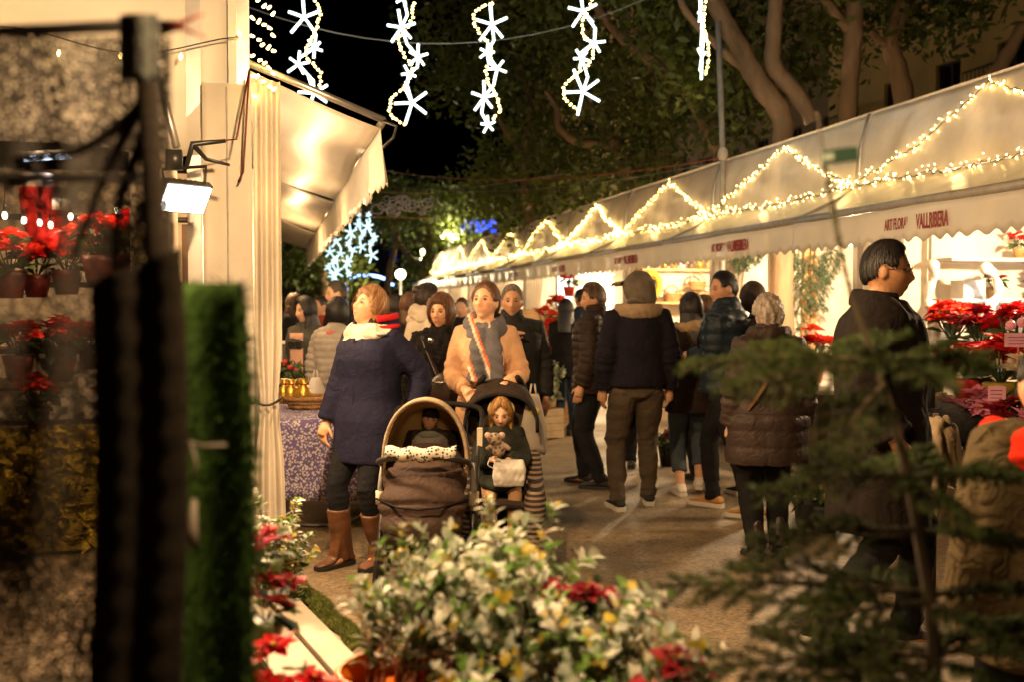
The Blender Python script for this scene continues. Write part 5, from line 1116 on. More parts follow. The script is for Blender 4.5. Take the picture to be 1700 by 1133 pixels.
for s in (-1, 1):
    m = MB(); m.tube([(s*.20, .14, .70), (s*.20, .0, .50), (s*.19, -.22, .44), (s*.175, -.36, .30), (s*.165, -.40, .16)], [.035, .055, .065, .060, .045], 12); shape(m, .012, 2, STRP, 'striped_liner', pc)
    m = MB(); m.tube(bez([(s*.13, .36, 1.10), (s*.15, .34, 1.05), (s*.21, .26, .86), (s*.22, .05, .50), (s*.22, -.38, .12)], 4), .012, 8); m.build('frame_tube', BLACKM, pc)
    m = MB(); m.tube([(s*.22, .02, .48), (s*.23, .34, .10)], .012, 8); m.build('frame_tube', BLACKM, pc)
    m = MB(); m.tube([(s*.135, .30, 1.06), (s*.125, .22, 1.085), (s*.10, .13, 1.12)], [.016, .019, .017], 8); m.build('handle_grip', BLKF, pc)
    wheel(pc, (s*.24, .36, .09), .09, 1.2); wheel(pc, (s*.23, -.40, .08), .08, 1.2)
m = MB(); m.sheet(lambda u, v: ((u - .5)*.30, -.44 + .12*v, .17 + .06*v), 4, 4, .02); m.build('footrest', BLACKM, pc)
gm = Matrix.Translation(s2) @ Matrix.Rotation(R(-12), 4, 'Z'); gp = gm @ Vector((0, .06, -.03))
def girlx(T):
    HM = T['HM']; m = MB(); m.tube([HM @ Vector((.098*math.sin(a), .015 - .02*math.cos(a)*0, .055 + .085*math.cos(a) - .02)) + Vector((0, 0, .0)) for a in np.linspace(-1.75, 1.75, 20)], .008, 8, ell=(1, 1.4)); m.build('headband', cloth('cream_band', (.62, .50, .30)), T['root'])
    V = T['V']; m = MB(); m.ell(V(0, -.22, .93), (.23*T['k'], .26*T['k'], .09*T['k']), 16, 10); shape(m, .012, 3, DGRN, 'skirt', T['root'], lambda P: .006*wave(P, 3, 20))
person('blonde girl in dark green jacket sitting in the pushchair with a toy', (gp.x, gp.y, -.03), -12, 1.00, 1, (.68, .40, .26), ('long', (.36, .19, .055)), dict(m=DGRN, hem=.80, th=.06, name='jacket', sleeve=1.25), dict(m=DOTS, w=1.0), dict(m=TAN, sm=WRUB, h=.26, shaft=1.05),
       ((.10, -.50, .36), (-.09, -.52, .33)), ((.10, -.30, 1.16), (-.10, -.30, 1.17)), (-3, 12, 0), 0, .0085, 1.1, curl=.6, extras=(girlx,), group='children in pushchairs')
def at_pc(x, y, z): return gm @ Vector((x, y, z))
q = at_pc(-.02, -.185, .735); pl = thing('plush_toy', 'small mottled grey plush toy in the girl\'s hands', 'plush toy', q, R(-12))
FUR = patterned('mottled_plush', (.34, .25, .18), (.12, .08, .05), 40, .38)
m = MB(); m.ell((0, 0, .0), (.045, .035, .05)); m.ell((-.02, -.02, .055), (.042, .038, .038)); shape(m, .006, 2, FUR, 'body', pl, lambda P: .003*wave(P, 2, 90))
for s in (-1, 1): m = MB(); m.ell((-.02 + s*.04, -.01, .075), (.02, .012, .02)); m.build('ear', cloth('pink_ear', (.52, .34, .26)), pl)
for s in (-1, 1): m = MB(); m.tube([(s*.03, -.01, .02), (s*.065, -.03, .0)], [.017, .014], 8); m.build('limb', FUR, pl)
q = at_pc(.04, -.215, .60); bg_ = thing('paper_bag', 'small white bag on the girl\'s lap', 'bag', q, R(-12))
m = MB(); m.rings([[Vector((x*w, y*d, z)) for x, y in ((-1, -1), (-.4, -1.1), (.3, -1.05), (1, -1), (1.02, 0), (1, 1), (0, 1.05), (-1, 1))] for z, w, d in ((-.075, .085, .035), (-.03, .092, .042), (.03, .09, .036), (.075, .082, .016))]); me = remesh(m, .008, 2, .5, [WHITEP], 'pouch'); P, N = co(me), nrm(me); setco(me, P + N*(.005*wave(P, 6, 30))[:, None]); link('pouch', me, bg_)
m = MB(); m.tube(bez([(-.05, -.02, .07), (-.10, -.03, .085), (-.12, -.03, .05), (-.09, -.03, .03)], 5), .008, 6, ell=(1, .4)); m.build('strap', WHITEP, bg_)
def plastic_bag(p, w, h, label, mm=WHITEP, seed=1, rz=0):
    t = thing('carrier_bag', label, 'bag', p, rz); m = MB(); rs = []
    for v in np.linspace(0, 1, 12):
        ww = w*(.95 - .55*max(0, v - .45)/.55); dd = w*.36*(1 - v)**.5 + .012; rs.append([Vector((ww*math.cos(a)*(1 + .07*math.sin(5*a + 4*v)), dd*math.sin(a)*(1 + .1*math.sin(4*a + 3*v)), -h*(1 - v) + .015*math.sin(3*a)*(1 - v))) for a in np.linspace(0, 2*PI, 25)[:-1]])
    m.rings(rs); m.build('pouch', mm, t); m = MB(); m.tube([(-w*.25, 0, -.02), (-.01, 0, .06), (.01, 0, .06), (w*.25, 0, -.02)], .006, 6); m.build('handle', mm, t); return t
plastic_bag(atd(524, 628, 8.2), .085, .22, 'thin white plastic bag in the grey quilted woman\'s hand')
t = plastic_bag(atd(885, 655, 6.0), .085, .36, 'pale grey carrier bag hung on the pushchair\'s right side', mat('grey_plastic', (.42, .36, .30), .45, bump=.5, bs=20, transl=.3)); m = MB(); m.ell((.0, -.035, -.10), (.03, .008, .025)); m.build('logo', mat('yellow_print', (.6, .40, .02), .6), t)
# handbag of the fur coat lady
q = atd(744, 640, 6.62); hb = thing('shoulder_bag', 'brown leather shoulder bag at the fur coat lady\'s hip', 'bag', q, R(-16)); m = MB(); m.ell((0, 0, -.03), (.14, .055, .12), 20, 12); shape(m, .010, 3, LEATHD, 'pouch', hb, lambda P: .006*wave(P, 5, 14)); m = MB(); m.tube([(-.10, -.055, .02), (.10, -.055, .02)], .005, 5); m.build('zip', CHROME, hb)
m = MB(); m.ell((-.11, -.06, .30), (.020, .008, .022)); m.build('buckle', CHROME, hb)
# backpack
bpos = gnd(1206, 7.45); bk = thing('backpack', 'black backpack with yellow trim on the teal jacket', 'backpack', bpos, R(-138))
m = MB(); m.ell((0, .235, 1.25), (.15, .095, .23), 18, 12); m.ell((0, .27, 1.14), (.135, .09, .13), 16, 10); shape(m, .011, 3, BLKF, 'body', bk, lambda P: .005*wave(P, 4, 14) - .008*np.exp(-((P[:, 2] - 1.22)/.008)**2))
m = MB(); m.tube(bez([(-.10, .325, 1.08), (-.115, .325, 1.25), (-.06, .33, 1.34), (.06, .33, 1.34), (.115, .325, 1.25), (.10, .325, 1.10)], 4), .007, 6); m.build('yellow_trim', mat('yellow_cord', (.45, .24, .02), .6), bk)
for s in (-1, 1): m = MB(); m.tube(bez([(s*.10, .17, 1.44), (s*.12, .02, 1.47), (s*.13, -.14, 1.38), (s*.15, -.15, 1.22), (s*.17, .05, 1.08)], 4), .022, 6, ell=(1, .35)); m.build('strap', BLKF, bk)
m = MB(); m.tube([(-.02, .18, 1.46), (0, .19, 1.50), (.02, .18, 1.46)], .008, 6); m.build('top_handle', BLKF, bk)

# ------------------------------------------------------------------ left stall: table and goods
def clothbox(x0, y0, x1, y1, z, drop, name, mm, parent, n=26):
    m = MB(); 
    m.sheet(lambda u, v: (x0 + (x1-x0)*u, y0 + (y1-y0)*v, z + .002*math.sin(20*u)), 8, 16, .003)
    def side(a, b, nx, ny):
        L = math.hypot(b[0]-a[0], b[1]-a[1])
        def fn(u, v): w_ = (.014*math.sin(u*L*22) + .010*math.sin(u*L*41 + 2))*v + .02*v; return (a[0] + (b[0]-a[0])*u + nx*w_, a[1] + (b[1]-a[1])*u + ny*w_, z - .001 - drop*v + .012*math.sin(u*L*9)*v)
        m.sheet(fn, max(8, int(L*40)), 8, -.003)
    side((x0, y0), (x1, y0), 0, -1); side((x1, y0), (x1, y1), 1, 0); return m.build(name, mm, parent)
tb = thing('market_table', 'trestle table under a purple snowflake cloth at the left stall', 'table', (.30, 8.0, 0))
clothbox(-.36, -1.02, .42, 1.4, .765, .56, 'tablecloth', PURP, tb)
m = MB(); m.box((-.35, -1.0, .735), (.40, 1.38, .758)); m.build('table_top', WOOD, tb, smooth=False)
for x in (-.30, .34):
    for y in (-.9, 1.25): m = MB(); m.tube([(x, y, 0), (x, y, .735)], .016, 8); m.build('leg', BLACKM, tb)
m = MB(); m.tube(bez([(-.30, -.92, .06), (-.1, -1.05, .04), (.2, -1.05, .04), (.36, -1.0, .12)], 5), .014, 6); m.build('foot_rail', BLACKM, tb)
WICK = mat('wicker', (.34, .19, .07), .7, var=.4, vs=40, bump=.8, bs=90); GOLD = mat('gold_foil', (.55, .35, .06), .3, metal=.6, var=.3, vs=20, bump=.6, bs=30); GRN = mat('green_leaf', (.05, .085, .025), .5, var=.4, vs=14, transl=.2)
def basket(p, rx, ry, h, label, handle=False, m_=WICK, name='basket', group='wicker baskets'):
    t = thing(name, label, 'basket', p, group=group)
    for k in range(max(3, int(h/.03))):
        z = .015 + k*.03; f = .82 + .18*z/h; m = MB(); m.tube([(rx*f*math.cos(a), ry*f*math.sin(a), z + .006*math.sin(a*9 + k*PI)) for a in np.linspace(0, 2*PI, 29)[:-1]], .016, 6, close=True); m.build('weave', m_, t)
    m = MB(); m.rings([[Vector((rx*.8*math.cos(a), ry*.8*math.sin(a), z)) for a in np.linspace(0, 2*PI, 21)[:-1]] for z in (.002, .02)]); m.build('bottom', m_, t)
    m = MB(); m.tube([(rx*1.02*math.cos(a), ry*1.02*math.sin(a), h + .008*math.sin(a*14)) for a in np.linspace(0, 2*PI, 29)[:-1]], .02, 6, close=True); m.build('rim', m_, t)
    if handle: m = MB(); m.tube([(rx*math.cos(a), 0, h + h*1.1*math.sin(a)) for a in np.linspace(0, PI, 14)], .012, 6); m.build('handle', m_, t)
    return t
b1 = basket((.30, 7.75, .772), .20, .15, .075, 'shallow wicker tray of golden bags on the purple table')
for k, (x, y) in enumerate(((-.07, .0), (.02, -.02), (-.12, .06), (.0, .07))):
    o = thing('gift_bag', ['golden cellophane bag at the front of the wicker tray', 'golden cellophane bag nearest the navy parka', 'golden cellophane bag behind at the curtain side', 'golden cellophane bag at the back of the tray'][k], 'bag', (.22 + x, 7.75 + y, .80), rnd.random(), 'golden bags in the tray')
    m = MB(); m.rings([[Vector((w*math.cos(a)*(1 + .1*math.sin(3*a + z*40)), w*.7*math.sin(a), z)) for a in np.linspace(0, 2*PI, 13)[:-1]] for z, w in ((0, .045), (.05, .058), (.12, .05), (.15, .018), (.19, .04))]); m.build('pouch', GOLD, o); m = MB(); m.tube([(.018*math.cos(a), .016*math.sin(a), .15) for a in np.linspace(0, 2*PI, 10)[:-1]], .005, 5, close=True); m.build('ribbon', REDC, o)
# flower crates farther along the left stall
def flowerpot(p, label, col, n=9, name='potted_plant', group='potted flowers', sc=1.0, pot=(.25, .12, .05)):
    t = thing(name, label, 'plant', p, rnd.random()*6, group)
    m = MB(); m.tube([(0, 0, 0), (0, 0, .10*sc), (0, 0, .12*sc)], [.045*sc, .06*sc, .064*sc], 12); m.build('pot', mat('pot%.2f' % pot[0], pot, .7), t)
    quads('foliage', leaves_np(90, [(0, 0, .16*sc)], .10*sc, .035*sc, int(p[0]*37) % 500), GRN, t)
    m = MB(); g = random.Random(int(p[1]*91))
    for k in range(n):
        c = Vector((g.uniform(-.07, .07), g.uniform(-.07, .07), g.uniform(.17, .24)))*sc; m.ell(c, (.02*sc, .02*sc, .015*sc), 7, 5)
    m.build('flowers', mat('petal%.2f%.2f' % (col[0], col[2]), col, .6, var=.25, vs=30), t, kind='stuff'); return t
cr = thing('flower_crate', 'wooden crate of small red flowers beyond the purple table', 'crate', (.42, 9.62, .60))
for z in (0, .07, .14): m = MB(); m.box((-.35, -.3, z), (.35, -.28, z + .055)); m.build('slat', WOOD, cr, smooth=False)
for z in (0, .07, .14): m = MB(); m.box((.352, -.3, z), (.37, .3, z + .055)); m.build('slat', WOOD, cr, smooth=False)
m = MB(); m.box((-.35, -.278, .0), (.348, .3, .02)); m.build('bottom', WOOD, cr, smooth=False)
m = MB(); 
for x in (-.3, .3):
    for y in (-.25, .27): m.box((x - .025, y - .025, -.60), (x + .025, y + .025, -.001))
m.build('stand', WOODD, cr, smooth=False)
for k in range(7): flowerpot((.14 + .1*k*.9, 9.45 + .12*(k % 2), .625), ['first', 'second', 'third', 'fourth', 'fifth', 'sixth', 'seventh'][k] + ' little red flower pot from the left in the crate', (.45, .02, .03), group='little red flower pots in the crate', sc=.9)
t = thing('picture_frame', 'small white easel frame above the flower crate', 'frame', (.22, 9.9, .80), R(10)); m = MB(); m.box((-.16, 0, 0), (-.12, .02, .42)); m.box((.12, 0, 0), (.16, .02, .42)); m.box((-.119, 0, .38), (.119, .02, .42)); m.box((-.119, 0, 0), (.119, .02, .04)); m.build('frame', WHITEP, t, smooth=False); m = MB(); m.box((-.119, .008, .041), (.119, .012, .379)); m.build('backing', mat('slate', (.06, .055, .05), .7), t, smooth=False)
flowerpot((.55, 8.75, .772), 'red flowering plant at the far end of the purple table', (.45, .02, .03), 12, sc=1.2)
flowerpot((.15, 8.6, .772), 'leafy pot with few red flowers behind the wicker tray', (.45, .05, .03), 6, sc=1.3)
# goods of the left stall behind the net
ls = thing('stall_shelf', 'dark shelf stand inside the left stall behind the net', 'shelf', (-1.7, 7.2, 0))
for z in (.78, 1.24, 1.68): m = MB(); m.box((-1.5, -.25, z), (1.2, .25, z + .03)); m.build('shelf_board', WOODD, ls, smooth=False)
for x in (-1.45, 1.15): m = MB(); m.box((x - .025, -.2, 0), (x + .025, .2, 2.1)); m.build('upright', WOODD, ls, smooth=False)
m = MB(); m.tube([(-1.5, -.3, 2.12), (1.3, -.3, 2.12)], .02, 6); m.build('hanging_rail', BLACKM, ls)
RFELT = mat('red_felt', (.55, .02, .015), .9, var=.2, vs=12, bump=.4, bs=90); WFELT = mat('white_felt', (.7, .65, .58), .95, bump=.6, bs=70)
def stocking(p, label, sc, rz):
    t = thing('stocking', label, 'stocking', p, rz, 'red stockings hanging in the left stall'); m = MB(); m.tube(bez([(0, 0, 0), (0, 0, -.14), (.01, 0, -.24), (.05, 0, -.30), (.12, 0, -.31)], 4), [x*sc for x in np.linspace(.085, .055, 17)], 12, ell=(1, .6)); m.v = [tuple(Vector(v)*sc) for v in m.v]; m.build('sock', RFELT, t)
    m = MB(); m.tube([(0, 0, -.02*sc), (0, 0, .06*sc)], .092*sc, 12, ell=(1, .65)); m.build('cuff', WFELT, t); return t
for k, (px, py, s) in enumerate(((60, 325, 1.1), (95, 365, .9))): stocking(atY(px, py - 20, 6.85 + .05*(k % 3)), ['small red stocking high in the left stall', 'red stocking below the bulbs in the left stall', 'large red stocking left of the net post', 'large red stocking nearest the net post', 'large red stocking at the left picture edge', 'topmost red stocking in the left stall', 'narrow red stocking between the bulbs'][k], s, .3*k)
for k, (px, py) in enumerate(((195, 355), (117, 366), (84, 380), (66, 376), (8, 364), (40, 372))):
    p = atY(px, py, 6.6); t = pendant(p + Vector((0, 0, .05)), ['bulb in the left stall nearest the net post', 'bulb in the left stall beside the big stocking', 'lower bulb in the left stall over the red tag', 'bulb in the left stall left of the lowest one', 'bulb at the left picture edge inside the stall', 'dim bulb behind the net near the left edge'][k], 2.5 if k < 3 else 1.5, group='bulbs hanging in the left stall'); t.scale = (.55,)*3
t = thing('tube_light', 'bluish white tube lamp high inside the left stall', 'lamp', atY(85, 265, 6.9)); m = MB(); m.tube([(-.16, 0, 0), (.12, 0, .03)], .018, 8); m.build('tube', emitter('cool_tube', (.72, .82, 1), 7), t); m = MB(); m.tube([(-.2, .03, .03), (.16, .03, .06)], .02, 6); m.build('fitting', GREYP, t); lamp(t, (0, -.1, -.06), 10, (.8, .88, 1), .08)
for k in range(4):
    x = -2.6 + .55*k; t = thing('carton', ['white printed carton at the left edge of the shelf', 'second white printed carton on the shelf', 'third white printed carton on the shelf', 'white printed carton nearest the net post'][k], 'box', (x, 7.05, .812), group='white cartons in the left stall'); m = MB(); m.box((-.24, -.1, 0), (.24, .12, .26)); m.build('box', mat('white_card', (.62, .55, .45), .7), t, smooth=False)
    m = MB(); m.box((-.20, -.103, .19), (.18, -.1005, .21)); m.box((-.1, -.103, .06), (.0, -.1005, .12)); m.build('print', REDL, t, smooth=False)
YEL = mat('straw', (.42, .30, .03), .8, var=.5, vs=20, stretch=(1, 1, 6))
for k in range(3):
    t = thing('straw_bale', ['yellow straw bale at the left picture edge', 'middle yellow straw bale under the shelf', 'yellow straw bale nearest the net post'][k], 'straw bale', (-2.9 + .72*k, 6.75, .0), group='straw bales under the shelf'); quads('straw', leaves_np(2500, [(x*.1, y*.08, .1 + z*.12) for x in range(-3, 4) for y in (-1, 0, 1) for z in range(6)], .08, .07, 40 + k), YEL, t); m = MB(); m.box((-.3, -.1, .02), (.3, .1, .7)); m.build('core', YEL, t, smooth=False)

# dark pram half hidden behind the man with glasses
pd = thing('pram', 'dark grey pram hood half hidden behind the glasses man', 'pram', gnd(1535, 6.9), R(60))
m = MB(); m.sheet(lambda u, v: (.22*math.sin((u - .5)*PI), -.05 + .36*math.sin(v*1.5)*(.75 + .25*math.cos((u - .5)*PI)), .86 + .36*max(0, math.cos((u - .5)*PI))**.7*math.cos(v*1.5)**.55), 24, 12, -.005); m.build('canopy', cloth('slate', (.035, .034, .036), .6), pd)
m = MB(); m.ell((0, -.05, .72), (.22, .40, .17), 18, 10); shape(m, .015, 3, cloth('slate', (.035, .034, .036), .6), 'carrycot', pd, lambda P: .005*wave(P, 3, 12))
for s in (-1, 1):
    m = MB(); m.tube([(s*.2, .35, 1.0), (s*.2, .0, .55), (s*.2, -.35, .14)], .013, 6); m.build('frame_tube', BLACKM, pd); wheel(pd, (s*.24, .32, .14), .14, .8); wheel(pd, (s*.22, -.36, .11), .11, .8)
# ------------------------------------------------------------------ poinsettias
PET = {'white': mat('cream_bract', (.72, .62, .46), .5, var=.2, vs=25, transl=.15), 'red': mat('red_bract', (.50, .008, .012), .45, var=.3, vs=25, transl=.15), 'dark': mat('dark_red_bract', (.24, .006, .014), .45, var=.3, vs=25, transl=.15), 'pink': mat('pink_bract', (.72, .26, .38), .5, var=.25, vs=25, transl=.15), 'scarlet': mat('scarlet_bract', (.70, .03, .012), .45, var=.25, vs=25, transl=.15)}
def bract_mesh(key, seed):
    g = random.Random(seed); m = MB()
    for ring_, (n, L, el) in enumerate(((6, .085, .12), (6, .070, .35), (5, .045, .7))):
        for k in range(n):
            a = 2*PI*(k + .5*(ring_ % 2))/n + g.uniform(-.2, .2); l = L*g.uniform(.8, 1.15); w = l*.30; e = el + g.uniform(-.15, .15); d = Vector((math.cos(a)*math.cos(e), math.sin(a)*math.cos(e), math.sin(e))); s = Vector((-math.sin(a), math.cos(a), 0)); up_ = d.cross(s)*-1; z = Vector((0, 0, .006*ring_))
            m.add([z, z + d*l*.35 + s*w*.8 - up_*.004, z + d*l*.65 + s*w*.75, z + d*l - Vector((0, 0, .012)), z + d*l*.65 - s*w*.75, z + d*l*.35 - s*w*.8 - up_*.004, z + d*l*.4 + up_*.006], [(0, 1, 6), (1, 2, 6), (2, 3, 6), (3, 4, 6), (4, 5, 6), (5, 0, 6)])
    return m.mesh('flower_head', PET[key], False)
BR = {k: [bract_mesh(k, 5*i + 1) for i in range(3)] for k in PET}
CYA = mat('cyathia', (.5, .38, .04), .6); mcy = MB()
for k in range(5): mcy.ell((.007*math.cos(k*1.256), .007*math.sin(k*1.256), .015), .0055, 6, 4)
CYM = mcy.mesh('flower_centre', CYA)
gl = MB()
def leafmesh(L, w, mm, name, fold=.15):
    m = MB(); pts = [(0, 0, 0), (L*.3, w*.8, fold*w), (L*.6, w*.8, fold*w), (L, 0, -.12*L), (L*.6, -w*.8, fold*w), (L*.3, -w*.8, fold*w), (L*.45, 0, -.02*L)]; m.add([Vector(p) for p in pts], [(0, 1, 6), (1, 2, 6), (2, 3, 6), (3, 4, 6), (4, 5, 6), (5, 0, 6)]); return m.mesh(name, mm, False)
PLF = leafmesh(.11, .04, GRN, 'leaf')
POTM = {}
def potmesh(col):
    if col not in POTM:
        m = MB(); m.tube([(0, 0, 0), (0, 0, .10), (0, 0, .125), (0, 0, .13)], [.055, .075, .082, .07], 14); POTM[col] = m.mesh('pot', mat('potwrap%.2f%.2f' % (col[0], col[1]), col, .35, var=.2, bump=.6, bs=25))
    return POTM[col]
def poinsettia(p, key, label, sc=1.0, nfl=6, pot=(.45, .02, .02), seed=0, group='poinsettias on the right stall'):
    g = random.Random(seed + 17); t = thing('poinsettia', label, 'plant', p, g.random()*6, group); t.scale = (sc,)*3
    link('pot', potmesh(pot), t)
    for k in range(nfl):
        a = 2*PI*k/nfl + g.uniform(-.3, .3); r = .12*(g.random()**.4) if k else 0; hgt = .30 - r*.5 + g.uniform(-.03, .03)
        o = link('flower_head', BR[key][k % 3], t, loc=(r*math.cos(a), r*math.sin(a), hgt), rot=(g.uniform(-.35, .35) - r*2*math.sin(a)*-1, g.uniform(-.35, .35) + r*2*math.cos(a), g.random()*6)); link('flower_centre', CYM, o)
    m = MB()
    for k in range(nfl): a = 2*PI*k/nfl; m.tube([(0, 0, .11), (.06*math.cos(a), .06*math.sin(a), .2), (.09*math.cos(a), .09*math.sin(a), .28)], .004, 4)
    m.build('stem', GRN, t)
    for k in range(12): a = g.random()*6.28; z = g.uniform(.13, .26); link('leaf', PLF, t, loc=(.04*math.cos(a), .04*math.sin(a), z), rot=(g.uniform(-.4, .4), g.uniform(-.3, .5), a), scale=g.uniform(.9, 1.5))
    return t
for k, (px, py, s_) in enumerate(((15, 400, 1.3), (60, 415, 1.1), (110, 405, 1.2), (165, 372, 1.4), (215, 370, 1.4), (190, 395, 1.1), (30, 545, 1.2), (100, 550, 1.2), (150, 545, 1.0), (60, 640, 1.0))):
    q = atY(px, py, 6.7 + .12*(k % 3)); poinsettia(q - Vector((0, 0, .27*s_)), 'red' if k % 3 else 'scarlet', ['red plant at the left picture edge on the stall shelf', 'red plant second from the left on the stall shelf', 'red plant under the bulbs of the left stall', 'large red plant beside the net post', 'red plant touching the net post', 'red plant half behind the large one by the net post', 'red plant low at the left picture edge', 'red plant above the white cartons', 'small red plant above the cartons near the folded net', 'red plant between the cartons'][k], s_, 8, (.12, .02, .02), 300 + k, 'red plants in the left stall')
st = thing('tiered_stand', 'dark tiered stand carrying the poinsettia display', 'stand', (5.1, 5.7, 0))
for k, (x, z) in enumerate(((-.38, .50), (.02, .80), (.42, 1.05))):
    m = MB(); m.box((x - .19, -1.2, z - .03), (x + .19, 1.75, z)); m.build('tier_board', WOODD, st, smooth=False)
    for y in (-1.1, .3, 1.65): m = MB(); m.box((x - .02, y - .02, 0), (x + .02, y + .02, z - .032)); m.build('leg', WOODD, st, smooth=False)
m = MB(); m.box((-.585, -1.2, .06), (-.575, 1.75, .30)); m.build('skirt_board', WOODD, st, smooth=False)
tiers = {0: (4.72, .50), 1: (5.10, .80), 2: (5.50, 1.05)}
spec = [(0, 6.90, 'pink', .95), (0, 6.55, 'pink', 1.0), (0, 6.22, 'white', .95), (0, 5.9, 'pink', 1.05), (0, 5.55, 'dark', 1.0), (0, 5.2, 'pink', 1.0), (0, 4.85, 'red', 1.0),
        (1, 7.15, 'pink', 1.0), (1, 6.85, 'dark', .9), (1, 6.5, 'red', 1.1), (1, 6.1, 'red', 1.15), (1, 5.75, 'white', 1.0), (1, 5.35, 'red', 1.1), (1, 4.95, 'pink', 1.0),
        (2, 7.2, 'scarlet', 1.25), (2, 6.8, 'dark', 1.1), (2, 6.45, 'red', 1.15), (2, 6.05, 'red', 1.3), (2, 5.65, 'red', 1.3), (2, 5.3, 'red', 1.2)]
tn = ['bottom', 'middle', 'top']; cn = {'white': 'cream white', 'pink': 'pink', 'red': 'red', 'dark': 'deep red', 'scarlet': 'scarlet'}; cnt = {}
ordn = ['first', 'second', 'third', 'fourth', 'fifth', 'sixth', 'seventh']
for i, (tr, y, key, sc) in enumerate(spec):
    q = cnt.get(tr, 0); cnt[tr] = q + 1
    poinsettia((tiers[tr][0] + rnd.uniform(-.04, .04), y, tiers[tr][1] + .003), key, '%s poinsettia, %s from the far end on the %s tier' % (cn[key], ordn[q], tn[tr]), sc*1.34, 12, ((.5, .03, .02), (.42, .30, .04), (.10, .14, .04))[i % 3], i)
# gift tags and baubles among them
for k, (px, py, X) in enumerate(((1690, 565, 4.9), (1655, 655, 4.65))):
    p = atX(px, py, X); t = thing('price_card', ['large pink price card above the red poinsettias', 'small pink price card among the pink poinsettias'][k], 'card', p, R(-55)); w = .085 if k == 0 else .055; m = MB(); m.box((-w, 0, -.05), (w, .004, .05)); m.build('card', mat('pink_card', (.62, .28, .36), .6), t, smooth=False); m = MB(); m.tube([(0, .008, -.28), (0, .008, .03)], .004, 5); m.build('stick', WOOD, t)
    m = MB(); [m.tube([(-w*.7, -.003, z), (w*.6, -.003, z + .004)], .0022, 4) for z in (.02, -.005, -.03)]; m.build('handwriting', mat('purple_ink', (.20, .03, .12), .6), t)
for k, (px, py) in enumerate(((1678, 540), (1697, 535))): p = atX(px, py, 4.95); o = MB(); o.ell((0, 0, 0), .035); o.tube([(0, 0, .03), (0, 0, .045)], .008, 6); q = o.build('bauble', mat('pink_bauble', (.62, .25, .32), .3), loc=p); tag(q, ['left pink bauble above the big price card', 'right pink bauble at the picture edge'][k], 'bauble', 'pink baubles')
# shelf unit on the far wall of the nearest bay
def shelf_unit(x0, x1, y, zs, label, mm=WOOD, dep=.28):
    t = thing('shelf_unit', label, 'shelf', ((x0+x1)/2, y, 0)); w = (x1-x0)/2
    for z in zs: m = MB(); m.box((-w, -dep, z - .03), (w, 0, z)); m.build('shelf_board', mm, t, smooth=False)
    for s in (-1, 1): m = MB(); m.box((s*w - .02, -.05, 0), (s*w + .02, -.002, max(zs) + .25)); m.build('upright', mm, t, smooth=False)
    return t
shelf_unit(5.75, 7.4, 7.82, (1.22, 1.62, 1.98), 'grey shelves on the wall of the poinsettia bay', GREYP, .3)
for k, (x, key, sc, z) in enumerate(((6.28, 'dark', 1.0, 1.623), (6.75, 'dark', 1.1, 1.623), (7.1, 'red', 1.1, 1.623), (6.55, 'red', .9, 1.983), (6.95, 'dark', .9, 1.983))): poinsettia((x, 7.66, z), key, ['deep red poinsettia in a wicker pot on the wall shelf', 'deep red poinsettia at the middle of the wall shelf', 'red poinsettia at the right of the wall shelf', 'small red poinsettia on the topmost wall shelf', 'small deep red poinsettia on the topmost wall shelf'][k], sc*.8, 6, (.34, .19, .07), 60 + k)
t = thing('carton', 'small white box on the wall shelf beside the wicker pot', 'box', (6.02, 7.66, 1.624)); m = MB(); m.box((-.11, -.09, 0), (.11, .09, .16)); m.build('box', WHITEP, t, smooth=False)
for k, (px, pts) in enumerate(((1652, [(1637, 445), (1650, 455), (1658, 480), (1650, 500), (1638, 508), (1648, 525), (1640, 560)]), (1562, [(1549, 440), (1552, 460), (1542, 480), (1540, 505), (1556, 505), (1552, 525), (1555, 555)]))):
    P_ = [atY(x, y, 7.35 if k == 0 else 7.5) for x, y in pts]; b0 = P_[-1].copy(); b0.z = 1.2 if k == 0 else 1.06; t = thing('ornament_figure', ['white lumpy sculpted ornament in front of the LED garland', 'white looping ornament beside the glasses man'][k], 'ornament', b0)
    m = MB(); m.tube(bez([p - b0 for p in P_] + [Vector((0, 0, .0))], 4), [.024 + .020*abs(math.sin(i*.62)) for i in range(4*len(P_) + 1)], 10); m.ell(P_[0] - b0, (.06, .05, .055)); shape(m, .012, 2, WFELT, 'figure', t)
def led_garland(a, b, n, label, sag=.08, col=(.75, .9, 1)):
    t = thing('led_garland', label, 'garland', a); L = b - a; m = MB(); g = random.Random(n)
    path = [L*(k/16) + Vector((0, 0, -sag*4*(k/16)*(1 - k/16))) for k in range(17)]
    quads('tinsel', leaves_np(500, [tuple(p) for p in path], .06, .03, n), GRN, t); mm = MB()
    for k in range(n): p = path[g.randrange(17)] + L*(g.random()/16) + Vector((g.uniform(-.05, .05), g.uniform(-.06, .0), g.uniform(-.06, .05))); mm.ell(p, .008, 6, 4)
    mm.build('bulbs', emitter('led_white', col, 9), t, kind='stuff'); lamp(t, L*.5 + Vector((0, -.15, 0)), 2.5, col, .1, 'led_glow'); return t
led_garland(Vector((5.75, 7.48, 1.52)), Vector((6.62, 7.48, 1.56)), 90, 'white LED garland along the shelf edge left of the lumpy ornament'); led_garland(Vector((6.62, 7.48, 1.52)), Vector((7.4, 7.48, 1.5)), 60, 'white LED garland along the shelf edge at the picture edge')
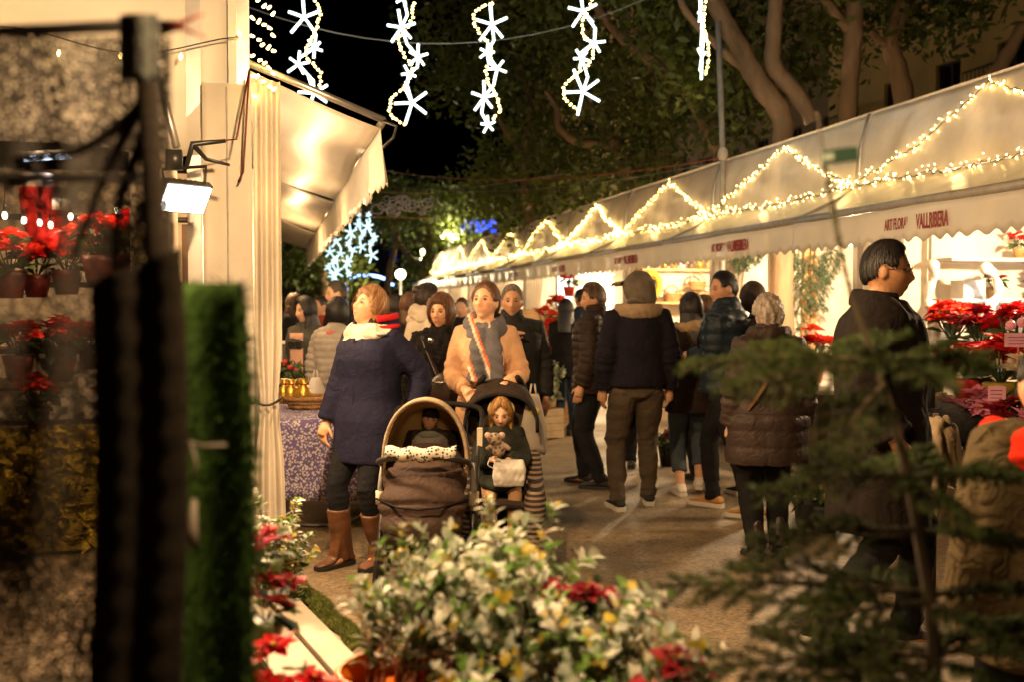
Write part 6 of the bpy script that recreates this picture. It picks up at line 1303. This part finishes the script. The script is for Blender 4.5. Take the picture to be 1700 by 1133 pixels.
# bay two: fir branches hung on the wall
NEED = mat('fir_needle', (.027, .044, .007), .7, spec=.18, var=.5, vs=20); NEEDP = mat('hung_fir_needle', (.05, .085, .04), .55, var=.4, vs=20); TWIG = mat('twig_bark', (.055, .038, .02), .8, var=.3, vs=20)
def needles(segs, per, ln, wd, seed, ang=.75):
    g = np.random.RandomState(seed); V_ = []
    for a, b in segs:
        a, b = np.array(a), np.array(b); L = np.linalg.norm(b-a); n = max(3, int(L*per)); u = g.rand(n)[:, None]; d = (b-a)/max(L, 1e-6); r = g.normal(size=(n, 3)); r -= (r @ d)[:, None]*d; r /= np.linalg.norm(r, axis=1)[:, None]
        dr = d*math.cos(ang) + r*math.sin(ang); dr[:, 2] += .10; s = np.cross(dr, g.normal(size=(n, 3))); s /= np.linalg.norm(s, axis=1)[:, None]; p = a + (b-a)*u; l = ln*(.7 + .6*g.rand(n))[:, None]
        V_.append(np.stack([p - s*wd, p + dr*l*.6 - s*wd, p + dr*l, p + dr*l*.4 + s*wd], 1).reshape(-1, 3))
    return np.concatenate(V_)
def branch_segs(path, side, g, tw=.34, n=7, droop=.1):
    segs = list(zip(path, path[1:])); L = sum((b-a).length for a, b in segs)
    for k in range(n):
        u = .22 + .72*k/n; i = min(len(path)-2, int(u*(len(path)-1))); p = path[i].lerp(path[i+1], u*(len(path)-1) - i); d = (path[i+1]-path[i]).normalized()
        for s in (-1, 1):
            l = L*tw*(1.05 - u)*g.uniform(.7, 1.25) + .03; dd = (d*.75 + side*s*.75 + Vector((0, 0, g.uniform(-.2, .15)))).normalized(); m_ = p + dd*l*.5; e = p + dd*l - Vector((0, 0, droop*l)); segs += [(p, m_), (m_, e)]
            if l > .09:
                for s2 in (-1, 1): q = m_; ee = q + (dd*.8 + side.cross(dd).cross(dd)*0 + Vector((0, 0, 0)) + d.cross(Vector((0, 0, 1)))*.0 + side*s2*.45 + d*.25).normalized()*l*.4; segs.append((q, ee))
    return segs
def fir_branch(t, path, side, g, per=900, ln=.016, wd=.0011, n=7, mm=(TWIG, NEED), rad=.006, tw=.34, name='branch'):
    segs = branch_segs(path, side, g, tw, n); m = MB()
    m.tube(path, [rad*(1 - .75*k/(len(path)-1)) for k in range(len(path))], 6)
    for a, b in segs[len(path)-1:]: m.tube([a, b], [rad*.35, rad*.2], 4)
    o = m.build(name, mm[0], t); v = needles([(tuple(a), tuple(b)) for a, b in segs], per, ln, wd, g.randrange(9999)); quads('needles', v, mm[1], o, kind='stuff'); return o
g5 = random.Random(5)
for k, pts in enumerate(([(1333, 395), (1334, 450), (1328, 500), (1340, 560)], [(1300, 400), (1310, 425), (1296, 450)], [(1375, 395), (1380, 430), (1362, 470)], [(1355, 400), (1350, 460), (1368, 520)], [(1250, 395), (1252, 420), (1248, 438)], [(1232, 400), (1230, 430), (1236, 450)])):
    P_ = [atY(x, y, 10.72 - .02*k) for x, y in pts]; t = thing('hanging_fir_branch', ['long drooping fir branch hung on the pale wall', 'short fir sprig left of the long hanging branch', 'short fir sprig right of the wooden post', 'medium fir branch over the wooden post', 'tiny fir sprig by the bay lettering', 'tiny fir sprig by the curtain'][k], 'branch', P_[0], group='fir branches hung in the second bay')
    fir_branch(t, bez([p - P_[0] for p in P_], 3), Vector((1, 0, 0)), g5, 500, .035, .003, 6, (TWIG, NEEDP), .010, .42 if k in (0, 3) else .5)
p = atY(1342, 480, 10.86); t = thing('wooden_post', 'yellowish wooden post against the pale wall of the fir bay', 'post', (p.x, 10.86, 0)); m = MB(); m.box((-.09, -.03, 0), (.0, .03, 2.4)); m.box((.02, -.03, 0), (.10, .02, 2.4)); m.build('timber', WOOD, t, smooth=False)
poinsettia((5.1, 8.7, .80), 'scarlet', 'bright red poinsettia rising behind the glasses man', 1.6, 8, (.6, .04, .02), 90)
t = thing('counter', 'low grey counter before the fir bay', 'counter', (5.1, 9.3, 0)); m = MB(); m.box((-.3, -1.2, .74), (.4, 1.3, .78)); m.build('counter_top', GREYP, t, smooth=False); m = MB(); m.box((-.26, -1.16, .02), (.36, 1.26, .738)); m.build('cabinet', WOODD, t, smooth=False)
for k, (px, d, sc) in enumerate(((1345, 6.9, 1.7), (1375, 6.8, 1.5), (1110, 9.6, 1.5))): flowerpot(gnd(px, d), ['black pot with leafy plant on the ground behind the grey haired woman', 'second black potted plant on the ground beside the first', 'small potted plant with red berries beyond the hooded man'][k], (.35, .25, .05) if k < 2 else (.5, .02, .02), 7, sc=sc, pot=(.02, .018, .016))
# bay three: basket shelves
shelf_unit(5.2, 6.6, 13.80, (1.62, 2.10), 'pine shelves of wicker baskets on the third bay wall', WOOD, .3)
for k, (x, z) in enumerate(((5.95, 1.623), (6.25, 1.623), (5.7, 1.623), (6.1, 1.80))): basket((x, 13.62, z), .12, .10, .11, ['wicker basket in the middle of the lower pine shelf', 'wicker basket at the right of the lower pine shelf', 'wicker basket at the left of the lower pine shelf', 'wicker basket stacked above the others on the pine shelf'][k], True)
for k in range(9):
    x = 5.3 + .14*k; o = MB(); h = rnd.uniform(.08, .20); o.tube([(0, 0, 0), (0, 0, h*.6), (0, 0, h)], [.045, .05, .02], 10); q = o.build('jar', [WHITEP, WOODD, GOLD, WICK][k % 4], loc=(x, 13.62, 2.103)); tag(q, ordn[k] + ' jar from the left on the upper pine shelf' if k < 7 else ['second jar from the right on the upper pine shelf', 'last jar at the right of the upper pine shelf'][k-7], 'jar', 'jars on the upper pine shelf')
t = thing('wreath', 'yellow straw wreath beside the grey hood', 'wreath', (5.32, 13.5, 1.86)); m = MB(); m.tube([(.13*math.cos(a), .0, .17*math.sin(a)) for a in np.linspace(0, 2*PI, 20)[:-1]], .055, 8, close=True); m.build('ring', YEL, t)
# bay four: glowing curtain of bulbs and red flowers
t = thing('bulb_curtain', 'glowing curtain of tiny warm bulbs in the fourth bay', 'light decoration', (5.45, 16.7, 0)); m = MB()
for k in range(420): m.ell((rnd.uniform(-.25, .45), rnd.uniform(-.02, .02), rnd.uniform(1.0, 2.15)), .012, 5, 4)
m.build('bulbs', emitter('curtain_bulb', (1, .82, .52), 10), t, kind='stuff'); lamp(t, (.1, -.3, 1.7), 35, (1, .75, .42), .25)
m = MB(); [m.tube([(-.25 + .1*k, .02, 2.2), (-.25 + .1*k, .02, 1.0)], .003, 4) for k in range(8)]; m.build('wires', WIRE, t)
t = thing('glow_panel', 'white hanging cloth made to glow beside the bulb curtain', 'light decoration', (4.98, 16.7, 0)); m = MB(); m.sheet(lambda u, v: (-.11 + .26*u, .02*math.sin(u*19), 1.35 + .75*v), 16, 4, .01); m.build('cloth', emitter('glowing_cloth', (1, .93, .78), 2.2), t)  # cloth emits by itself, standing in for light falling on it
for k, (px, py, d) in enumerate(((912, 545, 12.8), (905, 520, 13.2), (925, 500, 14.5), (945, 460, 15.5), (930, 530, 13.8))): q = atd(px, py, d); poinsettia(q - Vector((0, 0, .3)), 'scarlet', ['lowest red poinsettia left of the black haired woman', 'red poinsettia by the pale curtain in the fourth bay', 'middle red poinsettia beside the bulb curtain', 'red flower high above the bulb curtain', 'red poinsettia at the shoulder of the black haired woman'][k], 1.2, 6, (.5, .03, .02), 120 + k)
fs = thing('flower_stand', 'narrow wooden steps holding the red flowers of the fourth bay', 'stand', gnd(920, 13.6)); 
for k in range(4): m = MB(); m.box((-.35, -.5 + .35*k, .0), (.35, -.16 + .35*k, .85 + .22*k)); m.build('step', WOOD, fs, smooth=False)
t = thing('planter', 'pale wooden planter of silvery greenery on the pavement', 'planter', gnd(906, 11.6), R(20))
for s in range(4):
    M = Matrix.Rotation(s*PI/2, 4, 'Z')
    for k in range(4): m = MB(); m.box((-.15, -.155, .02 + .085*k), (.15, -.135, .10 + .085*k), M); m.build('plank', mat('pale_wood', (.45, .33, .18), .7, var=.2, vs=8), t, smooth=False)
quads('greenery', leaves_np(900, [(0, 0, .55), (.05, 0, .75), (-.06, .03, .65)], .20, .05, 77), mat('silvery_green', (.20, .22, .13), .6, var=.4, vs=12), t)
for i in range(4, 9):
    y = SEAMS[i]; t = thing('display_table', ['cloth covered display table in the fifth bay', 'cloth covered display table in the sixth bay', 'cloth covered display table in the third last bay', 'cloth covered display table in the second last bay', 'cloth covered display table in the last bay'][i-4], 'table', (X0 + .35, y + 1.5, 0), group='display tables in the far bays'); m = MB(); m.box((-.35, -1.3, .02), (.35, 1.3, .85)); m.build('table', [BRN, WHITEP, REDC, WHITEP, BRN][i-4], t, smooth=False)
    for k in range(4): basket((X0 + .2, y + .5 + .6*k, .853), .13, .12, .14, '%s basket on the table of the %s bay' % (ordn[k], ordn[i] if i < 7 else ['second last', 'last'][i-7]), True, group='baskets in the far bays')
# cloth hung on a post at the right
p = gnd(1556, 5.25); t = thing('draped_cloth', 'beige cloth knotted over a thin dark post at the right', 'cloth', p); m = MB(); m.tube([(0, 0, 0), (0, 0, .98)], .014, 8); m.build('post', WOODD, t)
m = MB(); m.tube(bez([(-.05, -.02, .42), (-.02, -.03, .62), (-.03, -.03, .84), (.02, -.02, .95), (.10, .0, .88), (.13, .0, .72), (.10, .01, .60)], 4), [.042 + .02*math.sin(i*.4) for i in range(25)], 12, ell=(1, .6)); m.tube(bez([(.0, .0, .95), (.07, .0, .80), (.08, .02, .62)], 4), .07, 12, ell=(1, .4)); shape(m, .010, 3, cloth('beige_linen', (.36, .27, .17)), 'cloth', t, lambda P: .012*np.sin(P[:, 0]*95 + 3*np.sin(P[:, 2]*9)) + .006*wave(P, 3, 18))
# ------------------------------------------------------------------ foreground: net screen, bench, foliage, spruce
def netmat():
    m = bpy.data.materials.new('shade_net'); m.use_nodes = True; n, l = m.node_tree.nodes, m.node_tree.links; b = n['Principled BSDF']; b.inputs['Base Color'].default_value = (.022, .018, .014, 1); b.inputs['Roughness'].default_value = .7
    tc = n.new('ShaderNodeTexCoord'); nz = n.new('ShaderNodeTexNoise'); nz.inputs['Scale'].default_value = 210; nz.inputs['Detail'].default_value = 2; l.new(tc.outputs['Object'], nz.inputs['Vector'])
    w = n.new('ShaderNodeTexNoise'); w.inputs['Scale'].default_value = 7; l.new(tc.outputs['Object'], w.inputs['Vector'])
    ad = n.new('ShaderNodeMath'); ad.operation = 'MULTIPLY_ADD'; ad.inputs[1].default_value = .35; l.new(w.outputs[0], ad.inputs[0]); l.new(nz.outputs[0], ad.inputs[2])
    r = n.new('ShaderNodeMapRange'); r.inputs[1].default_value = .675; r.inputs[2].default_value = .745; l.new(ad.outputs[0], r.inputs[0])
    r.inputs[3].default_value = 1; r.inputs[4].default_value = .0; l.new(r.outputs[0], b.inputs['Alpha']); return m
NET = netmat(); NETD = mat('folded_net', (.020, .016, .012), 1.0, spec=.1, var=.3, vs=30, bump=.8, bs=160, stretch=(1, 1, 3))
DN = 1.42
def N_(px, py, d=DN): return atd(px, py, d)
ns = thing('net_screen', 'dark shade net screen with black post at the left edge', 'screen', gnd(150, DN)); B0 = Vector(ns.location)
def sheetpx(fn, nu, nv, t=.002): m = MB(); m.sheet(lambda u, v: N_(*fn(u, v)) - B0, nu, nv, t); return m
sheetpx(lambda u, v: (-260 + 545*u, 60 + 2000*v, DN + .03*math.sin(u*9 + v*4) + .05*u), 40, 40).build('net', NET, ns)
sheetpx(lambda u, v: (150 + 150*u + 12*math.sin(v*7), 470 + 1600*v - 60*u*(1 - v), DN - .02 + .004*math.sin(u*13 + 3*v) + .001*math.sin(v*160)), 16, 120, .012).build('folded_net', NETD, ns)
sheetpx(lambda u, v: (198 + 66*u, 25 + 110*v, DN - .05 + .01*math.sin(u*9)), 8, 8, .01).build('folded_net', mat('teal_net', (.03, .035, .03), .8, var=.5, vs=60, bump=.8, bs=120), ns)
m = MB(); m.tube([N_(-300, 62) - B0, N_(100, 48) - B0, N_(255, 40) - B0], .009, 8); m.build('top_rail', BLACKM, ns)
m = MB(); m.tube([N_(240, 30) - B0, N_(262, 500) - B0, N_(290, 1500, DN) - B0], .015, 8); m.build('post', NETD, ns)
for k, (a, b, c_) in enumerate((((250, 140), (180, 280), (120, 430)), ((240, 170), (130, 250), (-40, 265)), ((250, 200), (200, 330), (190, 470)))): m = MB(); m.tube(bez([N_(*a) - B0, N_(*b) - B0, N_(*c_) - B0], 5), [.009, .009, .008, .008, .007, .007, .006, .006, .005, .004, .003], 7); m.build('net_fold', NETD, ns)
m = MB(); m.tube([N_(-100, 300) - B0, N_(230, 292) - B0], .007, 6); m.build('cross_bar', BLACKM, ns)
for a, b in (((262, 42), (338, 22)), ((265, 50), (340, 62))): m = MB(); m.tube([N_(*a) - B0, N_((a[0]+b[0])/2, a[1] - 4) - B0, N_(*b) - B0], [.008, .004, .002], 6); m.build('wire_end', mat('red_cable', (.16, .03, .02), .5), ns)
# strip of artificial turf
tf = thing('turf_strip', 'hanging strip of dark green artificial turf beside the net', 'turf', gnd(360, 1.55)); B1 = Vector(tf.location)
TURF = mat('turf_blade', (.035, .078, .014), .8, spec=.15, var=.5, vs=14)
def Tq(u, v): return atd(292 + 108*u + 50*v*u + 8*math.sin(v*9), 470 + 1250*v, 1.55 + .02*math.sin(u*3)) - B1
m = MB(); m.sheet(Tq, 10, 40, .012); m.build('backing', TURF, tf)
g = np.random.RandomState(3); nb = 15000; U, Vv = g.rand(nb), g.rand(nb); U = np.where(g.rand(nb) < .22, (g.rand(nb) < .75)*1.0, U); pp = np.array([Tq(u, v) for u, v in zip(U, Vv)]); nn = np.array(-ray(360, 700).normalized()); nn = np.tile(nn, (nb, 1)) + g.normal(size=(nb, 3))*.75; nn[:, 2] -= .25; nn /= np.linalg.norm(nn, axis=1)[:, None]; ss = np.cross(nn, g.normal(size=(nb, 3))); ss /= np.linalg.norm(ss, axis=1)[:, None]; L_ = (.018 + .014*g.rand(nb))[:, None]
quads('blades', np.stack([pp - ss*.0012, pp + nn*L_*.6 - ss*.001, pp + nn*L_, pp + ss*.0012], 1).reshape(-1, 3), TURF, tf, kind='stuff')
for k, (a, b, c_) in enumerate((((305, 735), (340, 742), (375, 740)), ((318, 735), (325, 770), (318, 800)), ((322, 830), (318, 880), (322, 910)))): m = MB(); m.tube([atd(*a, 1.5) - B1, atd(*b, 1.5) - B1, atd(*c_, 1.5) - B1], [.004, .003, .003] if k < 2 else [.004, .010, .008], 6); m.build('tie', mat('white_tie', (.16, .14, .11), .6), tf)
# display bench
BZ = .44
b0, b1 = atz(486, 985, BZ), atz(612, 1112, BZ); ex = (b1 - b0); ex.normalize(); ey = Vector((ex.y, -ex.x, 0))
bn = thing('display_bench', 'low bench with pale boards and moss carrying the cut foliage', 'bench', (b0.x, b0.y, 0)); b0 = Vector((b0.x, b0.y, 0))
if ey.dot(Vector((-1, -.5, 0))) < 0: ey = -ey
def strip(o0, o1, z0, z1, L0, L1): 
    M = Matrix(((ex.x, ey.x, 0, 0), (ex.y, ey.y, 0, 0), (0, 0, 1, 0), (0, 0, 0, 1))); m = MB(); m.box((L0, o0, z0), (L1, o1, z1), M); return m
WB = mat('white_board', (.50, .42, .33), .6, var=.15, vs=6)
strip(.0, .10, BZ - .03, BZ, -.3, 1.3).build('board', WB, bn, smooth=False); strip(.105, .135, BZ - .10, BZ - .02, -.3, 1.3).build('edge_board', WB, bn, smooth=False); strip(.14, .26, BZ - .035, BZ - .012, -.2, 1.3).build('board', WB, bn, smooth=False)
mo = MB(); M = Matrix(((ex.x, ey.x, 0, 0), (ex.y, ey.y, 0, 0), (0, 0, 1, 0), (0, 0, 0, 1)))
MOSS = mat('moss', (.11, .13, .018), .9, var=.5, vs=40, bump=.8, bs=120)
mo.sheet(lambda u, v: M @ Vector((-.32 + 1.0*u, -.012 - .085*v - .01*math.sin(u*17), BZ - .012 + .022*math.sin(PI*v))), 30, 8, .02); o = mo.build('moss_strip', MOSS, bn)
g = np.random.RandomState(8); nb = 6000; pp = np.array([M @ Vector((-.32 + 1.0*u, -.012 - .085*v - .01*math.sin(u*17), BZ - .012 + .022*math.sin(PI*v))) for u, v in zip(g.rand(nb), g.rand(nb))]); nn = g.normal(size=(nb, 3))*.6; nn[:, 2] = np.abs(nn[:, 2]) + .5; nn /= np.linalg.norm(nn, axis=1)[:, None]; ss = np.cross(nn, g.normal(size=(nb, 3))); ss /= np.linalg.norm(ss, axis=1)[:, None]; L_ = (.006 + .012*g.rand(nb))[:, None]
quads('moss_tufts', np.stack([pp - ss*.0012, pp + nn*L_*.6 - ss*.001, pp + nn*L_, pp + ss*.0012], 1).reshape(-1, 3), MOSS, o, kind='stuff')
tp = MB(); c0 = gnd(820, 2.25); tp.box((c0.x - .52 - b0.x, c0.y - .55 - b0.y, BZ - .05), (c0.x + .62 - b0.x, c0.y + .28 - b0.y, BZ - .038)); tp.build('bench_top', WOODD, bn, smooth=False)
for x in (-.5, .58):
    for y in (-.5, .22): m = MB(); m.box((c0.x - b0.x + x - .02, c0.y - b0.y + y - .02, 0), (c0.x - b0.x + x + .02, c0.y - b0.y + y + .02, BZ - .052)); m.build('leg', WOODD, bn, smooth=False)
for L0 in (-.2, .6): strip(.10, .14, 0, BZ - .102, L0, L0 + .04).build('leg', WOODD, bn, smooth=False)
# two bulbs added out of view to light the foliage and left tent
pendant((.20, 3.35, 3.05), 'added bulb hung out of view high over the foliage bench', 270, group='added lamps over the foliage bench')
pendant((.42, 1.28, 2.40), 'added bulb hung out of view over the near end of the bench', 78, group='added lamps over the foliage bench')
# eucalyptus bunches
def eleaf(name, mm, L, w):
    m = MB(); n = 6
    rows = [(0, .12), (.2, .72), (.45, 1), (.7, .82), (.9, .42), (1, .06)]
    vs = []; fs = []
    for u, ww in rows:
        z = .10*L*math.sin(u*PI) - .05*L*u; vs += [Vector((L*u, w*ww, z + .18*w*ww)), Vector((L*u, 0, z)), Vector((L*u, -w*ww, z + .18*w*ww))]
    for i in range(len(rows)-1): fs += [(3*i, 3*i+1, 3*i+4, 3*i+3), (3*i+1, 3*i+2, 3*i+5, 3*i+4)]
    m.add(vs, fs); return m.mesh(name, mm, True)
EL = [mat('euc_silver', (.46, .52, .44), .5, var=.25, vs=30, transl=.2), mat('euc_green', (.16, .30, .06), .45, var=.3, vs=30, transl=.25), mat('euc_yellow', (.46, .36, .04), .5, var=.3, vs=30, transl=.25), mat('euc_pale', (.66, .66, .56), .5, var=.2, vs=30, transl=.2), mat('euc_deep', (.04, .065, .02), .45, var=.3, vs=30)]
LM = [[eleaf('leaf', EL[k], L, w) for L, w in ((.050, .0105), (.042, .015), (.036, .017))] for k in range(5)]
STEMM = mat('euc_stem', (.22, .10, .06), .6, var=.3, vs=20)
def bunch(p, label, nst, h, spread, seed, nparts, potcol, weights, zpot=.30, lean=(0, 0), sc=1.05):
    g = random.Random(seed); t = thing('foliage_bucket', label, 'plant', p, group='buckets of cut foliage in front')
    m = MB(); m.tube([(0, 0, 0), (0, 0, zpot*.92), (0, 0, zpot), (0, 0, zpot)], [.105, .135, .142, .13], 20, cap=False); m.tube([(0, 0, .004), (0, 0, zpot*.8)], [.10, .12], 16); m.build('bucket', mat('bucket%.2f' % potcol[0], potcol, .4, var=.1), t)
    st_ = MB(); items = []
    for s in range(nst):
        a = g.random()*2*PI; r = spread*g.random()**.6; top = Vector((r*math.cos(a) + lean[0], r*math.sin(a) + lean[1], zpot + h*(g.uniform(.5, .95) if g.random() < .75 else g.uniform(1.0, 1.22))*(1 - .35*(r/spread)**2))); b_ = Vector((.07*math.cos(a), .07*math.sin(a), zpot - .06)); mid = b_.lerp(top, .55) + Vector((-.03*math.cos(a), -.03*math.sin(a), .03))
        path = bez([b_, mid, top], 6); st_.tube(path, list(np.linspace(.0032, .0012, len(path))), 5)
        n = int((top - b_).length/.022)
        for k in range(n):
            u = .22 + .78*k/max(1, n-1); i = min(len(path)-2, int(u*(len(path)-1))); q = path[i].lerp(path[i+1], u*(len(path)-1) - i); d = (path[min(i+1, len(path)-1)] - path[i]).normalized(); x, y = frame(d); ph = k*PI/2 + g.uniform(-.4, .4)
            for sgn in (0, PI):
                side = x*math.cos(ph + sgn) + y*math.sin(ph + sgn); ax = (d*g.uniform(.2, .9) + side + Vector((0, 0, g.uniform(-.3, .4)))).normalized(); up_ = (d - ax*d.dot(ax)); up_ = up_.normalized() if up_.length > .01 else Vector((0, 0, 1)); M = Matrix((ax, up_.cross(ax), up_)).transposed().to_4x4(); s_ = sc*g.uniform(.55, 1.2)*(1.15 - .45*u)
                kk = g.choices(range(5), weights)[0]; items.append((Matrix.Translation(q) @ M @ Matrix.Scale(s_, 4), kk, g.randrange(3)))
    st_.build('stems', STEMM, t)
    items.sort(key=lambda it: -((it[0].translation + p - CAMP).length*-1 + 0) if False else (it[0].translation + p - CAMP).length - it[0].translation.z*1.2)
    for M, kk, v in items[:nparts]: o = link('leaf', LM[kk][v], t); o.matrix_basis = M
    rest = MB(); mi = []
    for M, kk, v in items[nparts:]:
        me = LM[kk][v]; rest.cur = kk; rest.add([M @ x.co for x in me.vertices], [tuple(pg.vertices) for pg in me.polygons])
    if items[nparts:]: rest.build('leaves', EL, t, kind='stuff')
    return t
def bp2(px, d): q = gnd(px, d); q.z = BZ - .037; return q
bunch(bp2(655, 2.30), 'orange bucket of silvery eucalyptus on the bench', 34, .27, .22, 1, 280, (.80, .19, .012), (4.5, 4, 1.2, 4.5, 1.0), lean=(.09, .06))
bunch(bp2(850, 2.35), 'tallest bunch of eucalyptus right in front of the pushchairs', 72, .32, .31, 2, 300, (.05, .05, .045), (5, 4.5, 1.6, 4.5, 1.0), sc=1.08)
bunch(bp2(985, 2.10), 'bunch of mixed eucalyptus and yellow leaves beside the spruce', 46, .25, .28, 3, 260, (.05, .05, .045), (3.5, 4, 1.4, 3.5, 1.8), sc=1.08)
bunch(bp2(820, 1.85), 'lowest bunch of green eucalyptus at the bottom picture edge', 30, .13, .28, 5, 200, (.05, .05, .045), (4.5, 4, 1, 4.5, 1.6), sc=1.05)
bunch(Vector((*atz(462, 1010, .40).xy, .12)), 'bunch of variegated leaves with red flowers beside the turf strip', 34, .42, .15, 4, 260, (.05, .05, .045), (3, 2.5, 3, 4, 1), zpot=.28)
for k, (px, py, d, s) in enumerate(((446, 880, 2.5, .45), (455, 1095, 2.2, .8), (440, 1125, 2.15, .7), (940, 985, 2.25, .75), (1015, 990, 2.3, .6), (1130, 1095, 1.95, .8), (440, 960, 2.45, .6))):
    q = atd(px, py, d); q.z -= .30*s; poinsettia(q, 'red' if k < 3 else 'dark', ['small red poinsettia head poking out by the turf strip', 'red poinsettia low beside the white boards', 'red poinsettia at the bottom edge by the turf strip', 'deep red poinsettia in the eucalyptus middle', 'small deep red poinsettia above the yellow leaves', 'deep red poinsettia at the spruce foot', 'tiny red poinsettia behind the turf strip'][k], s, 4, (.10, .14, .04), 200 + k, 'poinsettias among the foreground foliage')
m = MB(); q0 = atd(425, 915, 2.4); m.tube([q0, atd(445, 898, 2.4), atd(470, 890, 2.4)], [.004, .008, .001], 5); m.tube([q0, atd(430, 895, 2.4), atd(445, 875, 2.4)], [.004, .006, .001], 5); o = m.build('ribbon', mat('pink_ribbon', (.70, .10, .20), .5)); tag(o, 'bright pink ribbon tails by the turf strip', 'ribbon')
# young spruce at the right
SD = 1.78
tr_px = [(1356, 185, .0016), (1378, 320, .0024), (1408, 470, .0036), (1452, 600, .006), (1490, 720, .0085), (1528, 900, .011), (1552, 1133, .013)]
TP = [atd(x, y, SD) for x, y, r in tr_px]; bt = Vector((TP[-1].x + .04, TP[-1].y, 0)); sp_ = thing('spruce_tree', 'young spruce tree with a green label on its thin leader at the right', 'tree', bt)
m = MB(); tp_ = bez([p - bt for p in TP] + [Vector((0, 0, .0))], 6); m.tube(tp_, list(np.interp(np.linspace(0, 7, len(tp_)), range(8), [r for _, _, r in tr_px] + [.018])), 8); tk = m.build('trunk', TWIG, sp_)
segs = [(tuple(tp_[i]), tuple(tp_[i+1])) for i in range(0, 24)]; quads('needles', needles(segs[4:], 900, .013, .0011, 4, .6), NEED, tk, kind='stuff')
g7 = random.Random(12)
def sbranch(px, py, ex_, ey_, dd=0, n=8, tw=.30, sag=12):
    a = atd(px, py, SD); e = atd(ex_, ey_, SD + dd); mid = a.lerp(e, .5) + Vector((0, 0, sag/1653*SD)); path = bez([p - bt for p in (a, mid, e)], 4); d = (e - a).normalized(); side = d.cross(Vector((0, 0, 1))).normalized(); side = (side + Vector((0, 0, .35))).normalized()
    return fir_branch(sp_, path, side, g7, 1600, .0150, .0011, n, (TWIG, NEED), .0055, tw)
for a in ((1455, 600, 1132, 608, .10), (1455, 602, 1640, 612, .12), (1458, 610, 1205, 655, -.10), (1462, 615, 1560, 640, -.30), (1460, 605, 1420, 560, .30), (1468, 640, 1380, 760, -.15), 
          (1505, 790, 1255, 822, .05), (1506, 795, 1690, 800, .10), (1508, 800, 1600, 880, -.22), (1508, 800, 1480, 760, .35),
          (1522, 880, 1240, 905, .06), (1523, 885, 1700, 905, .0), 
          (1538, 985, 1095, 975, .12), (1538, 990, 1730, 985, .1), (1540, 1000, 1270, 1060, -.1), (1540, 1005, 1680, 1080, -.2), (1538, 990, 1380, 960, .25), 
          (1550, 1090, 1130, 1120, .05), (1550, 1090, 1760, 1080, .05), (1552, 1100, 1280, 1180, -.2), (1552, 1100, 1720, 1180, -.2), (1552, 1110, 1500, 1210, -.35), (1550, 1085, 1350, 1060, .25), (1550, 1085, 1690, 1030, .25)): sbranch(*a, tw=.31)
p = atd(1394, 258, SD - .01) - bt; M = Matrix.Translation(p) @ Matrix.Rotation(-YAW, 4, 'Z') @ Matrix.Rotation(R(-7), 4, 'Y'); m = MB(); m.box((-.032, -.004, -.0125), (.032, .004, .0125), M); tg = m.build('plant_label', mat('green_label', (.012, .035, .022), .5), sp_, smooth=False); m = MB(); m.box((-.030, -.0055, -.006), (-.012, -.0045, .006), M); m.build('label_print', mat('label_white', (.20, .25, .2), .5), tg, smooth=False)
bpy.data.scenes.remove(TMP)
